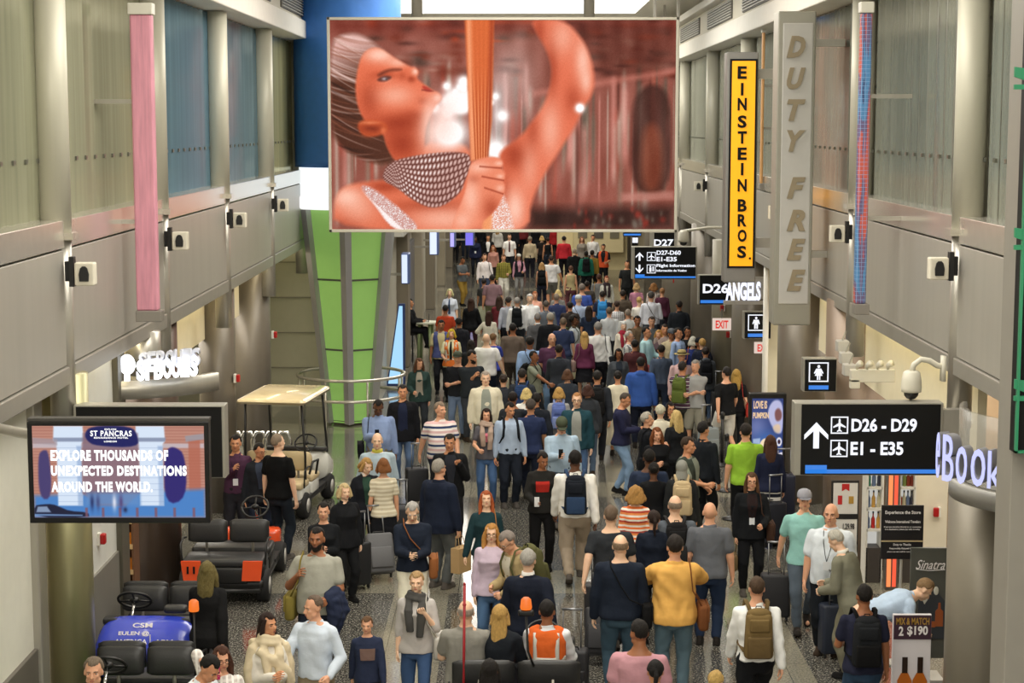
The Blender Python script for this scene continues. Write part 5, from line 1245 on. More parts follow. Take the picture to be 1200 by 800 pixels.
# ------------------------------------------------------------------ glowing letters on the left curved fascia
c = atY(190, 452, 21.0); LC = Vector((-5.0, 22.75, 0)); t = thing('shop_fascia', 'curved steel fascia under the glowing white letters, left side', 'fascia', LC)
q = MB(); band_arc(q, 1.32, 1.42, 3.10, 3.32, 215, 335); q.build('lower_band', STEEL, t, True)
q = MB(); q.tube([(.35, -.6, 3.30), (.35, -.6, 3.84)], .22, 20); q.build('drum', STEEL, t, True)
bt = thing('shop_letters', 'overexposed white glowing shop letters on the left curved fascia', 'letters', LC)
LW = emat('letter_white', 'f4f8ff', 2.2); LB = mat('letter_back', 'd8dce8', .4)
q = MB(); cc = atY(149, 427, 21.4); q.ell(tuple(Vector(cc)-LC), (.10, .03, .125), 20, 12); q.box(tuple(Vector(atY(149, 443, 21.4))-LC), (.06, .05, .22)); q.build('letter', LW, bt, True)
for i, ch in enumerate('SFBOUIS'):
    px_ = 165+i*10.3; py_ = 434-i*.9; Yp = 21.35+.015*(i-2)**2; c = atY(px_, py_, Yp); text(ch, c, .105, .25, LW, bt, 'letter', off=.05, depth=.03); text(ch, Vector(c)+Vector((.02, .08, .10)), .10, .22, LB, bt, 'letter_return', off=.03, depth=.10)
# ANGELS letters
c = atY(871, 341, 34.0); t = thing('shop_letters', 'glowing white letters ANGELS beside the D26 sign', 'letters', c)
text('ANGELS', c, .66, .36, emat('letter_white2', 'e8ecff', 1.4), t, off=.03, depth=.05)
q = MB(t.location); q.box2((c.x-.36, 34.05, c.z-.26), (c.x+.7, 34.15, c.z-.19)); q.build('rail', STEEL, t)
struct('trim_fascia_right', MB().box2((4.25, 34.06, 3.08), (4.9, 34.2, 3.5)), mat('fascia_taupe', '8d897e', .45, .2))

# ------------------------------------------------------------------ left video monitor
TY = 12.6; a, b = atY(35, 613, TY), atY(244, 494, TY)
tv = thing('video_monitor', 'flat video monitor at left showing a brick arcade and white slogan', 'monitor', ((a.x+b.x)/2, TY, a.z))
q = MB(tv.location); q.box2((a.x, TY, a.z), (b.x, TY+.10, b.z)); q.build('bezel', mat('monitor_black', '0d0d0f', .3), tv, bevel=.008)
q = MB(tv.location); q.box2((a.x, TY+.02, b.z), (b.x, TY+.12, b.z+.02)); q.build('top_rail', mat('rail_dark', '3c3a36', .5), tv)
q = MB(tv.location); q.tube([((a.x+b.x)/2, TY+.15, b.z-.2), ((a.x+b.x)/2-.9, TY+.7, b.z-.2), (-4.75, TY+1.6, b.z-.2)], .04, 10); q.build('wall_arm', STEEL, tv, True)
gx = np.linspace(50, 1085, 300); gy = np.linspace(120, 672, 160); X, Y_ = np.meshgrid(gx, gy); img = np.zeros(X.shape+(3,))
mixc(img, np.ones(X.shape), (188, 134, 118)); mixc(img, .35*((np.floor(Y_/9) % 2) == 0), (150, 92, 78)); mixc(img, .8*poly_mask(X, Y_, [(50, 225), (1085, 225), (1085, 252), (50, 252)], 6), (196, 190, 200)); mixc(img, .8*poly_mask(X, Y_, [(990, 200), (1060, 200), (1060, 600), (990, 600)], 5), (176, 100, 80))
mixc(img, poly_mask(X, Y_, [(50, 540), (1085, 500), (1085, 672), (50, 672)], 16), (72, 128, 196))
for x0, x1 in ((195, 345), (690, 835)): mixc(img, poly_mask(X, Y_, [(x0-15, 120), (x1+10, 120), (x1+15, 210), (x1, 230), (x1, 600), (x0, 600), (x0, 230), (x0-20, 205)], 5), (214, 228, 246)); mixc(img, .5*poly_mask(X, Y_, [(x1-30, 240), (x1, 240), (x1, 600), (x1-30, 600)], 6), (120, 150, 196)); [mixc(img, .5*poly_mask(X, Y_, [(x0, q_), (x1, q_), (x1, q_+3), (x0, q_+3)], 2), (130, 150, 190)) for q_ in range(250, 600, 36)]; mixc(img, .8*poly_mask(X, Y_, [(x0-20, 190), (x1+20, 190), (x1+15, 214), (x0-15, 214)], 4), (118, 128, 156))
mixc(img, .9*poly_mask(X, Y_, smooth_poly([(345, 600), (345, 300), (360, 120), (685, 120), (690, 300), (690, 600)], 1), 8), (132, 106, 120)); mixc(img, .8*poly_mask(X, Y_, [(370, 520), (690, 520), (690, 600), (350, 600)], 16), (96, 140, 196))
mixc(img, poly_mask(X, Y_, smooth_poly([(365, 170), (400, 120), (650, 120), (685, 175), (690, 250), (430, 240), (380, 210)], 2), 5), (22, 26, 92))
mixc(img, poly_mask(X, Y_, smooth_poly([(840, 600), (840, 300), (870, 250), (910, 245), (970, 290), (975, 560)], 2), 6), (44, 34, 110)); mixc(img, poly_mask(X, Y_, smooth_poly([(80, 560), (80, 300), (110, 262), (150, 270), (160, 560)], 2), 6), (70, 60, 110))
mixc(img, .8*poly_mask(X, Y_, [(970, 180), (1085, 165), (1085, 200), (975, 215)], 4), (150, 150, 160)); mixc(img, .7*poly_mask(X, Y_, [(50, 190), (200, 200), (200, 235), (50, 225)], 4), (160, 150, 160))
mixc(img, poly_mask(X, Y_, smooth_poly([(50, 672), (50, 600), (100, 592), (160, 590), (210, 610), (260, 632), (375, 640), (380, 672)], 1), 4), (22, 26, 54)); mixc(img, .85*poly_mask(X, Y_, [(70, 606), (125, 604), (150, 640), (60, 640)], 4), (150, 170, 200)); mixc(img, .8*poly_mask(X, Y_, [(50, 650), (340, 655), (340, 662), (50, 660)], 3), (130, 170, 220))
for x in (365, 465, 568, 672, 785, 898, 1015): mixc(img, .85*poly_mask(X, Y_, [(x-8, 612), (x+8, 612), (x+8, 668), (x-8, 668)], 3), (126, 84, 100))
for x, c_ in ((400, (30, 40, 90)), (436, (60, 70, 120)), (535, (235, 235, 245)), (575, (80, 60, 110))): mixc(img, .85*blob(X, Y_, x, 580, 12, 46), c_)
mixc(img, .9*blob(X, Y_, 600, 625, 12, 16), (30, 34, 70))
def tvp(x, y): return a.x+(b.x-a.x)*(x-20)/(1112-20), a.z+(b.z-a.z)*(1-(y-95)/(708-95))
x0, z0 = tvp(52, 672); x1, z1 = tvp(1085, 120)
picture('screen_image', tv, (x0, TY-.004, z0), (x1-x0, 0, 0), (0, 0, z1-z0), img, vcol_mat('monitor_light', 1.0))
WL = emat('screen_letters', 'ffffff', 1.2)
for s_, l, r_, yy, hh in (('EXPLORE THOUSANDS OF', 160, 868, 296, 66), ('UNEXPECTED DESTINATIONS', 160, 978, 388, 62), ('AROUND THE WORLD.', 160, 770, 485, 64), ('ST PANCRAS', 403, 652, 164, 34), ('RENAISSANCE HOTEL', 425, 630, 190, 10), ('EXPLORE', 490, 560, 139, 9), ('LONDON', 485, 560, 212, 10)):
    x_, z_ = tvp((l+r_)/2, yy); k = (b.x-a.x)/(1112-20); text(s_, (x_, TY-.010, z_), (r_-l)*k, hh*(b.z-a.z)/(708-95), WL, tv, 'screen_letters', off=.055 if hh > 40 else .02, sp=1.16)

# ------------------------------------------------------------------ donut display
Y = 28.9; a, b = atY(877, 545, Y), atY(922, 461, Y)
t = thing('display_screen', 'upright black display showing iced donuts and a pale cup', 'display', ((a.x+b.x)/2, Y, 0)); zt_ = b.z
q = MB(t.location); q.box2((a.x, Y, .12), (b.x, Y+.16, zt_)); q.build('cabinet', BLACK, t, bevel=.015)
q = MB(); q.box((0, .08, .06), (.75, .4, .12)); q.build('plinth', BLACK, t, bevel=.01)
gx = np.linspace(85, 430, 90); gy = np.linspace(100, 690, 150); X, Y_ = np.meshgrid(gx, gy); img = np.zeros(X.shape+(3,)); mixc(img, np.ones(X.shape), (52, 66, 120))
mixc(img, .8*blob(X, Y_, 140, 300, 120, 90), (120, 130, 180)); mixc(img, poly_mask(X, Y_, smooth_poly([(250, 200), (300, 120), (380, 105), (430, 150), (430, 330), (380, 350), (300, 290)]), 8), (186, 186, 222)); mixc(img, poly_mask(X, Y_, smooth_poly([(330, 190), (380, 160), (420, 200), (410, 250), (350, 262)]), 8), (128, 84, 84)); mixc(img, .9*poly_mask(X, Y_, smooth_poly([(310, 290), (400, 270), (405, 340), (340, 340)]), 8), (232, 198, 160))
mixc(img, .9*blob(X, Y_, 250, 400, 120, 70), (64, 110, 180)); mixc(img, .9*poly_mask(X, Y_, [(100, 380), (180, 375), (180, 420), (100, 410)], 5), (170, 190, 220))
for x, y, r_, c_ in ((236, 440, 66, (246, 222, 186)), (180, 520, 60, (240, 176, 150)), (420, 530, 60, (220, 214, 226)), (395, 660, 50, (200, 190, 210)), (390, 400, 34, (230, 224, 230))):
    d = np.hypot(X-x, Y_-y); mixc(img, np.clip((r_-d)/6, 0, 1)*np.clip((d-15)/4, 0, 1), c_); mixc(img, np.clip((14-d)/4, 0, 1), (60, 30, 30))
c0, c1 = atY(880.5, 533, Y), atY(918, 466, Y); picture('screen_image', t, (c0.x, Y-.006, .55), (c1.x-c0.x, 0, 0), (0, 0, zt_-.08-.55), img, vcol_mat('display_light', 1.0))
for s_, px_, py_, w_, h_ in (("LOVE IS", 891, 474, .22, .13), ('PUMPKIN', 891.5, 486.5, .26, .10)): c = atY(px_, py_, Y); text(s_, (c.x, Y-.012, c.z), w_, h_, emat('orange_letters', 'e8c49a', 1.0), t, 'screen_letters', off=.04)

# ------------------------------------------------------------------ security camera on its arm
c = atY(1068, 452, 18.2); t = thing('security_camera', 'white dome security camera on a curved arm above the gate sign', 'camera', c)
q = MB(); q.lathe([(.055, .16), (.085, .14), (.10, .06), (.105, -.02), (.10, -.06)], n=28); q.build('housing', mat('cctv_white', 'd4d0c0', .45), t, True)
q = MB(); q.lathe([(.075, -.06), (.07, -.10), (.045, -.13), (.004, -.145)], n=24); q.build('dome', mat('cctv_dome', '1a1a1a', .1), t, True)
q = MB(); q.tube([(0, 0, .15), (.02, 0, .22), (.09, .0, .275), (.18, .0, .26), (.26, .0, .21), (.32, .0, .20)], .03, 12); q.box((.32, 0, .18), (.04, .10, .26)); q.build('arm', mat('cctv_white', 'd4d0c0', .45), t, True)
c = atY(801, 281, 36.5); t = thing('security_camera', 'small white dome camera high beside the D27 sign', 'camera', c)
q = MB(); q.lathe([(.06, .2), (.1, .16), (.11, 0), (.105, -.04)], n=20); q.tube([(0, 0, .18), (.5, 0, .25), (1.35, 0, .25)], .03, 8); q.build('housing', mat('cctv_white', 'd4d0c0', .45), t, True)
q = MB(); q.lathe([(.08, -.04), (.06, -.10), (.004, -.12)], n=16); q.build('dome', mat('cctv_dome', '1a1a1a', .1), t, True)
t = thing('track_light_beam', 'white lighting beam with small spotlights above the duty free shop', 'light', atY(1022, 440, 22.5))
q = MB(); q.box((0, 0, 0), (.56, .12, .16)); q.box((-.22, 0, -.10), (.12, .12, .12)); q.build('beam', mat('cctv_white', 'd4d0c0', .45), t, bevel=.01)
for i in range(4): q = MB(); q.tube([(-.2+i*.13, -.03, .08), (-.2+i*.13, -.03, .13), (-.17+i*.13, -.10, .17)], [.012, .03, .045], 10); q.build('spotlight', mat('cctv_white', 'd4d0c0', .45), t, True)
for i in range(3):
    c = atY(987+i*4, 405+i*14, 24-i*.3); t = thing('wall_junction_box', 'small grey junction box under the right soffit, %s' % ['upper', 'middle', 'lower'][i], 'box', c, group='junction boxes under the soffit'); MB().rbox((0, 0, 0), (.16, .2, .15), .02, 4).build('box', LGREY, t); MB().tube([(0, 0, .07), (.05, 0, .2)], .012, 6).build('conduit', STEEL, t)
# ------------------------------------------------------------------ fire alarms
for i, (px_, py_, X_) in enumerate(((321, 392, -4.62), (277, 443, -4.62), (118, 631, -4.80))):
    c = atX(px_, py_, X_); t = thing('fire_alarm', 'small red fire alarm horn on the left wall, %s' % ['near the beige wall', 'beside the taupe column', 'on the white board behind the monitor'][i], 'alarm', c, group='red fire alarms on the left')
    MB().box((-.02, 0, 0), (.04, .10, .14)).build('backplate', WHITE, t); MB().rbox((.03, 0, 0), (.06, .10, .12), .02, 4).build('horn', RED, t)
for i, (px_, py_, Y) in enumerate(((790, 329, 53.42), (846, 361, 39.12), (853, 392, 38.98), (1097, 600, 24.84))):
    c = atY(px_, py_, Y); t = thing('fire_alarm', 'small red fire alarm horn on the right, %s' % ['below the D27 arrow sign', 'below the D26 sign', 'under the farther exit sign', 'beside the experience the store sign'][i], 'alarm', c, group='red fire alarms on the right'); MB().rbox((0, 0, 0), (.08, .06, .13), .02, 4).build('horn', RED, t); MB().box((.05, .02, 0), (.04, .06, .14)).build('backplate', WHITE, t)
# ------------------------------------------------------------------ left far side: lit panels, stand-up table
Y = 43.2; c0, c1 = atY(457, 462, Y), atY(476, 356, Y)
t = thing('light_panel', 'tall leaning pale blue light panel behind the green pillar', 'light panel', ((c0.x+c1.x)/2, Y, 0)); q = MB(t.location); zt_ = c1.z
q.prism([(c0.x-.08, .06), (c1.x-.04, .06), (c1.x-.03, zt_), (c0.x+.22, zt_)], (0, Y, 0), (1, 0, 0), (0, 0, 1), (0, .12, 0)); q.build('frame', mat('panel_navy', '24386a', .4), t)
q = MB(t.location); q.prism([(c0.x-.04, .12), (c1.x-.09, .12), (c1.x-.09, zt_-.05), (c0.x+.24, zt_-.05)], (0, Y-.01, 0), (1, 0, 0), (0, 0, 1), (0, .008, 0)); q.build('lit_face', emat('pale_blue_light', 'a8dcff', 1.0), t)
for r_, Y, c_, lab in (((470, 297, 480, 333), 44., 'd8e4ff', 'round-edged white and blue lit sign beside the green pillar'), ((503, 270, 514, 299), 52., 'dfeaff', 'narrow white lit sign under the screen at left'), ((527, 272, 534, 290), 60., 'b9b0ff', 'small violet lit sign far down the left side'), ((545, 272, 556, 288), 70., '7a70e8', 'deep violet lit panel far down the left side')):
    a, b = atY(r_[0], r_[3], Y), atY(r_[2], r_[1], Y); t = thing('lit_sign', lab, 'sign', ((a.x+b.x)/2, Y, a.z)); q = MB(t.location); q.box2((a.x, Y, a.z), (b.x, Y+.5, b.z)); q.build('case', mat('litcase', '5b6c9a', .4), t, bevel=.03); q = MB(t.location); q.box2((a.x+.02, Y-.02, a.z+.03), (b.x-.06, Y, b.z-.03)); q.build('lit_face', emat('lit_'+c_, c_, 1.1), t)
    q = MB(t.location); q.box2((-3.2, Y+.2, a.z+.2), (a.x, Y+.26, a.z+.26)); q.build('bracket', STEEL, t)
c = atZ(499, 422, 0); t = thing('high_table', 'tall round table with pale green legs where someone sits', 'table', (c.x, c.y, 0))
q = MB(); q.lathe([(.36, 1.02), (.36, 1.06)], n=28); q.build('tabletop', mat('table_white', 'c9cdb8', .4), t)
for k in range(4): q = MB(); q.tube([(.24*math.cos(k*PI/2+.6), .24*math.sin(k*PI/2+.6), 0), (.2*math.cos(k*PI/2+.6), .2*math.sin(k*PI/2+.6), 1.02)], .04, 8); q.build('leg', mat('leg_green', '8ea070', .5), t, True)
TABLE = c
t = thing('bar_stool', 'black bar stool beside the tall green-legged table', 'stool', (c.x-.36, c.y, 0)); q = MB(); q.lathe([(.15, .70), (.17, .76)], n=20); q.build('seat', BLACK, t)
for k in range(4): q = MB(); q.tube([(.18*math.cos(k*PI/2), .18*math.sin(k*PI/2), 0), (.1*math.cos(k*PI/2), .1*math.sin(k*PI/2), .7)], .015, 6); q.build('leg', BLACK, t)
t = thing('laptop', 'open laptop and papers on the tall table', 'laptop', (c.x-.05, c.y, 1.06)); MB().box((0, 0, .01), (.30, .22, .02)).build('keyboard_deck', LGREY, t); MB().box((.14, 0, .11), (.01, .22, .20)).build('screen', BLACK, t)

# ------------------------------------------------------------------ duty free shop, right
def stand_poster(label, px0, py0, px1, Y, mface, zb=0., name='poster_stand', cat='poster'):
    a, b = atY(px0, py0, Y), atY(px1, py0, Y); t = thing(name, label, cat, ((a.x+b.x)/2, Y, 0)); z1 = a.z
    q = MB(t.location); q.box2((a.x, Y, max(zb, .03)), (b.x, Y+.05, z1)); q.build('board', mface, t, bevel=.004)
    q = MB(); q.box((0, .05, .015), ((b.x-a.x)*.9, .40, .03)); q.build('foot', LGREY, t)
    return t, a.x, b.x, z1
t, x0, x1, z1 = stand_poster('white poster stand with purple header reading MIX & MATCH 2 $190 and two bottles', 1047, 720, 1092, 18.2, mat('poster_white', 'dcd8dc', .5)); w_ = x1-x0; yp = 18.19
q = MB(t.location); q.box2((x0+.005, yp-.004, z1-.26), (x1-.005, yp, z1-.005)); q.build('header', mat('poster_purple', '3c2434', .5), t)
text('MIX & MATCH', ((x0+x1)/2, yp-.01, z1-.065), w_*.86, .075, mat('gold_print', 'b08a3c', .5), t); text('2', (x0+w_*.20, yp-.01, z1-.17), .05, .10, mat('white_print', 'f0ecec', .5), t, off=.03); text('$190', (x0+w_*.63, yp-.01, z1-.17), .215, .11, mat('white_print', 'f0ecec', .5), t, off=.03)
for u in (.32, .72):
    q = MB(t.location); cx = x0+w_*u; q.prism([(-.028, -.02), (.028, -.02), (.028, .15), (-.028, .15)], (cx, yp-.004, z1-.60), (1, 0, 0), (0, 0, 1), (0, -.012, 0)); q.build('bottle_neck', mat('bottle_dark', '2a1c14', .3), t)
    q = MB(t.location); q.prism([(-.035, .0), (.035, .0), (.075, -.08), (.075, -.35), (-.075, -.35), (-.075, -.08)], (cx, yp-.004, z1-.62), (1, 0, 0), (0, 0, 1), (0, -.012, 0)); q.build('bottle_print', mat('whisky_print', 'b8641c', .3), t)
    q = MB(t.location); q.box2((cx-.06, yp-.02, z1-.92), (cx+.06, yp-.016, z1-.80)); q.build('bottle_label', mat('label_print', 'd9b45a', .4), t)
t, x0, x1, z1 = stand_poster('grey whisky advertisement with a pale figure, white script and small bottle', 1068, 642, 1110, 20.2, mat('poster_grey', '52534c', .35, var=.3, vscale=2.5), .25); w_ = x1-x0; yp = 20.19; WP = mat('white_print', 'f0ecec', .5)
q = MB(t.location)
q.tube([(x0+w_*.14, yp-.004, z1-.245), (x0+w_*.5, yp-.004, z1-.262), (x0+w_*.95, yp-.004, z1-.25)], .004, 6)
q.build('underline', WP, t); text('Sinatra', (x0+w_*.54, yp-.006, z1-.19), w_*.82, .11, WP, t, shear=.45, off=0.)
q = MB(t.location); q.ell((x0+w_*.40, yp-.004, z1-.42), (.035, .008, .05), 12, 8); q.prism([(-.02, 0), (.03, 0), (.04, -.14), (.0, -.2), (-.04, -.12)], (x0+w_*.40, yp-.002, z1-.46), (1, 0, 0), (0, 0, 1), (0, -.004, 0)); q.ell((x0+w_*.72, yp-.004, z1-.50), (.03, .008, .05), 12, 8); q.build('pale_figure', mat('print_pale', 'c8c8bc', .5), t)
q = MB(t.location); q.prism([(-.10, 0), (-.03, .12), (.10, .12), (.22, -.02), (.24, -.45), (-.12, -.45)], (x0+w_*.48, yp-.001, z1-.62), (1, 0, 0), (0, 0, 1), (0, -.003, 0)); q.build('suit_print', mat('print_dark', '34383e', .5), t)
q = MB(t.location); q.prism([(-.012, .16), (.012, .16), (.015, .09), (.045, .06), (.045, -.12), (-.045, -.12), (-.045, .06), (-.015, .09)], (x0+w_*.82, yp-.004, z1-.80), (1, 0, 0), (0, 0, 1), (0, -.006, 0)); q.box2((x0+w_*.60, yp-.01, z1-.93), (x0+w_*.72, yp, z1-.86)); q.build('bottle_print', mat('amber_print', 'a0552c', .3), t)
text('JACK DANIELS', (x0+w_*.6, yp-.006, z1-.29), w_*.5, .02, WP, t) if False else None
t, x0, x1, z1 = stand_poster('white framed poster with red ribbon and black price band behind the aqua shirt', 975, 563, 1007, 23.6, mat('poster_black_frame', '2b2926', .4)); w_ = x1-x0; yp = 23.59
q = MB(t.location); q.box2((x0+.02, yp-.004, .3), (x1-.02, yp, z1-.03)); q.build('sheet', mat('poster_paper', 'dcd8d2', .5), t)
q = MB(t.location); q.prism([(-.05, 0), (.05, 0), (.05, -.10), (0, -.07), (-.05, -.10)], ((x0+x1)/2, yp-.005, z1-.04), (1, 0, 0), (0, 0, 1), (0, -.004, 0)); q.box2((x0+w_*.22, yp-.01, z1-.32), (x0+w_*.38, yp-.005, z1-.20)); q.build('red_print', mat('red_print', 'c02828', .5), t)
q = MB(t.location); q.box2((x0+w_*.62, yp-.01, z1-.31), (x0+w_*.8, yp-.005, z1-.21)); q.build('gold_print', mat('gold_print', 'b08a3c', .5), t)
q = MB(t.location); q.box2((x0+.02, yp-.01, z1-.52), (x1-.02, yp-.005, z1-.45)); q.build('band_print', mat('print_black', '1c1a1a', .5), t); text('1.29.98', ((x0+x1)/2+.05, yp-.01, z1-.62), w_*.42, .08, mat('print_black', '1c1a1a', .5), t)
# experience the store sign
Y = 20.8; a, b = atY(1032, 655, Y), atY(1083, 592, Y); t = thing('store_sign', 'dark notice reading Experience the Store on a thin floor stand', 'sign', ((a.x+b.x)/2, Y, 0)); w_ = b.x-a.x; h_ = b.z-a.z
q = MB(t.location); q.box2((a.x, Y, a.z), (b.x, Y+.03, b.z)); q.build('board', mat('board_dark', '1b191c', .45), t, bevel=.004)
q = MB(t.location); q.box2((a.x, Y-.006, a.z+.325*h_), (b.x, Y, a.z+.35*h_)); q.build('divider_line', mat('pale_line', 'c8b48c', .5), t)
for s_, v, ww, hh in (('Experience the Store', .865, .84, .07), ('Welcome International Travelers', .70, .84, .045), ('If you are traveling directly to or connecting', .60, .88, .028), ('to a destination, please pay with us today.', .555, .84, .028), ('Duty to Thanks', .27, .42, .045), ('Responsibly Enjoyed Here', .20, .60, .035), ('please see our staff for more details', .14, .7, .022)):
    text(s_, ((a.x+b.x)/2, Y-.008, a.z+v*h_), ww*w_, hh*h_*1.15, mat('white_print', 'f0ecec', .5), t)
q = MB(t.location); q.tube([((a.x+b.x)/2, Y+.03, .02), ((a.x+b.x)/2, Y+.03, a.z+.05)], .018, 10); q.build('pole', LGREY, t); q = MB(); q.lathe([(.16, 0), (.16, .02)], n=20); q.build('base', LGREY, t)
# glowing orange column and lit shelves
c = atY(1047, 600, 24.2); t = thing('lit_column', 'slim glowing orange red column inside the duty free shop', 'lit column', (c.x, 24.2, 0))
MB().box((0, .07, 1.15), (.18, .14, 2.30)).build('casing', mat('casing_grey', '6c6660', .4, .3), t, bevel=.01); MB().box((-.045, -.006, 1.15), (.055, .012, 2.2)).build('light_strip', emat('orange_light', 'ff8a50', 1.2), t); MB().box((.03, -.006, 1.15), (.05, .012, 2.2)).build('light_strip', emat('red_light', 'f2583a', 1.1), t); MB().ell((0, .07, 2.33), (.05, .05, .05)).build('finial', BLACK, t, True)
def bottle_shelf(label, px0, px1, Y, zs, nb, depth=.3):
    a, b = atY(px0, 600, Y), atY(px1, 600, Y); t = thing('display_shelf', label, 'shelf', ((a.x+b.x)/2, Y, 0)); w_ = b.x-a.x
    MB().box((0, depth, 1.15), (w_, .04, 2.3)).build('back_panel', emat('shelf_glow', 'f4f2ea', .55), t)
    for sx in (-1, 1): MB().box((sx*w_/2, depth/2, 1.15), (.03, depth, 2.3)).build('side', WHITE, t)
    for i, z in enumerate(zs): MB().box((0, depth/2, z), (w_, depth, .03)).build('shelf_board', WHITE, t)
    MB().box((0, depth/2, .25), (w_, depth, .5)).build('base', mat('shelf_base', '4a4440', .5), t)
    rs_ = random.Random(int(px0))
    for i, z in enumerate(zs):
        for k in range(nb):
            x_ = a.x+w_*(k+.5)/nb; col = rs_.choice(['7a8a4a', '2f7a5a', 'c8c0a0', '8a3a2a', 'b0b8c0', '6a7a9a', 'c03030', '3a3a48', 'd0a050'])
            bt = thing('bottle', '%s bottle on the lit shelf, row %s' % ('small', i+1), 'bottle', (x_, Y+.10, z+.015), group='bottles on the duty free shelves'); bt['label'] = 'small boxed bottle on the lit duty free shelves'
            q = MB(); q.lathe([(.026, 0), (.028, .01), (.028, .13), (.010, .17), (.010, .21)], n=12); q.build('glass', mat('bottle_'+col, col, .2), bt, True)
            q = MB(); q.lathe([(.012, .21), (.012, .235)], n=10); q.build('stopper', mat('cap_dark', '222222', .4), bt)
bottle_shelf('narrow lit white shelf of bottles left of the store notice', 1016, 1034, 24.6, (.75, 1.05, 1.35, 1.65, 1.95), 3)
bottle_shelf('wide lit white shelf of bottles right of the orange column', 1054, 1072, 24.6, (.75, 1.05, 1.35, 1.65, 1.95), 4)
t = thing('sales_counter', 'pale duty free counter at the back of the shop', 'counter', (6.75, 26.4, 0)); MB().box((0, 0, .5), (2.0, .6, 1.0)).build('body', mat('counter_tan', 'b59a78', .5), t, bevel=.02); MB().box((0, 0, 1.02), (2.1, .7, .05)).build('worktop', WHITE, t)
# ------------------------------------------------------------------ sweets rack, left
Y = 22.4; a, b = atY(124, 650, Y), atY(156, 650, Y); t = thing('display_rack', 'wooden rack with orange snack packets on the left side', 'rack', ((a.x+b.x)/2, Y, 0)); w_ = b.x-a.x
RK = mat('rack_wood', '6a4a34', .5)
for sx in (-1, 1): MB().box((sx*w_/2, .15, 1.0), (.03, .32, 2.0)).build('side', RK, t)
MB().box((0, .31, 1.0), (w_, .02, 2.0)).build('back', mat('rack_back', '8a5430', .5), t)
for i, z in enumerate((.35, .68, 1.01, 1.34, 1.70)):
    MB().box((0, .15, z), (w_, .30, .025)).build('shelf_board', RK, t); MB().box((0, -.01, z+.03), (w_, .012, .06)).build('price_rail', mat('rail_tan', 'c8a878', .5), t)
    for k in range(3):
        x_ = a.x+w_*(k+.5)/3; pk = thing('snack_packet', 'orange snack packet standing on the wooden rack', 'packet', (x_, Y+.10, z+.0125), group='packets on the wooden rack'); pc_ = ['e88a20', 'f0a030', 'd86a20', '6a3a80'][0 if i < 4 else (k+1) % 4]
        MB().rbox((0, 0, .09), (.085, .06, .18), .02, 4).build('packet', mat('packet_'+pc_, pc_, .4), pk)
for sx in (-1,):
    pass
# ------------------------------------------------------------------ queue barriers near the donut display
for i, (px_, py_) in enumerate(((851, 575), (858, 608), (903, 566), (846, 545))):
    c = atZ(px_, py_, 0); t = thing('barrier_post', 'black queue barrier post %s' % ['in front of the green polo shirt', 'nearest the woman with the lanyard', 'beside the striped skirt', 'behind the briefcase carrier'][i], 'barrier post', (c.x, c.y, 0), group='queue barrier posts')
    q = MB(); q.lathe([(.17, 0), (.17, .02), (.05, .05), (.03, .06)], n=24); q.build('base', BLACK, t, True); q = MB(); q.tube([(0, 0, .05), (0, 0, .95)], .03, 12); q.build('post', BLACK, t, True); q = MB(); q.lathe([(.04, .9), (.04, 1.0), (.02, 1.02)], n=16); q.build('head', BLACK, t, True)
c0, c1 = atZ(851, 575, 0), atZ(858, 608, 0); q = MB(c0); q.prism([(0, .90), (1, .90), (1, .95), (0, .95)], c0, c1-c0, (0, 0, 1), (.004, 0, 0)); o = q.build('barrier_belt', BLACK, None, loc=c0); tag(o, 'black belt stretched between two queue barrier posts', 'barrier belt')
# grey trolley cases lying behind the black shirt are with the people; information totem behind the cart
c = atZ(302, 575, 0)
t = thing('exhaust_frame', 'chrome bicycle-like rack of curved steel tubes behind the roofed cart', 'rack', atZ(300, 560, 0)); 
for k in range(5):
    q = MB(); q.tube([(-.5+k*.22, 0, 0), (-.5+k*.22, 0, .7), (-.42+k*.22, 0, .85), (-.30+k*.22, 0, .85), (-.24+k*.22, 0, .7), (-.24+k*.22, 0, 0)], .03, 10); q.build('hoop', CHROME, t, True)
t['label'] = 'row of curved chrome tube hoops behind the roofed cart'; t.name = 'hoop_rack'
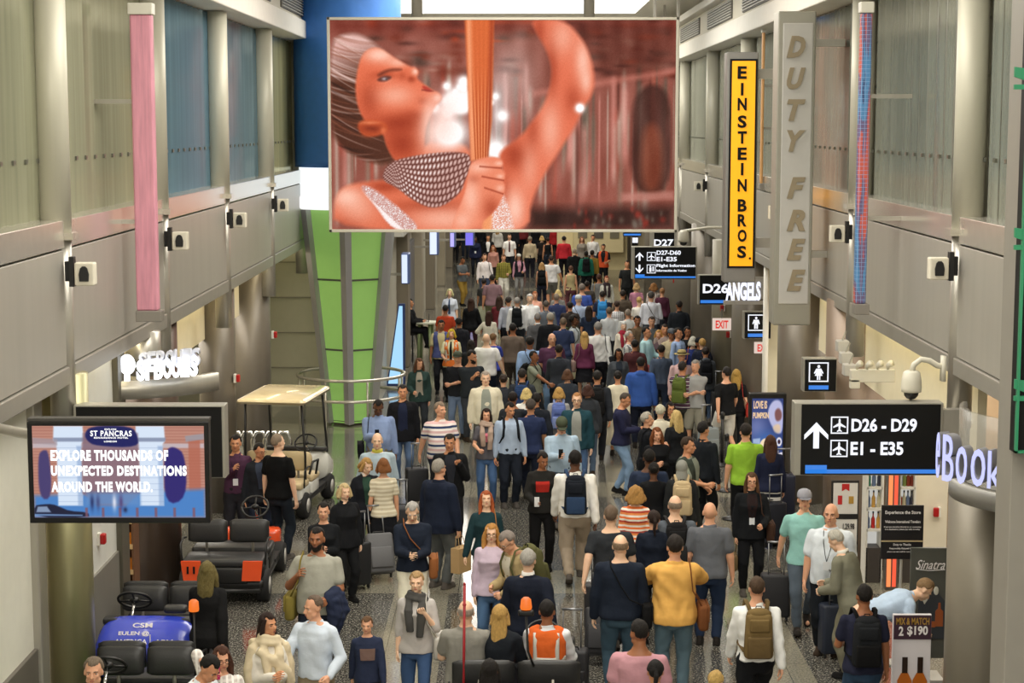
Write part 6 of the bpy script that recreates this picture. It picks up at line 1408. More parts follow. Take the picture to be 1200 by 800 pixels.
# ------------------------------------------------------------------ electric carts
def cart(label, x, y, yaw, body, cowl=True, wd=1.10, seatbacks=(1, 1), orange=False, up=0., roof=None, seatm=None, wheelm=True, steer=1):
    t = thing('electric_cart', label, 'cart', (x, y, 0), math.radians(yaw)); seatm = seatm or VINYL; h = wd/2
    q = MB(); q.rbox((0, 0, .27), (wd*.96, 2.1, .12), .06, 5); q.build('chassis', BLACK, t, True)
    if cowl:
        q = MB(); rings = []
        for yy, zb_, zt_, k in ((-1.16, .36, .50+up, .86), (-1.13, .33, .62+up, .95), (-1.02, .32, .74+up, 1.0), (-.85, .32, .84+up, 1.0), (-.72, .32, .88+up, .98), (-.66, .34, .86+up, .95)):
            rr = [];
            for j in range(26):
                a = 2*PI*j/26; c_, s_ = math.cos(a), math.sin(a)
                rr.append((h*k*math.copysign(abs(c_)**.45, c_), yy, (zb_+zt_)/2+(zt_-zb_)/2*math.copysign(abs(s_)**.55, s_)))
            rings.append(rr)
        q.loft(rings); q.build('front_cowl', body, t, True)
        q = MB(); q.rbox((0, -.70, .88), (wd*.93, .16, .07), .03, 4); q.build('dashboard', VINYL, t, True)
        for sx in (-1, 1): q = MB(); q.ell((sx*h*.74, -1.10, .50), (.09, .04, .045)); q.build('headlight', mat('headlight_glass', 'd8c8a0', .15), t, True)
    else:
        q = MB(); q.rbox((0, -.98, .42), (wd*.9, .3, .35), .08, 5); q.build('front_cowl', body, t, True)
    q = MB(); q.box2((-h*.96, -.66, .30), (h*.96, -.12, .34)); q.build('floor_mat', RUBBER, t)
    q = MB(); q.rbox((0, .08, .40), (wd*.94, .50, .22), .05, 4); q.rbox((0, .70, .40), (wd*.94, .56, .22), .05, 4); q.build('seat_box', body if not orange else BLACK, t, True)
    def roll(yy, z0, z1, nm, lean):
        q = MB()
        for sx in (-1, 1):
            rr = []
            for k in range(11):
                u = k/10; x_ = sx*(.015+u*(h*.96-.015)); e = max(.0, 1-abs(2*u-1)**6)**.4 if k not in (0, 10) else .35
                rr.append([(x_, yy+lean*(.5+.5*math.sin(a))*.10+.055*e*math.cos(a), (z0+z1)/2+(z1-z0)/2*(.72+.28*e)*math.copysign(abs(math.sin(a))**.7, math.sin(a))) for a in [2*PI*j/18 for j in range(18)]])
            q.loft(rr)
        return q.build(nm, seatm, t, True)
    q = MB(); q.rbox((0, .06, .555), (wd*.95, .50, .11), .05, 5); q.build('front_seat', seatm, t, True)
    q = MB(); q.rbox((0, .76, .555), (wd*.95, .52, .11), .05, 5); q.build('rear_seat', seatm, t, True)
    if seatbacks[0] and not orange: roll(.32, .70, 1.0, 'front_backrest', .6)
    if seatbacks[1]: roll(.46, .72, 1.04, 'rear_backrest', -.3)
    for sx in (-1, 1):
        q = MB(); q.tube([(sx*h*.55, .36, .5), (sx*h*.55, .38, .8)], .02, 8); q.build('backrest_post', STEEL, t, True)
        q = MB(); q.tube([(sx*h*.97, .90, .52), (sx*h*1.0, .92, .80), (sx*h*1.0, .70, .84), (sx*h*1.0, .5, .80)], .014, 8); q.build('hip_rail', BLACK, t, True)
    if orange:
        for sx in (-1, 1):
            q = MB(); q.prism([(-.13, -.12), (.10, -.12), (.13, .13), (-.11, .13)] if sx > 0 else [(-.10, -.12), (.13, -.12), (.11, .13), (-.13, .13)], (sx*(h-.17), 1.06, .47), (1, 0, 0), (0, 0, 1), (0, .03, 0)); q.build('rear_panel', body, t, bevel=.01)
        q = MB(); q.rbox((0, 1.02, .40), (wd*.6, .10, .22), .03, 4); q.build('step_board', BLACK, t, True)
        q = MB(); q.tube([(-h*.9, 1.14, .22), (h*.9, 1.14, .22)], .03, 8); q.build('bumper', BLACK, t, True)
    q = MB(); q.tube([(steer*-h*.42, -.62, .80), (steer*-h*.42, -.42, 1.02)], .018, 8); q.build('steering_column', CHROME, t, True)
    q = MB(); C_ = Vector((steer*-h*.42, -.40, 1.03)); ax = Vector((0, .67, .74)).normalized(); u = Vector((1, 0, 0)); v = ax.cross(u)
    q.tube([C_+u*.185*math.cos(a)+v*.185*math.sin(a) for a in [2*PI*k/28 for k in range(29)]], .016, 8)
    for a in (0.2, 2.94, 4.71): q.tube([C_, C_+u*.18*math.cos(a)+v*.18*math.sin(a)], .012, 6)
    q.ell(tuple(C_), (.055, .04, .04)); q.build('steering_wheel', BLACK, t, True)
    for sx in (-1, 1):
        for yy in (-.82, .80):
            q = MB(); q.lathe([(.08, -.085), (.19, -.085), (.215, -.05), (.215, .05), (.19, .085), (.08, .085)], n=28, M=Matrix.Translation((sx*(h-.06), yy, .215)) @ Matrix.Rotation(PI/2, 4, 'Y')); w0 = q.build('wheel', RUBBER, t, True)
            q = MB(); q.lathe([(.004, .07), (.05, .088), (.09, .075), (.12, .086)] if sx > 0 else [(.12, -.086), (.09, -.075), (.05, -.088), (.004, -.07)], n=20, M=Matrix.Translation((sx*(h-.06), yy, .215)) @ Matrix.Rotation(PI/2, 4, 'Y')); q.build('hubcap', LGREY, w0, True, loc=None)
    if roof:
        q = MB(); q.rbox((0, .05, 1.92), (wd*1.06, 1.75, .09), .10, 6, taper=.95); q.build('roof', roof, t, True)
        for sx in (-1, 1):
            q = MB(); q.tube([(sx*h*.88, -.86, .80), (sx*h*.84, -.62, 1.90)], .02, 8); q.build('roof_post', BLACK, t, True)
            q = MB(); q.tube([(sx*h*.88, .62, .55), (sx*h*.90, .66, 1.0), (sx*h*.84, .74, 1.90)], .02, 8); q.build('roof_post', BLACK, t, True)
            q = MB(); q.tube([(sx*h*1.0, .2, .62), (sx*h*1.05, .15, .86), (sx*h*1.05, .5, .88), (sx*h*1.0, .62, .7)], .02, 8); q.build('armrest', BLACK, t, True)
    return t
def on_cart(t, q, nm, m, smooth=True, label=None):
    o = q.build(nm, m, t, smooth)
    if label: o['label'] = label
    return o
gl = lambda n, c: mat(n, c, .25, coat=.6, spec=.6)
ORG = gl('cart_orange', 'e8562a'); BLU = gl('cart_blue', '3446c0'); GRN = gl('cart_green', '7ac040'); WHT = gl('cart_white', 'dcdcd4')
cB = cart('parked cart with orange rear corners and a black rear bench facing us', -3.93, 24.45, 180, ORG, False, 1.15, orange=True)
q = MB(); o = text('11', (0, 0, 0), .11, .10, BLACKM, None, 'cart_number', off=.03); o.parent = cB; o.location = (.41, 1.10, .49); o.rotation_euler = (0, 0, PI)
cC = cart('parked cart with a glossy blue front cowl and white lettering', -4.10, 20.25, 0, BLU, True, 1.12, up=.06)
for s_, x_, z_, w2, h2 in (('CSM', -.04, .885, .22, .042), ('EULEN @', -.12, .815, .34, .046), ('AMERICA', -.14, .745, .36, .046), ('ABM', .22, .745, .20, .038)):
    yy = {.885: -.91, .815: -1.00, .745: -1.075}[z_]; o = text(s_, (0, 0, 0), w2, h2*1.25, W_ if False else mat('white_print', 'f0ecec', .5), None, 'lettering', off=.02, uz=(0, .55, .83)); o.parent = cC; o.location = (x_, yy-.012, z_)
q = MB(); q.box((.07, -1.07, .77), (.008, .02, .10)); on_cart(cC, q, 'divider_line', mat('white_print', 'f0ecec', .5), False)
q = MB(); q.rbox((.28, -.66, 1.0), (.26, .14, .08), .04, 5); on_cart(cC, q, 'instrument_pod', VINYL)
cD = cart('parked cart with a bright green cowl at the lower left edge', -3.86, 17.78, 0, GRN, True, 1.06)
q = MB(); q.tube([(.50, .42, .3), (.50, .42, 1.36)], .012, 8); on_cart(cD, q, 'beacon_pole', BLACK)
q = MB(); q.lathe([(.05, 1.36), (.055, 1.38), (.05, 1.46), (.03, 1.48)], (.50, .42, 0), 18); on_cart(cD, q, 'beacon', emat('beacon_orange', 'ff7a20', .9), True)
cE = cart('grey-benched cart driving away with seated passengers at the bottom centre', .0, 18.05, 180, mat('cart_grey', '3a3c40', .4), True, 1.36, seatbacks=(1, 0))
q = MB(); q.tube([(.54, .40, .3), (.52, .40, 1.78)], .014, 8); q.ell((.523, .40, 1.58), (.02, .02, .02)); q.ell((.521, .40, 1.79), (.014, .014, .02)); on_cart(cE, q, 'red_pole', mat('pole_red', 'a02028', .4))
q = MB(); q.tube([(-.18, .44, .95), (-.12, .42, 1.1), (-.10, .42, 1.50)], .012, 8); on_cart(cE, q, 'beacon_pole', BLACK)
q = MB(); q.lathe([(.055, 1.54), (.06, 1.56), (.05, 1.64), (.03, 1.66)], (-.10, .42, 0), 18); on_cart(cE, q, 'beacon', emat('beacon_orange', 'ff7a20', .9), True)
q = MB(); q.rbox((-.10, .42, 1.50), (.16, .06, .06), .02, 4); on_cart(cE, q, 'beacon_bracket', BLACK)
cA = cart('white golf cart with a cream roof and beige seats parked at left', -3.86, 29.6, 172, WHT, True, 1.12, roof=gl('roof_cream', 'e2cfa4'), seatm=mat('beige_vinyl', 'c8b48c', .5))
# ------------------------------------------------------------------ the crowd, nearest first
# x y height yaw pose build skin hair top bottom | extras | label
CROWD = '''
109 771 1.76 5 stand m 1 short:7a6c5c shirt:8a8f96 trousers:33363c||grey-brown haired man whose head shows at the lower left corner
222 758 1.72 62 stoop m 2 short:16130f shirt:dfe6ee trousers:2a2c34||dark haired man in a pale blue shirt bending beside the green cart
259 756 1.64 14 ear f 1 wavy:4a2c1e blouse:ck:d8d2cc-c2bab4-eeeae4 trousers:2a2a30|glasses,phone=d02868,ht=10/8|woman in glasses holding a pink phone to her ear
314 717 1.70 24 clasp f 2 long:2a1a14 sweater:e6dfd2 longskirt:ded6c6|shawl=d8c7a2,ht=28/0|woman with long dark hair and a cream shawl over a white dress
369 697 1.72 -18 gesture m 1 receding:6b5a4c shirt:c9d6e6 trousers:8a7a60|ht=-38/10|man in a loose pale blue shirt glancing left with raised hand
430 718 1.36 6 walk c 1 short:6e5138 sweater:27304a trousers:2a2b30|print=7e6258,ht=-10/4|boy in a navy long-sleeved top with a faded print
488 667 1.68 -4 strapl f 0 bun:b59468 blouse:b6b0ac jeans:35517c|scarf=4c4a48,bagl=c6c2b8|woman in a grey top and charcoal scarf with a canvas bag
371 619 1.86 -6 strapcarry h 3 crop:1a1512 polo:a3a294 jeans:262c3c|beard=1c1612,bagr=8a7a32,coatl=27304a|bearded man in a grey polo shirt carrying a navy jacket
379 588 1.68 2 clasp f 1 bun:1d1714 sweater:1a1c20 trousers:202228|phonel=202020|woman in a black sweater with dark hair tied back
243 653 1.70 172 walk f 1 wavy:6e6238 blazer:1c1c1e trousers:151517||woman in a black suit walking away past the blue cart
326 508 1.88 152 stand m 0 crop:8a7a68 tee:111214 jeans:1e2630|ht=-14/0|tall grey haired man in a black t-shirt seen from behind
303 519 1.66 20 stand m 2 short:1c1714 jacket:23262c jeans:20283a|glasses,inner=3a4458,ht=30/10|man in glasses and dark jacket half hidden by the black t-shirt
276 510 1.78 4 chest m 2 short:17120f shirt:4c2c44 trousers:24242a|lanyard|dark haired man in a plum shirt with hand on chest
483 586 1.74 4 phone m 0 short:b8b4ae sweater:1f2738 trousers:ece6cc|phonel=202830,bagl=9a5a2c,cross|grey haired man in navy sweater and white trousers reading a phone
570 573 1.68 4 handout f 0 long:a8542a sweater:1d3a40 trousers:1a1a1e|bagl=a8703c,ht=0/-12|red haired woman in a dark teal sweater looking up
576 613 1.68 0 carryl f 0 wavy:c08a48 sweater:c8b2c6 jeans:4a6c96|glasses,coatl=1c1d20|woman with long wavy blond hair in a pale lilac top
614 615 1.76 -58 stoop m 1 short:8a8078 jacket:b09868 trousers:6c6048|glasses,backpack=5c5a34,inner=d8d0bc|grey haired man in a tan jacket looking down to the left
619 640 1.80 174 pullr m 0 short:a8a49c blazer:1a2030 trousers:181a22|wcollar=f0eee8,suitr=1c1c20@-.46/-.10,upright|silver haired pilot in a dark navy uniform jacket
641 717 1.78 176 sit m 3 crop:1a1613 vest:f06420 trousers:202024|inner=d8dade,hivis,z=.14,sl=long|cart driver in an orange safety vest seen from behind
546 720 1.76 178 sit h 0 fringe:a89c90 polo:8c8a80 trousers:4a4a48|z=.14|bald passenger in a grey shirt seated on the cart
586 713 1.72 172 sit f 0 straightback:c09a58 jacket:20242c trousers:22242a|z=.14|passenger with very long blond hair seated on the cart
574 771 1.62 176 stand f 3 long:17120f tee:2c4a80 jeans:202a40||woman with straight black hair at the bottom centre
750 727 1.80 168 stand h 3 buzz:17120e tee:c48a94 jeans:2c3650|ht=30/8|man with cropped hair in a pink t-shirt at the bottom
768 772 1.60 180 stand f 2 pony:120f0d tee:30303a trousers:1e1e22||woman with dark pulled-back hair in front of the pink t-shirt
840 785 1.45 150 stand c 0 messy:c4a260 tee:7a8ca0 shorts:50505a||blond child whose tousled head shows at the bottom edge
727 627 1.83 178 stand h 0 fringe:8c7660 sweater:1c2434 jeans:3c5668|bagr=141416,cross|bald man in a navy sweater with a black crossbody bag
791 628 1.84 180 up h 1 short:231c18 jacket:eeb050 jeans:56707e|bagr=7a4622|man in a bright yellow jacket with a brown shoulder bag
716 590 1.80 176 pulll h 0 crop:6e5c4c tee:303338 trousers:26282e|suitl=26262a@.10/.62|man in a charcoal t-shirt pulling a black case
745 568 1.66 176 stand f 0 curly:b08448 blouse:st:x7-ee7a3c-f2e4d8-e89050-b84c3c-f4ece0 trousers:3a3038||woman with curly golden hair in an orange striped blouse
766 597 1.68 184 stand f 1 pony:2a1c16 jacket:1b2232 trousers:1e2028||woman with a brown ponytail in a dark navy jacket
791 581 1.80 182 stand h 0 fringe:90806e tee:5a626c trousers:3a3e44|backpack=1c1c1e/2a2a2c|bald man in a slate t-shirt with a bulky black backpack
832 589 1.78 172 stand h 1 bald:888888 polo:62656c jeans:243450||bald man in a grey polo shirt and dark jeans
887 671 1.80 180 walk m 1 crop:4c3a2a shirt:eef0ec trousers:17181c|backpack=7a6238/6a5430|man in a white shirt with an olive brown backpack
881 553 1.70 -2 carryl f 1 long:5e4028 jacket:16181c trousers:15161a|glasses,lanyard,inner=2a1c1c,totr=handbag/6a5638,bagl=4a3226|woman in black with glasses and a lanyard
943 571 1.84 -4 pullr m 1 none:4a3c30 polo:8ccac2 jeans:4c5866|cap=9a9aa4,suitr=1a1a1e@-.30/.35,upright|man in an aqua polo shirt and grey cap
974 591 1.84 -20 stand h 1 bald:6a5a4a sshirt:d8e2ea trousers:181c22|lanyard|bald man in a white shirt wearing a lanyard
1001 620 1.76 236 stoop m 0 short:c2beb2 blazer:7e7c68 trousers:77745e|wcollar=e8e4d8,ht=-10/20|white haired man in an olive grey suit
1013 684 1.78 180 carryl m 3 crop:17120f tee:24263c jeans:2c4460|backpack=1e2024/121214|man in a navy t-shirt with a black backpack
1066 690 1.76 96 bend m 0 short:8a6e4c shirt:b4cce8 trousers:28385c||man in a light blue shirt bending over the shop stand
874 497 1.80 178 stand h 1 short:231d19 polo:96cc30 trousers:191a1e||man in a lime green polo shirt seen from behind
903 509 1.70 176 stand f 1 long:4e3022 sweater:1e2440 longskirt:st:x9-20222e-e8e6e0||woman in a navy top and black and white striped skirt
825 494 1.80 138 stand m 2 short:1a1614 shirt:1e2228 trousers:18191d|totl=briefcase/2c2624|man in a dark shirt holding a brown briefcase
806 512 1.80 62 gesture m 2 short:3c2c20 vest:3c443c trousers:2e322e|inner=8a9484,ht=10/6|hurrying man in a dark green vest
799 538 1.70 178 stand f 2 headscarf:8f9088 jacket:26282a trousers:2a2c2e|backpack=c4ac80|person in a grey head covering with a beige backpack
761 527 1.78 176 stand h 4 crop:15110e tee:27334c jeans:20263a||dark haired man in a navy blue top behind the curly blond woman
766 541 1.64 182 stand f 4 bun:14100d sweater:17181b trousers:1a1b1f||woman in black with a small dark bun
770 500 1.66 4 clasp f 1 wavy:7a4624 sweater:16171b trousers:1b1c20|ht=8/4|auburn haired woman in a black top facing us
792 480 1.66 212 stand f 0 wavy:d2b678 jacket:1e2024 trousers:22252c||woman with long pale blond hair in a black jacket
759 483 1.72 98 clasp m 1 short:b4aea2 blazer:1a1c22 trousers:20222a|bagr=17181c|grey haired man in a black jacket with a shoulder bag
774 474 1.66 170 stand f 0 messy:d8d0b8 jacket:dcd4bc trousers:c8c0a8||person with cream hair and pale jacket in mid crowd
786 471 1.66 14 stand f 2 long:1b1412 jacket:20201e trousers:1c1c1e|glasses|dark haired woman in glasses behind the cream jacket
729 459 1.80 72 phone m 2 crop:4c443c sweater:252746 jeans:7c9cc0|phonel=1a1c22|man in an indigo sweater and light jeans reading a phone
674 525 1.90 180 walk h 4 crop:15100d shirt:eeece4 trousers:a0907a|backpack=1e222c/2c4468|man in a white shirt with a navy blue backpack
635 528 1.74 4 carryr f 3 short:181310 sweater:262422 trousers:141416|print=c0281e,ht=20/18,phone=e0e0e0|person in a black and red top tilting the head
658 487 1.78 2 phoner h 1 none:4a3c30 shirt:a2bcd2 jeans:44566e|cap=4c5440,glasses,phone=1c1c1c|man in a green cap and pale blue shirt
676 460 1.82 -4 carryr m 0 crop:b07c4c jacket:1e4450 jeans:44618a|glasses,open,inner=9a9c94|red haired man in glasses and a teal jacket
570 478 1.68 2 carryr f 1 long:2c1d18 tee:56545a jeans:40608e|scarf=b09684,coatl=3c4236,print=d86c80|woman in jeans with a beige scarf and printed t-shirt
597 471 1.78 12 stand m 2 short:1c1815 shirt:a8bcd8 trousers:1e2430|backpack=1c1e24,ht=14/12|dark haired man in a pale blue shirt with backpack straps
622 465 1.80 178 stand m 2 short:4c443e polo:28345a trousers:22283a||man in a dark blue polo shirt seen from behind
569 436 1.80 4 stand h 0 short:a89c90 jacket:d8d0b4 trousers:60645c|open,inner=8d9488|grey haired man in an open cream jacket
617 452 1.66 176 stand f 0 bob:d8bc7c blouse:e8e6e0 trousers:2a2c34||woman with short bright blond hair in white
655 453 1.66 178 stand f 0 bob:b89050 tee:9a9a9c trousers:2c2e36|backpack=5a70b8/7c90c8|woman with wavy blond hair and a periwinkle backpack
601 459 1.70 176 stand m 3 short:1c120f tee:2c2e34 trousers:202226||dark haired person behind the pale blue shirt with straps
628 458 1.72 190 stand m 2 short:1a1614 jacket:20242e trousers:202226||dark haired man just behind the dark blue polo
689 450 1.70 178 stand f 2 bob:42261c jacket:33363c jeans:4a5c74||woman with a brown bob in a dark grey jacket
700 432 1.80 176 stand m 2 short:1f1a17 jacket:2a2d34 trousers:26282e|backpack=1a1a1c|man in a dark jacket with a square black backpack
724 434 1.66 180 stand f 2 bun:1c1613 sweater:e2d8bc longskirt:d8cdb0||woman in a long cream cardigan with a dark bun
751 419 1.80 178 stand h 3 crop:14100e hoodie:3058b0 jeans:1e2438||man in a bright blue hooded sweatshirt
800 424 1.76 158 crossed h 2 crop:2c2622 polo:st:x14-33243c-cfc8c8-33243c-7a5468 trousers:3a3c38|backpack=5c6c2c|man in a plum striped polo with a green backpack
815 422 1.80 -8 crossed m 1 short:9a948c polo:a4a6a4 shorts:8c8878|ht=-10/0|grey haired man with folded arms in a light grey polo
851 428 1.80 206 pulll m 1 short:1d1815 tee:18191c shorts:d8d4c8|suitl=7c8486@.40/.05,upright|man in a black t-shirt and white shorts
863 432 1.66 176 stand f 0 long:b49048 tee:1c1c20 trousers:2a2c30|bagr=c8362c|woman with long golden hair and a red bag
443 466 1.80 6 phoner h 4 crop:15110f shirt:8096c4 trousers:8e8470|bagr=1a1b20,phone=15151a|man in a blue shirt with a black bag reading a phone
472 451 1.80 2 stand m 2 short:231e1b blazer:16171c jeans:4c6488|open,inner=1e2640|man in an open black jacket and blue jeans
516 470 1.80 14 pullr h 1 short:8c7a68 polo:st:x7-e8e2de-2a3c64-e8dcd8-d8b4b4 trousers:22283a|suitr=1a1b20@-.34/.30,upright,ht=30/0|man in a navy and white striped polo shirt
527 507 1.78 8 strapl m 2 short:241c17 jacket:17181b trousers:1a1b1f|inner=2a2c34,ht=-10/6|young dark haired man in a black jacket with a tan strap
515 539 1.80 146 stand h 1 short:a09a90 blazer:1c2438 trousers:585c5c|totr=paper_bag/b69668|elderly man in a navy blazer holding a brown paper bag
442 508 1.74 2 stand h 0 fringe:a89a88 sweater:a4b8c4 trousers:c0b48e|wcollar=c8c040|smiling balding man in a light blue sweater with yellow collar
428 535 1.66 18 stand f 0 bob:b48c50 jacket:1d1f26 trousers:1c1d22|inner=2c4a3c,wcollar=e0dcd4,ht=20/18|blond woman in a black jacket looking down
449 536 1.66 196 stand f 1 bob:84532c tee:st:x16-e2dac4-c8bca0 skirt:17181e|suitl=5c5c5e@.16/.50|woman in a cream striped t-shirt and black skirt
404 566 1.62 30 stand f 0 bob:d0b888 jacket:1a1b1f trousers:1c1d20||blond person in black bent behind the luggage
491 419 1.68 4 carryr f 1 wavy:5c3c28 jacket:2c4440 trousers:30343a|open,inner=a09888,ht=20/6|woman in an open dark green checked jacket
552 411 1.84 22 chest h 2 short:1e1815 tee:2c3138 jeans:3c4048|beard=1e1815,ht=34/10|muscular bearded man in a black t-shirt
536 412 1.78 -6 crossed m 1 none:4a3c30 tee:24262c jeans:6a80a0|cap=505848|man in an olive cap and black t-shirt
529 385 1.70 -4 carryr f 1 bob:d8b430 vest:f07428 trousers:1a1b20|inner=d8d4a8,hivis,tie=1a1a1e|yellow haired woman in an orange safety vest
517 375 1.76 2 stand m 3 short:15110f vest:47508a trousers:1c1e24|inner=c8b884|man in a blue vest over yellow sleeves
527 338 1.72 -4 stand f 0 bob:e8d49c sshirt:c8d0e0 trousers:1c1e28|tie=2c4468|blond officer in a pale uniform shirt and blue tie
570 390 1.80 172 handout h 0 bald:a08c78 tee:eceae6 trousers:20283c||bald man in a white t-shirt and navy trousers
578 388 1.70 168 stand f 1 short:7c5c3c tee:3444b0 trousers:2c2c34|totr=tote_bag/dcd8b8|woman in a royal blue top with a cream tote bag
601 379 1.78 178 stand h 3 crop:1a1512 sweater:6c5c50 trousers:4a4038||man in a brown sweater seen from behind
621 393 1.80 182 stand h 3 short:1c1816 shirt:8cacdc trousers:26304a|bagr=1f2430,cross|broad man in a sky blue shirt with a dark bag
626 411 1.72 66 point m 3 crop:15110f tee:8e9480 trousers:2a2c30|backpack=17181a|man with a black backpack pointing forward
573 364 1.66 170 reachl f 2 long:3a2018 sweater:dcd6c2 longskirt:b8b298||woman with dark hair in a cream cardigan reaching right
552 348 1.68 174 handout f 3 long:3a2418 jacket:16171a slim:4c2c38||long haired woman in a black top and maroon trousers
577 322 1.82 176 stand h 2 crop:1f1a16 polo:8e6c74 trousers:7c7c58||man in a mauve polo shirt seen from behind
567 325 1.66 180 stand f 2 bun:221a16 tee:3a3c3c longskirt:b4b89c||woman in a long pale green skirt
541 300 1.76 44 phone m 3 crop:17120f tee:5c6468 trousers:9a7a2c||man in a grey t-shirt and mustard trousers
568 297 1.80 4 stand m 1 short:3a2418 shirt:ece4e4 jeans:3a4660|bagl=1c1c22,phone=202020|man in a white shirt standing near the left wall
578 287 1.66 0 stand f 1 wavy:8a4c28 blouse:cc8c7c trousers:2c2426||red haired woman in a peach blouse far back
590 298 1.74 6 carryl m 1 short:6c4a30 shirt:ck:7c7c38-3c4420-9a8c40 trousers:d8d4c8|ht=20/10|man in an olive plaid shirt
608 297 1.66 8 carryl f 1 wavy:3c2418 vest:1f2028 slim:8e8e8c|inner=c88ca0,cap=dcdad0,sl=long|woman in a white cap and dark vest over pink
597 274 1.80 0 stand m 1 short:3a2c20 sshirt:f0eeea trousers:1a1c24|tie=5c1f28|man in a white shirt and dark red tie
557 277 1.70 2 stand f 4 long:15110f jacket:1c2240 trousers:1d1f2a|lanyard|woman in a dark navy uniform with a badge
572 275 1.74 0 stand m 2 short:1d1815 blazer:18191d trousers:1a1b20|inner=e8e6e2|man in a black jacket and white shirt front
621 277 1.80 178 stand m 1 short:8c8070 shirt:c0ae8c trousers:242430||man in a beige shirt walking away
635 275 1.68 178 stand f 0 bob:c8a468 tee:26201f trousers:1d1c20||blond person in black beside the beige shirt
642 278 1.66 178 stand f 2 bun:281c16 tank:17171a jeans:2c3444||woman in a black tank top with bare shoulders
661 277 1.78 178 stand h 1 short:1c1815 sweater:cc2430 trousers:1e1c22||person in a bright red sweater
673 290 1.74 176 stand m 0 crop:a89884 jacket:191a1c trousers:1c1c20||man with sandy hair in a black jacket
682 277 1.72 4 stand f 1 wavy:84583c blouse:8c8478 trousers:3a3838||woman in a grey-brown blouse facing us
695 275 1.78 2 stand m 2 short:1e1916 shirt:e8e6e2 trousers:4a4a52||man in a loose white shirt at the crowd's far right
707 286 1.76 -6 carryl m 2 short:17130f vest:e85428 trousers:16171b|inner=202226|worker in an orange safety vest with a white apron
687 294 1.72 178 stand m 4 crop:14100d hoodie:1c6c58 trousers:1c1e24|backpack=141519|person in a green hooded top with a black backpack
694 292 1.74 172 stand m 3 short:1f1612 sweater:8a6c24 trousers:1d2026||man in a mustard sweater
646 299 1.82 178 handout h 2 crop:3a2820 tee:dcdcdc shorts:7a7c74||man in a white t-shirt and grey shorts
635 306 1.66 178 stand f 1 wavy:b08a58 tank:1c1c20 jeans:24283a|backpack=15171b|woman with blond hair wearing a large black backpack
669 311 1.68 178 stand f 1 short:5c4030 tank:b8a878 slim:6c3c44||woman in a sand coloured vest and plum trousers
682 333 1.82 178 stand h 1 short:7a7068 tee:3c5cc0 trousers:2c3448|bagr=5c3050,cross|man in a cobalt blue t-shirt
688 328 1.70 172 stand m 3 short:1c1512 tee:4a4440 trousers:2a2a2e||dark haired man close behind the cobalt t-shirt
678 346 1.80 178 stand h 0 none:4a3c30 shirt:b4c8ea jeans:445c88|cap=c0c4c8,bagr=20242e,cross|man in a pale cap and powder blue shirt
711 323 1.66 4 stand f 1 short:8a4428 sweater:c8c8bc trousers:4c4c4c|scarf=3c3034|red haired woman in a pale sweater and dark scarf
702 321 1.70 178 stand m 3 short:4a2c20 tee:77787a trousers:3a3c40|bagl=c89848|person in grey with a yellow bag
735 305 1.82 8 stand m 2 crop:17120f tee:26282a trousers:1c1e20||man in a dark t-shirt left of the arrow sign
746 330 1.66 178 stand f 0 bob:c0a070 tee:c07c98 trousers:44404a||woman with blond grey hair in a pink top
730 340 1.74 178 stand m 2 short:2c241f jacket:5a4e40 trousers:3a362e||man in a dark olive brown jacket
749 346 1.68 178 stand f 0 bun:c8a868 tee:ece8dc trousers:2c303a||woman with a blond bun in a cream t-shirt
763 342 1.82 178 stand h 1 short:4c4844 shirt:d8dce8 trousers:404858|bagr=23262e,cross|man in a white shirt with a thin dark bag strap
776 337 1.66 182 stand f 1 short:a0744c sweater:54283c trousers:2a2430||woman in a maroon cardigan
766 330 1.66 178 stand f 1 curly:8c6034 blouse:ck:c8b8b0-a09088-e0d8d0 trousers:3c383c||curly haired woman in a speckled blouse
796 352 1.84 180 stand m 3 crop:1c1512 blazer:24282f trousers:1d2026||man in a dark suit alone before the far column
723 351 1.66 178 stand f 1 short:3a2a22 blouse:ck:dcdce0-8c8c94-f0f0f0 jeans:1e2638||woman in a white lattice patterned top
706 341 1.74 178 stand m 2 short:241d19 tee:26304c trousers:22262e|backpack=2c8cd8|person carrying a bright blue rolled pack
652 344 1.80 178 stand m 1 receding:8c7c6c polo:34406c jeans:44587c||balding man in a slate blue polo shirt
621 345 1.78 4 stand h 0 short:e8e4dc shirt:eceef0 trousers:5a5e66||white haired man in a white shirt facing us
606 348 1.76 178 stand m 1 crop:a09c98 shirt:eceef0 trousers:2c3038|backpack=191c20|grey haired man in white with a black backpack
627 341 1.68 8 stand f 1 short:b06840 blouse:e8a48c trousers:443c3c||woman in a peach coloured top
654 339 1.70 178 stand f 0 bob:d8bc80 tee:8c8c88 trousers:44444a||blond woman behind the slate blue polo
640 352 1.76 178 stand m 1 crop:5c5450 shirt:6c7480 trousers:3a3c42||man in a steel grey shirt
596 346 1.74 172 stand m 2 short:2e2824 shirt:aab0c0 trousers:2a2e3a||man in a grey blue shirt beside the white-haired man
645 367 1.80 178 stand h 1 short:a49c90 blazer:1c1d22 trousers:1e1f24||grey haired man in a broad black suit
630 365 1.76 178 stand m 2 crop:8a8480 blazer:5c5c60 trousers:3c3c40|wcollar=e8e8e8|man in a charcoal grey suit jacket
660 372 1.80 178 stand m 1 crop:6c5c4c polo:303c60 jeans:4c6080||man in a dark navy polo beside the black suit
647 391 1.84 8 stand h 1 bald:8c7c6c polo:56304c jeans:6c90bc||bald man in a maroon polo shirt and light jeans
673 370 1.76 76 stand m 4 afro:17120f shirt:bcc4c8 trousers:1d2230|backpack=4c5434,totr=tote_bag/dcd4a8|man with tall curly hair carrying a cream tote
685 388 1.66 178 stand f 1 long:c8a060 sweater:6c2c4c skirt:1c1c22|bagl=8c7068|woman with long blond hair in a maroon top
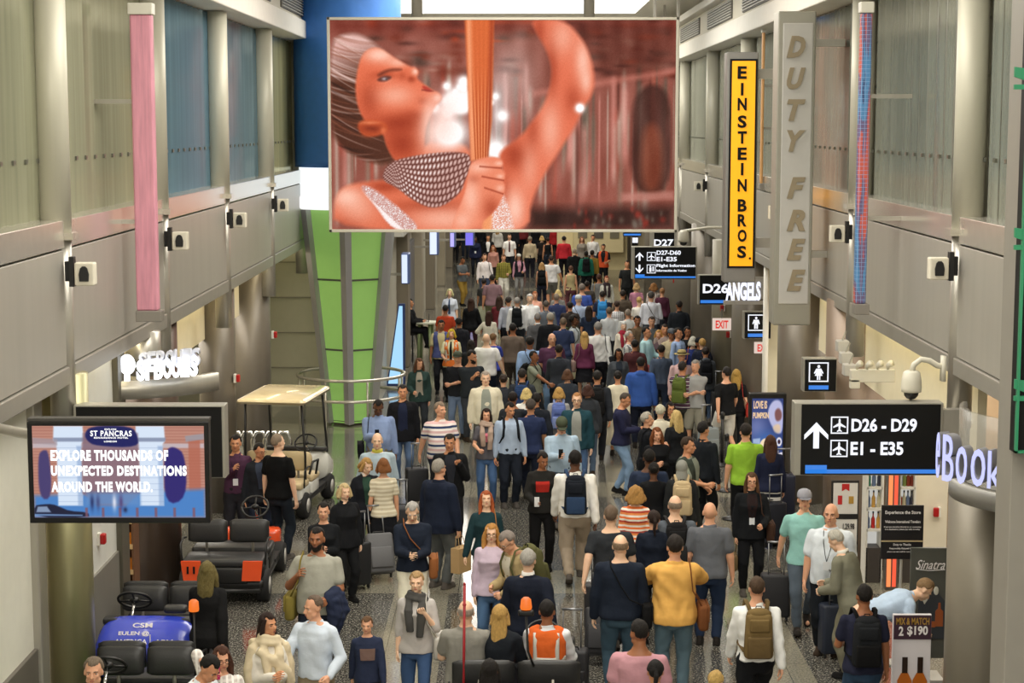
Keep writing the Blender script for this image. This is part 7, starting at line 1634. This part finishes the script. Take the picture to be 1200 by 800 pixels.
701 376 1.86 176 stand h 1 short:8c8884 shirt:dcdcd8 trousers:24262e|bagr=26282c|large man in a baggy white shirt
725 408 1.66 4 stand f 3 long:15100e jacket:4a5058 trousers:2a2c32|inner=2c3440|woman with long black hair in a grey jacket
738 388 1.74 70 clasp m 1 short:b8b0a8 shirt:ck:a0a4a8-5c6068-dcdcd8 trousers:6a6c6c|glasses|grey haired man in a grey plaid shirt
731 377 1.64 8 stand f 0 short:e0dcd0 sweater:e0d8c4 trousers:4c4848|scarf=b0283c|white haired woman with a red scarf
747 370 1.76 6 stand m 3 short:14110e shirt:6c5840 trousers:2a2824||black haired man in an olive brown shirt
758 383 1.80 62 carryl m 2 short:1c1714 shirt:a8d4dc shorts:d86468||man in a pale aqua shirt and coral shorts
764 371 1.78 4 stand m 1 short:4c4038 shirt:5c6064 trousers:2c2e34||brown haired man in a grey shirt facing us
772 386 1.66 -14 carryl f 1 bob:b88c4c jacket:5c4850 jeans:2c3448||blond woman in a mauve brown jacket
779 380 1.78 4 stand m 2 short:3a302a shirt:a08c84 trousers:2e3036||man with brown hair between the blond bob and the grey cap
787 385 1.74 20 stand m 3 none:4a3c30 jacket:c4b48c trousers:8a7c60|cap=60646c|man in a grey cap and khaki jacket
795 384 1.82 54 stand m 2 crop:2a221d shirt:98b4e4 jeans:6488b8||man in a periwinkle blue shirt and jeans
799 411 1.74 10 stand m 1 none:4a3c30 shirt:dcb4b4 trousers:988c80|hat=b8a468|person in a straw hat and pale pink shirt
806 383 1.72 30 stand m 3 short:17120f shirt:202226 trousers:1c1e22|glasses|dark haired man in sunglasses at the crowd's right edge
812 392 1.66 176 stand f 0 bob:d8d0c0 tee:2c3c84 trousers:2c3444|bagl=e06c30|pale haired woman in royal blue with an orange bag
820 396 1.70 100 stand m 3 none:4a3c30 jacket:2c2f36 trousers:202226|cap=1c1e24|person in a black cap and dark jacket
827 404 1.72 178 stand f 2 bun:2c2420 hoodie:50565e jeans:34465e|backpack=1a1c22|person in a grey hooded top and black backpack
823 396 1.72 182 stand f 0 short:c49c5c jacket:1c2236 trousers:1c202c||blond woman in a dark navy coat by the luggage
522 357 1.70 178 stand m 3 crop:1a1613 tee:c8401f trousers:d8d4cc||distant person in an orange-red top by the left wall
552 396 1.66 172 stand f 2 long:201814 sweater:2a2b30 trousers:22232a||woman in dark grey partly hidden by the bearded man
538 372 1.74 170 stand m 3 short:1a1613 jacket:202128 trousers:1c1d22||man in a near-black jacket behind the orange vest
655 402 1.74 178 stand m 2 short:241e1a jacket:3a3e48 trousers:24262e||man in a slate jacket behind the maroon polo
665 432 1.68 174 stand f 1 bob:5a3c28 sweater:343b46 jeans:3a4a66||woman in a dark blue sweater behind the red haired man
612 432 1.76 176 stand m 2 short:221c18 jacket:2c313a trousers:22252c|backpack=243c66|man in a dark coat with a blue backpack
590 436 1.68 178 stand f 1 bun:2c2019 jacket:32343c trousers:24262c||woman in a dark jacket behind the cream jacket
744 398 1.70 178 stand m 2 short:1c1815 jacket:5a2e30 trousers:24242a||man in a dark red jacket near the grey plaid shirt
775 402 1.72 178 stand m 2 short:241d19 shirt:4a5870 jeans:2c3850||man in a dusty blue shirt behind the blue hood
714 360 1.74 178 stand m 1 short:6a5a4a shirt:c8ccd0 trousers:33373e||man in a pale grey shirt mid crowd
690 358 1.66 178 stand f 2 long:2c2019 tee:26324a jeans:26324a||woman with dark hair beside the powder blue shirt
585 345 1.70 178 stand f 2 long:3a261c blouse:7c2c34 trousers:241f26||woman with brown hair in a dark red blouse
736 362 1.72 176 stand m 1 crop:8c8074 polo:cfd2cf trousers:4c5058||grey haired man in a pale polo shirt
668 352 1.74 178 stand m 2 short:1f1a17 jacket:3a3230 trousers:26242a||man in a dark brown coat mid crowd
'''
rowsF = [(533, 266, '20222a'), (545, 262, '26304c'), (563, 262, '1a1b20'), (583, 265, 'd8d4cc'), (590, 259, '3c3034'), (603, 264, '2b2d35'), (612, 258, '8c3034'), (628, 262, '1d1e24'), (640, 260, '4c5058'), (650, 264, 'c8282c'), (668, 262, '23242a'), (678, 259, '7c7468'), (687, 264, '1e2028'), (700, 262, 'dcdad4'), (655, 255, '30343c'), (620, 254, '5c4c40'), (572, 255, '2c3850')]
HC = ['1c1814', '3a2a20', '6c5038', 'b08c58', '8c8880']
nameF = {'a0a4b0': 'grey blue', '20222a': 'near-black', '26304c': 'navy', '1a1b20': 'black', 'd8d4cc': 'off-white', '3c3034': 'dark plum', '2b2d35': 'charcoal', '8c3034': 'brick red', '1d1e24': 'ink black', '4c5058': 'slate grey', 'c8282c': 'scarlet', '23242a': 'graphite', '7c7468': 'khaki grey', '1e2028': 'midnight', 'dcdad4': 'ivory', '30343c': 'lead grey', '5c4c40': 'brown', '2c3850': 'dusk blue'}
_pe = person
def person(*a, **k):  # seat height and labels for riders
    return _pe(*a, **k)
SEAT = {}
for ln in CROWD.strip().splitlines():
    f = [v.strip() for v in ln.split('|')]; a_ = f[0].split(); ex = f[1]
    loc = None
    if 'z=.14' in ex:
        h = float(a_[2]); zt_ = h-.40*h/1.75+.14; loc = atZ(float(a_[0]), float(a_[1]), zt_); loc.z = .14
        loc.y = 18.10; loc.x = atY(float(a_[0]), float(a_[1]), 18.10).x
    n_ = len(PEOPLE)
    if ' stand ' in f[0] and float(a_[1]) < 500 and float(a_[3]) > 150 and n_ % 5 in (0, 3): ln = ln.replace(' stand ', ' walk ' if n_ % 2 else ' walkb ', 1)
    P(ln, loc)
for i, (x, y, c) in enumerate(rowsF):
    away = i % 3 != 1
    P('%d %d %.2f %d %s %s %d %s:%s %s:%s trousers:%s||%s' % (x, y, 1.64+.05*(i % 4), 178 if away else 4, 'stand', 'mf'[i % 2], (1, 2, 3, 0)[i % 4], ('short', 'bob', 'crop', 'long')[i % 4], HC[i % 5], ('jacket', 'sweater', 'shirt')[i % 3], c, ('1c1d22', '2c3444', '26262a')[i % 3],
      'distant traveller in %s %s, largely behind the video screen' % (nameF[c], ('walking away', 'coming closer')[0 if away else 1])))
# seated visitor at the tall table
P('483 376 1.72 84 sit m 2 short:1c1815 jacket:17181c trousers:1a1b20||man in black seated at the tall green-legged table', Vector((TABLE.x-.42, TABLE.y, .36)))
# white apron of the far worker, luggage left standing
for x_, y_, c_, rz_, lab, h_ in ((418, 690, '1a1b1e', 30, 'black suitcase standing behind the woman in the black sweater', .60), (405, 660, '141518', 10, 'tall black suitcase beside the blond woman looking down', .66), (470, 640, '23252a', 0, 'dark suitcase behind the grey haired phone reader', .55), (843, 500, '1b1c20', 0, 'large black suitcase behind the white shorts', .70), (905, 640, '1a1d28', 20, 'dark blue suitcase near the aqua polo shirt', .62), (917, 612, '1a2038', 0, 'navy suitcase pile beside the striped skirt', .72), (640, 600, '1c1d20', 0, 'black suitcase between the red-striped top and the white shirt', .55), (978, 770, '1c2434', 8, 'slate blue suitcase in front of the olive suit', .60), (702, 742, '2a2a2d', 0, 'charcoal suitcase standing left of the navy sweater', .58), (668, 590, '1a1b1f', 0, 'small black case behind the white shirt backpacker', .5)):
    c = atZ(x_, y_, 0); suitcase(c, math.radians(rz_), c_, lab, h=h_)
print('people', len(PEOPLE), 'objects', len(bpy.data.objects))
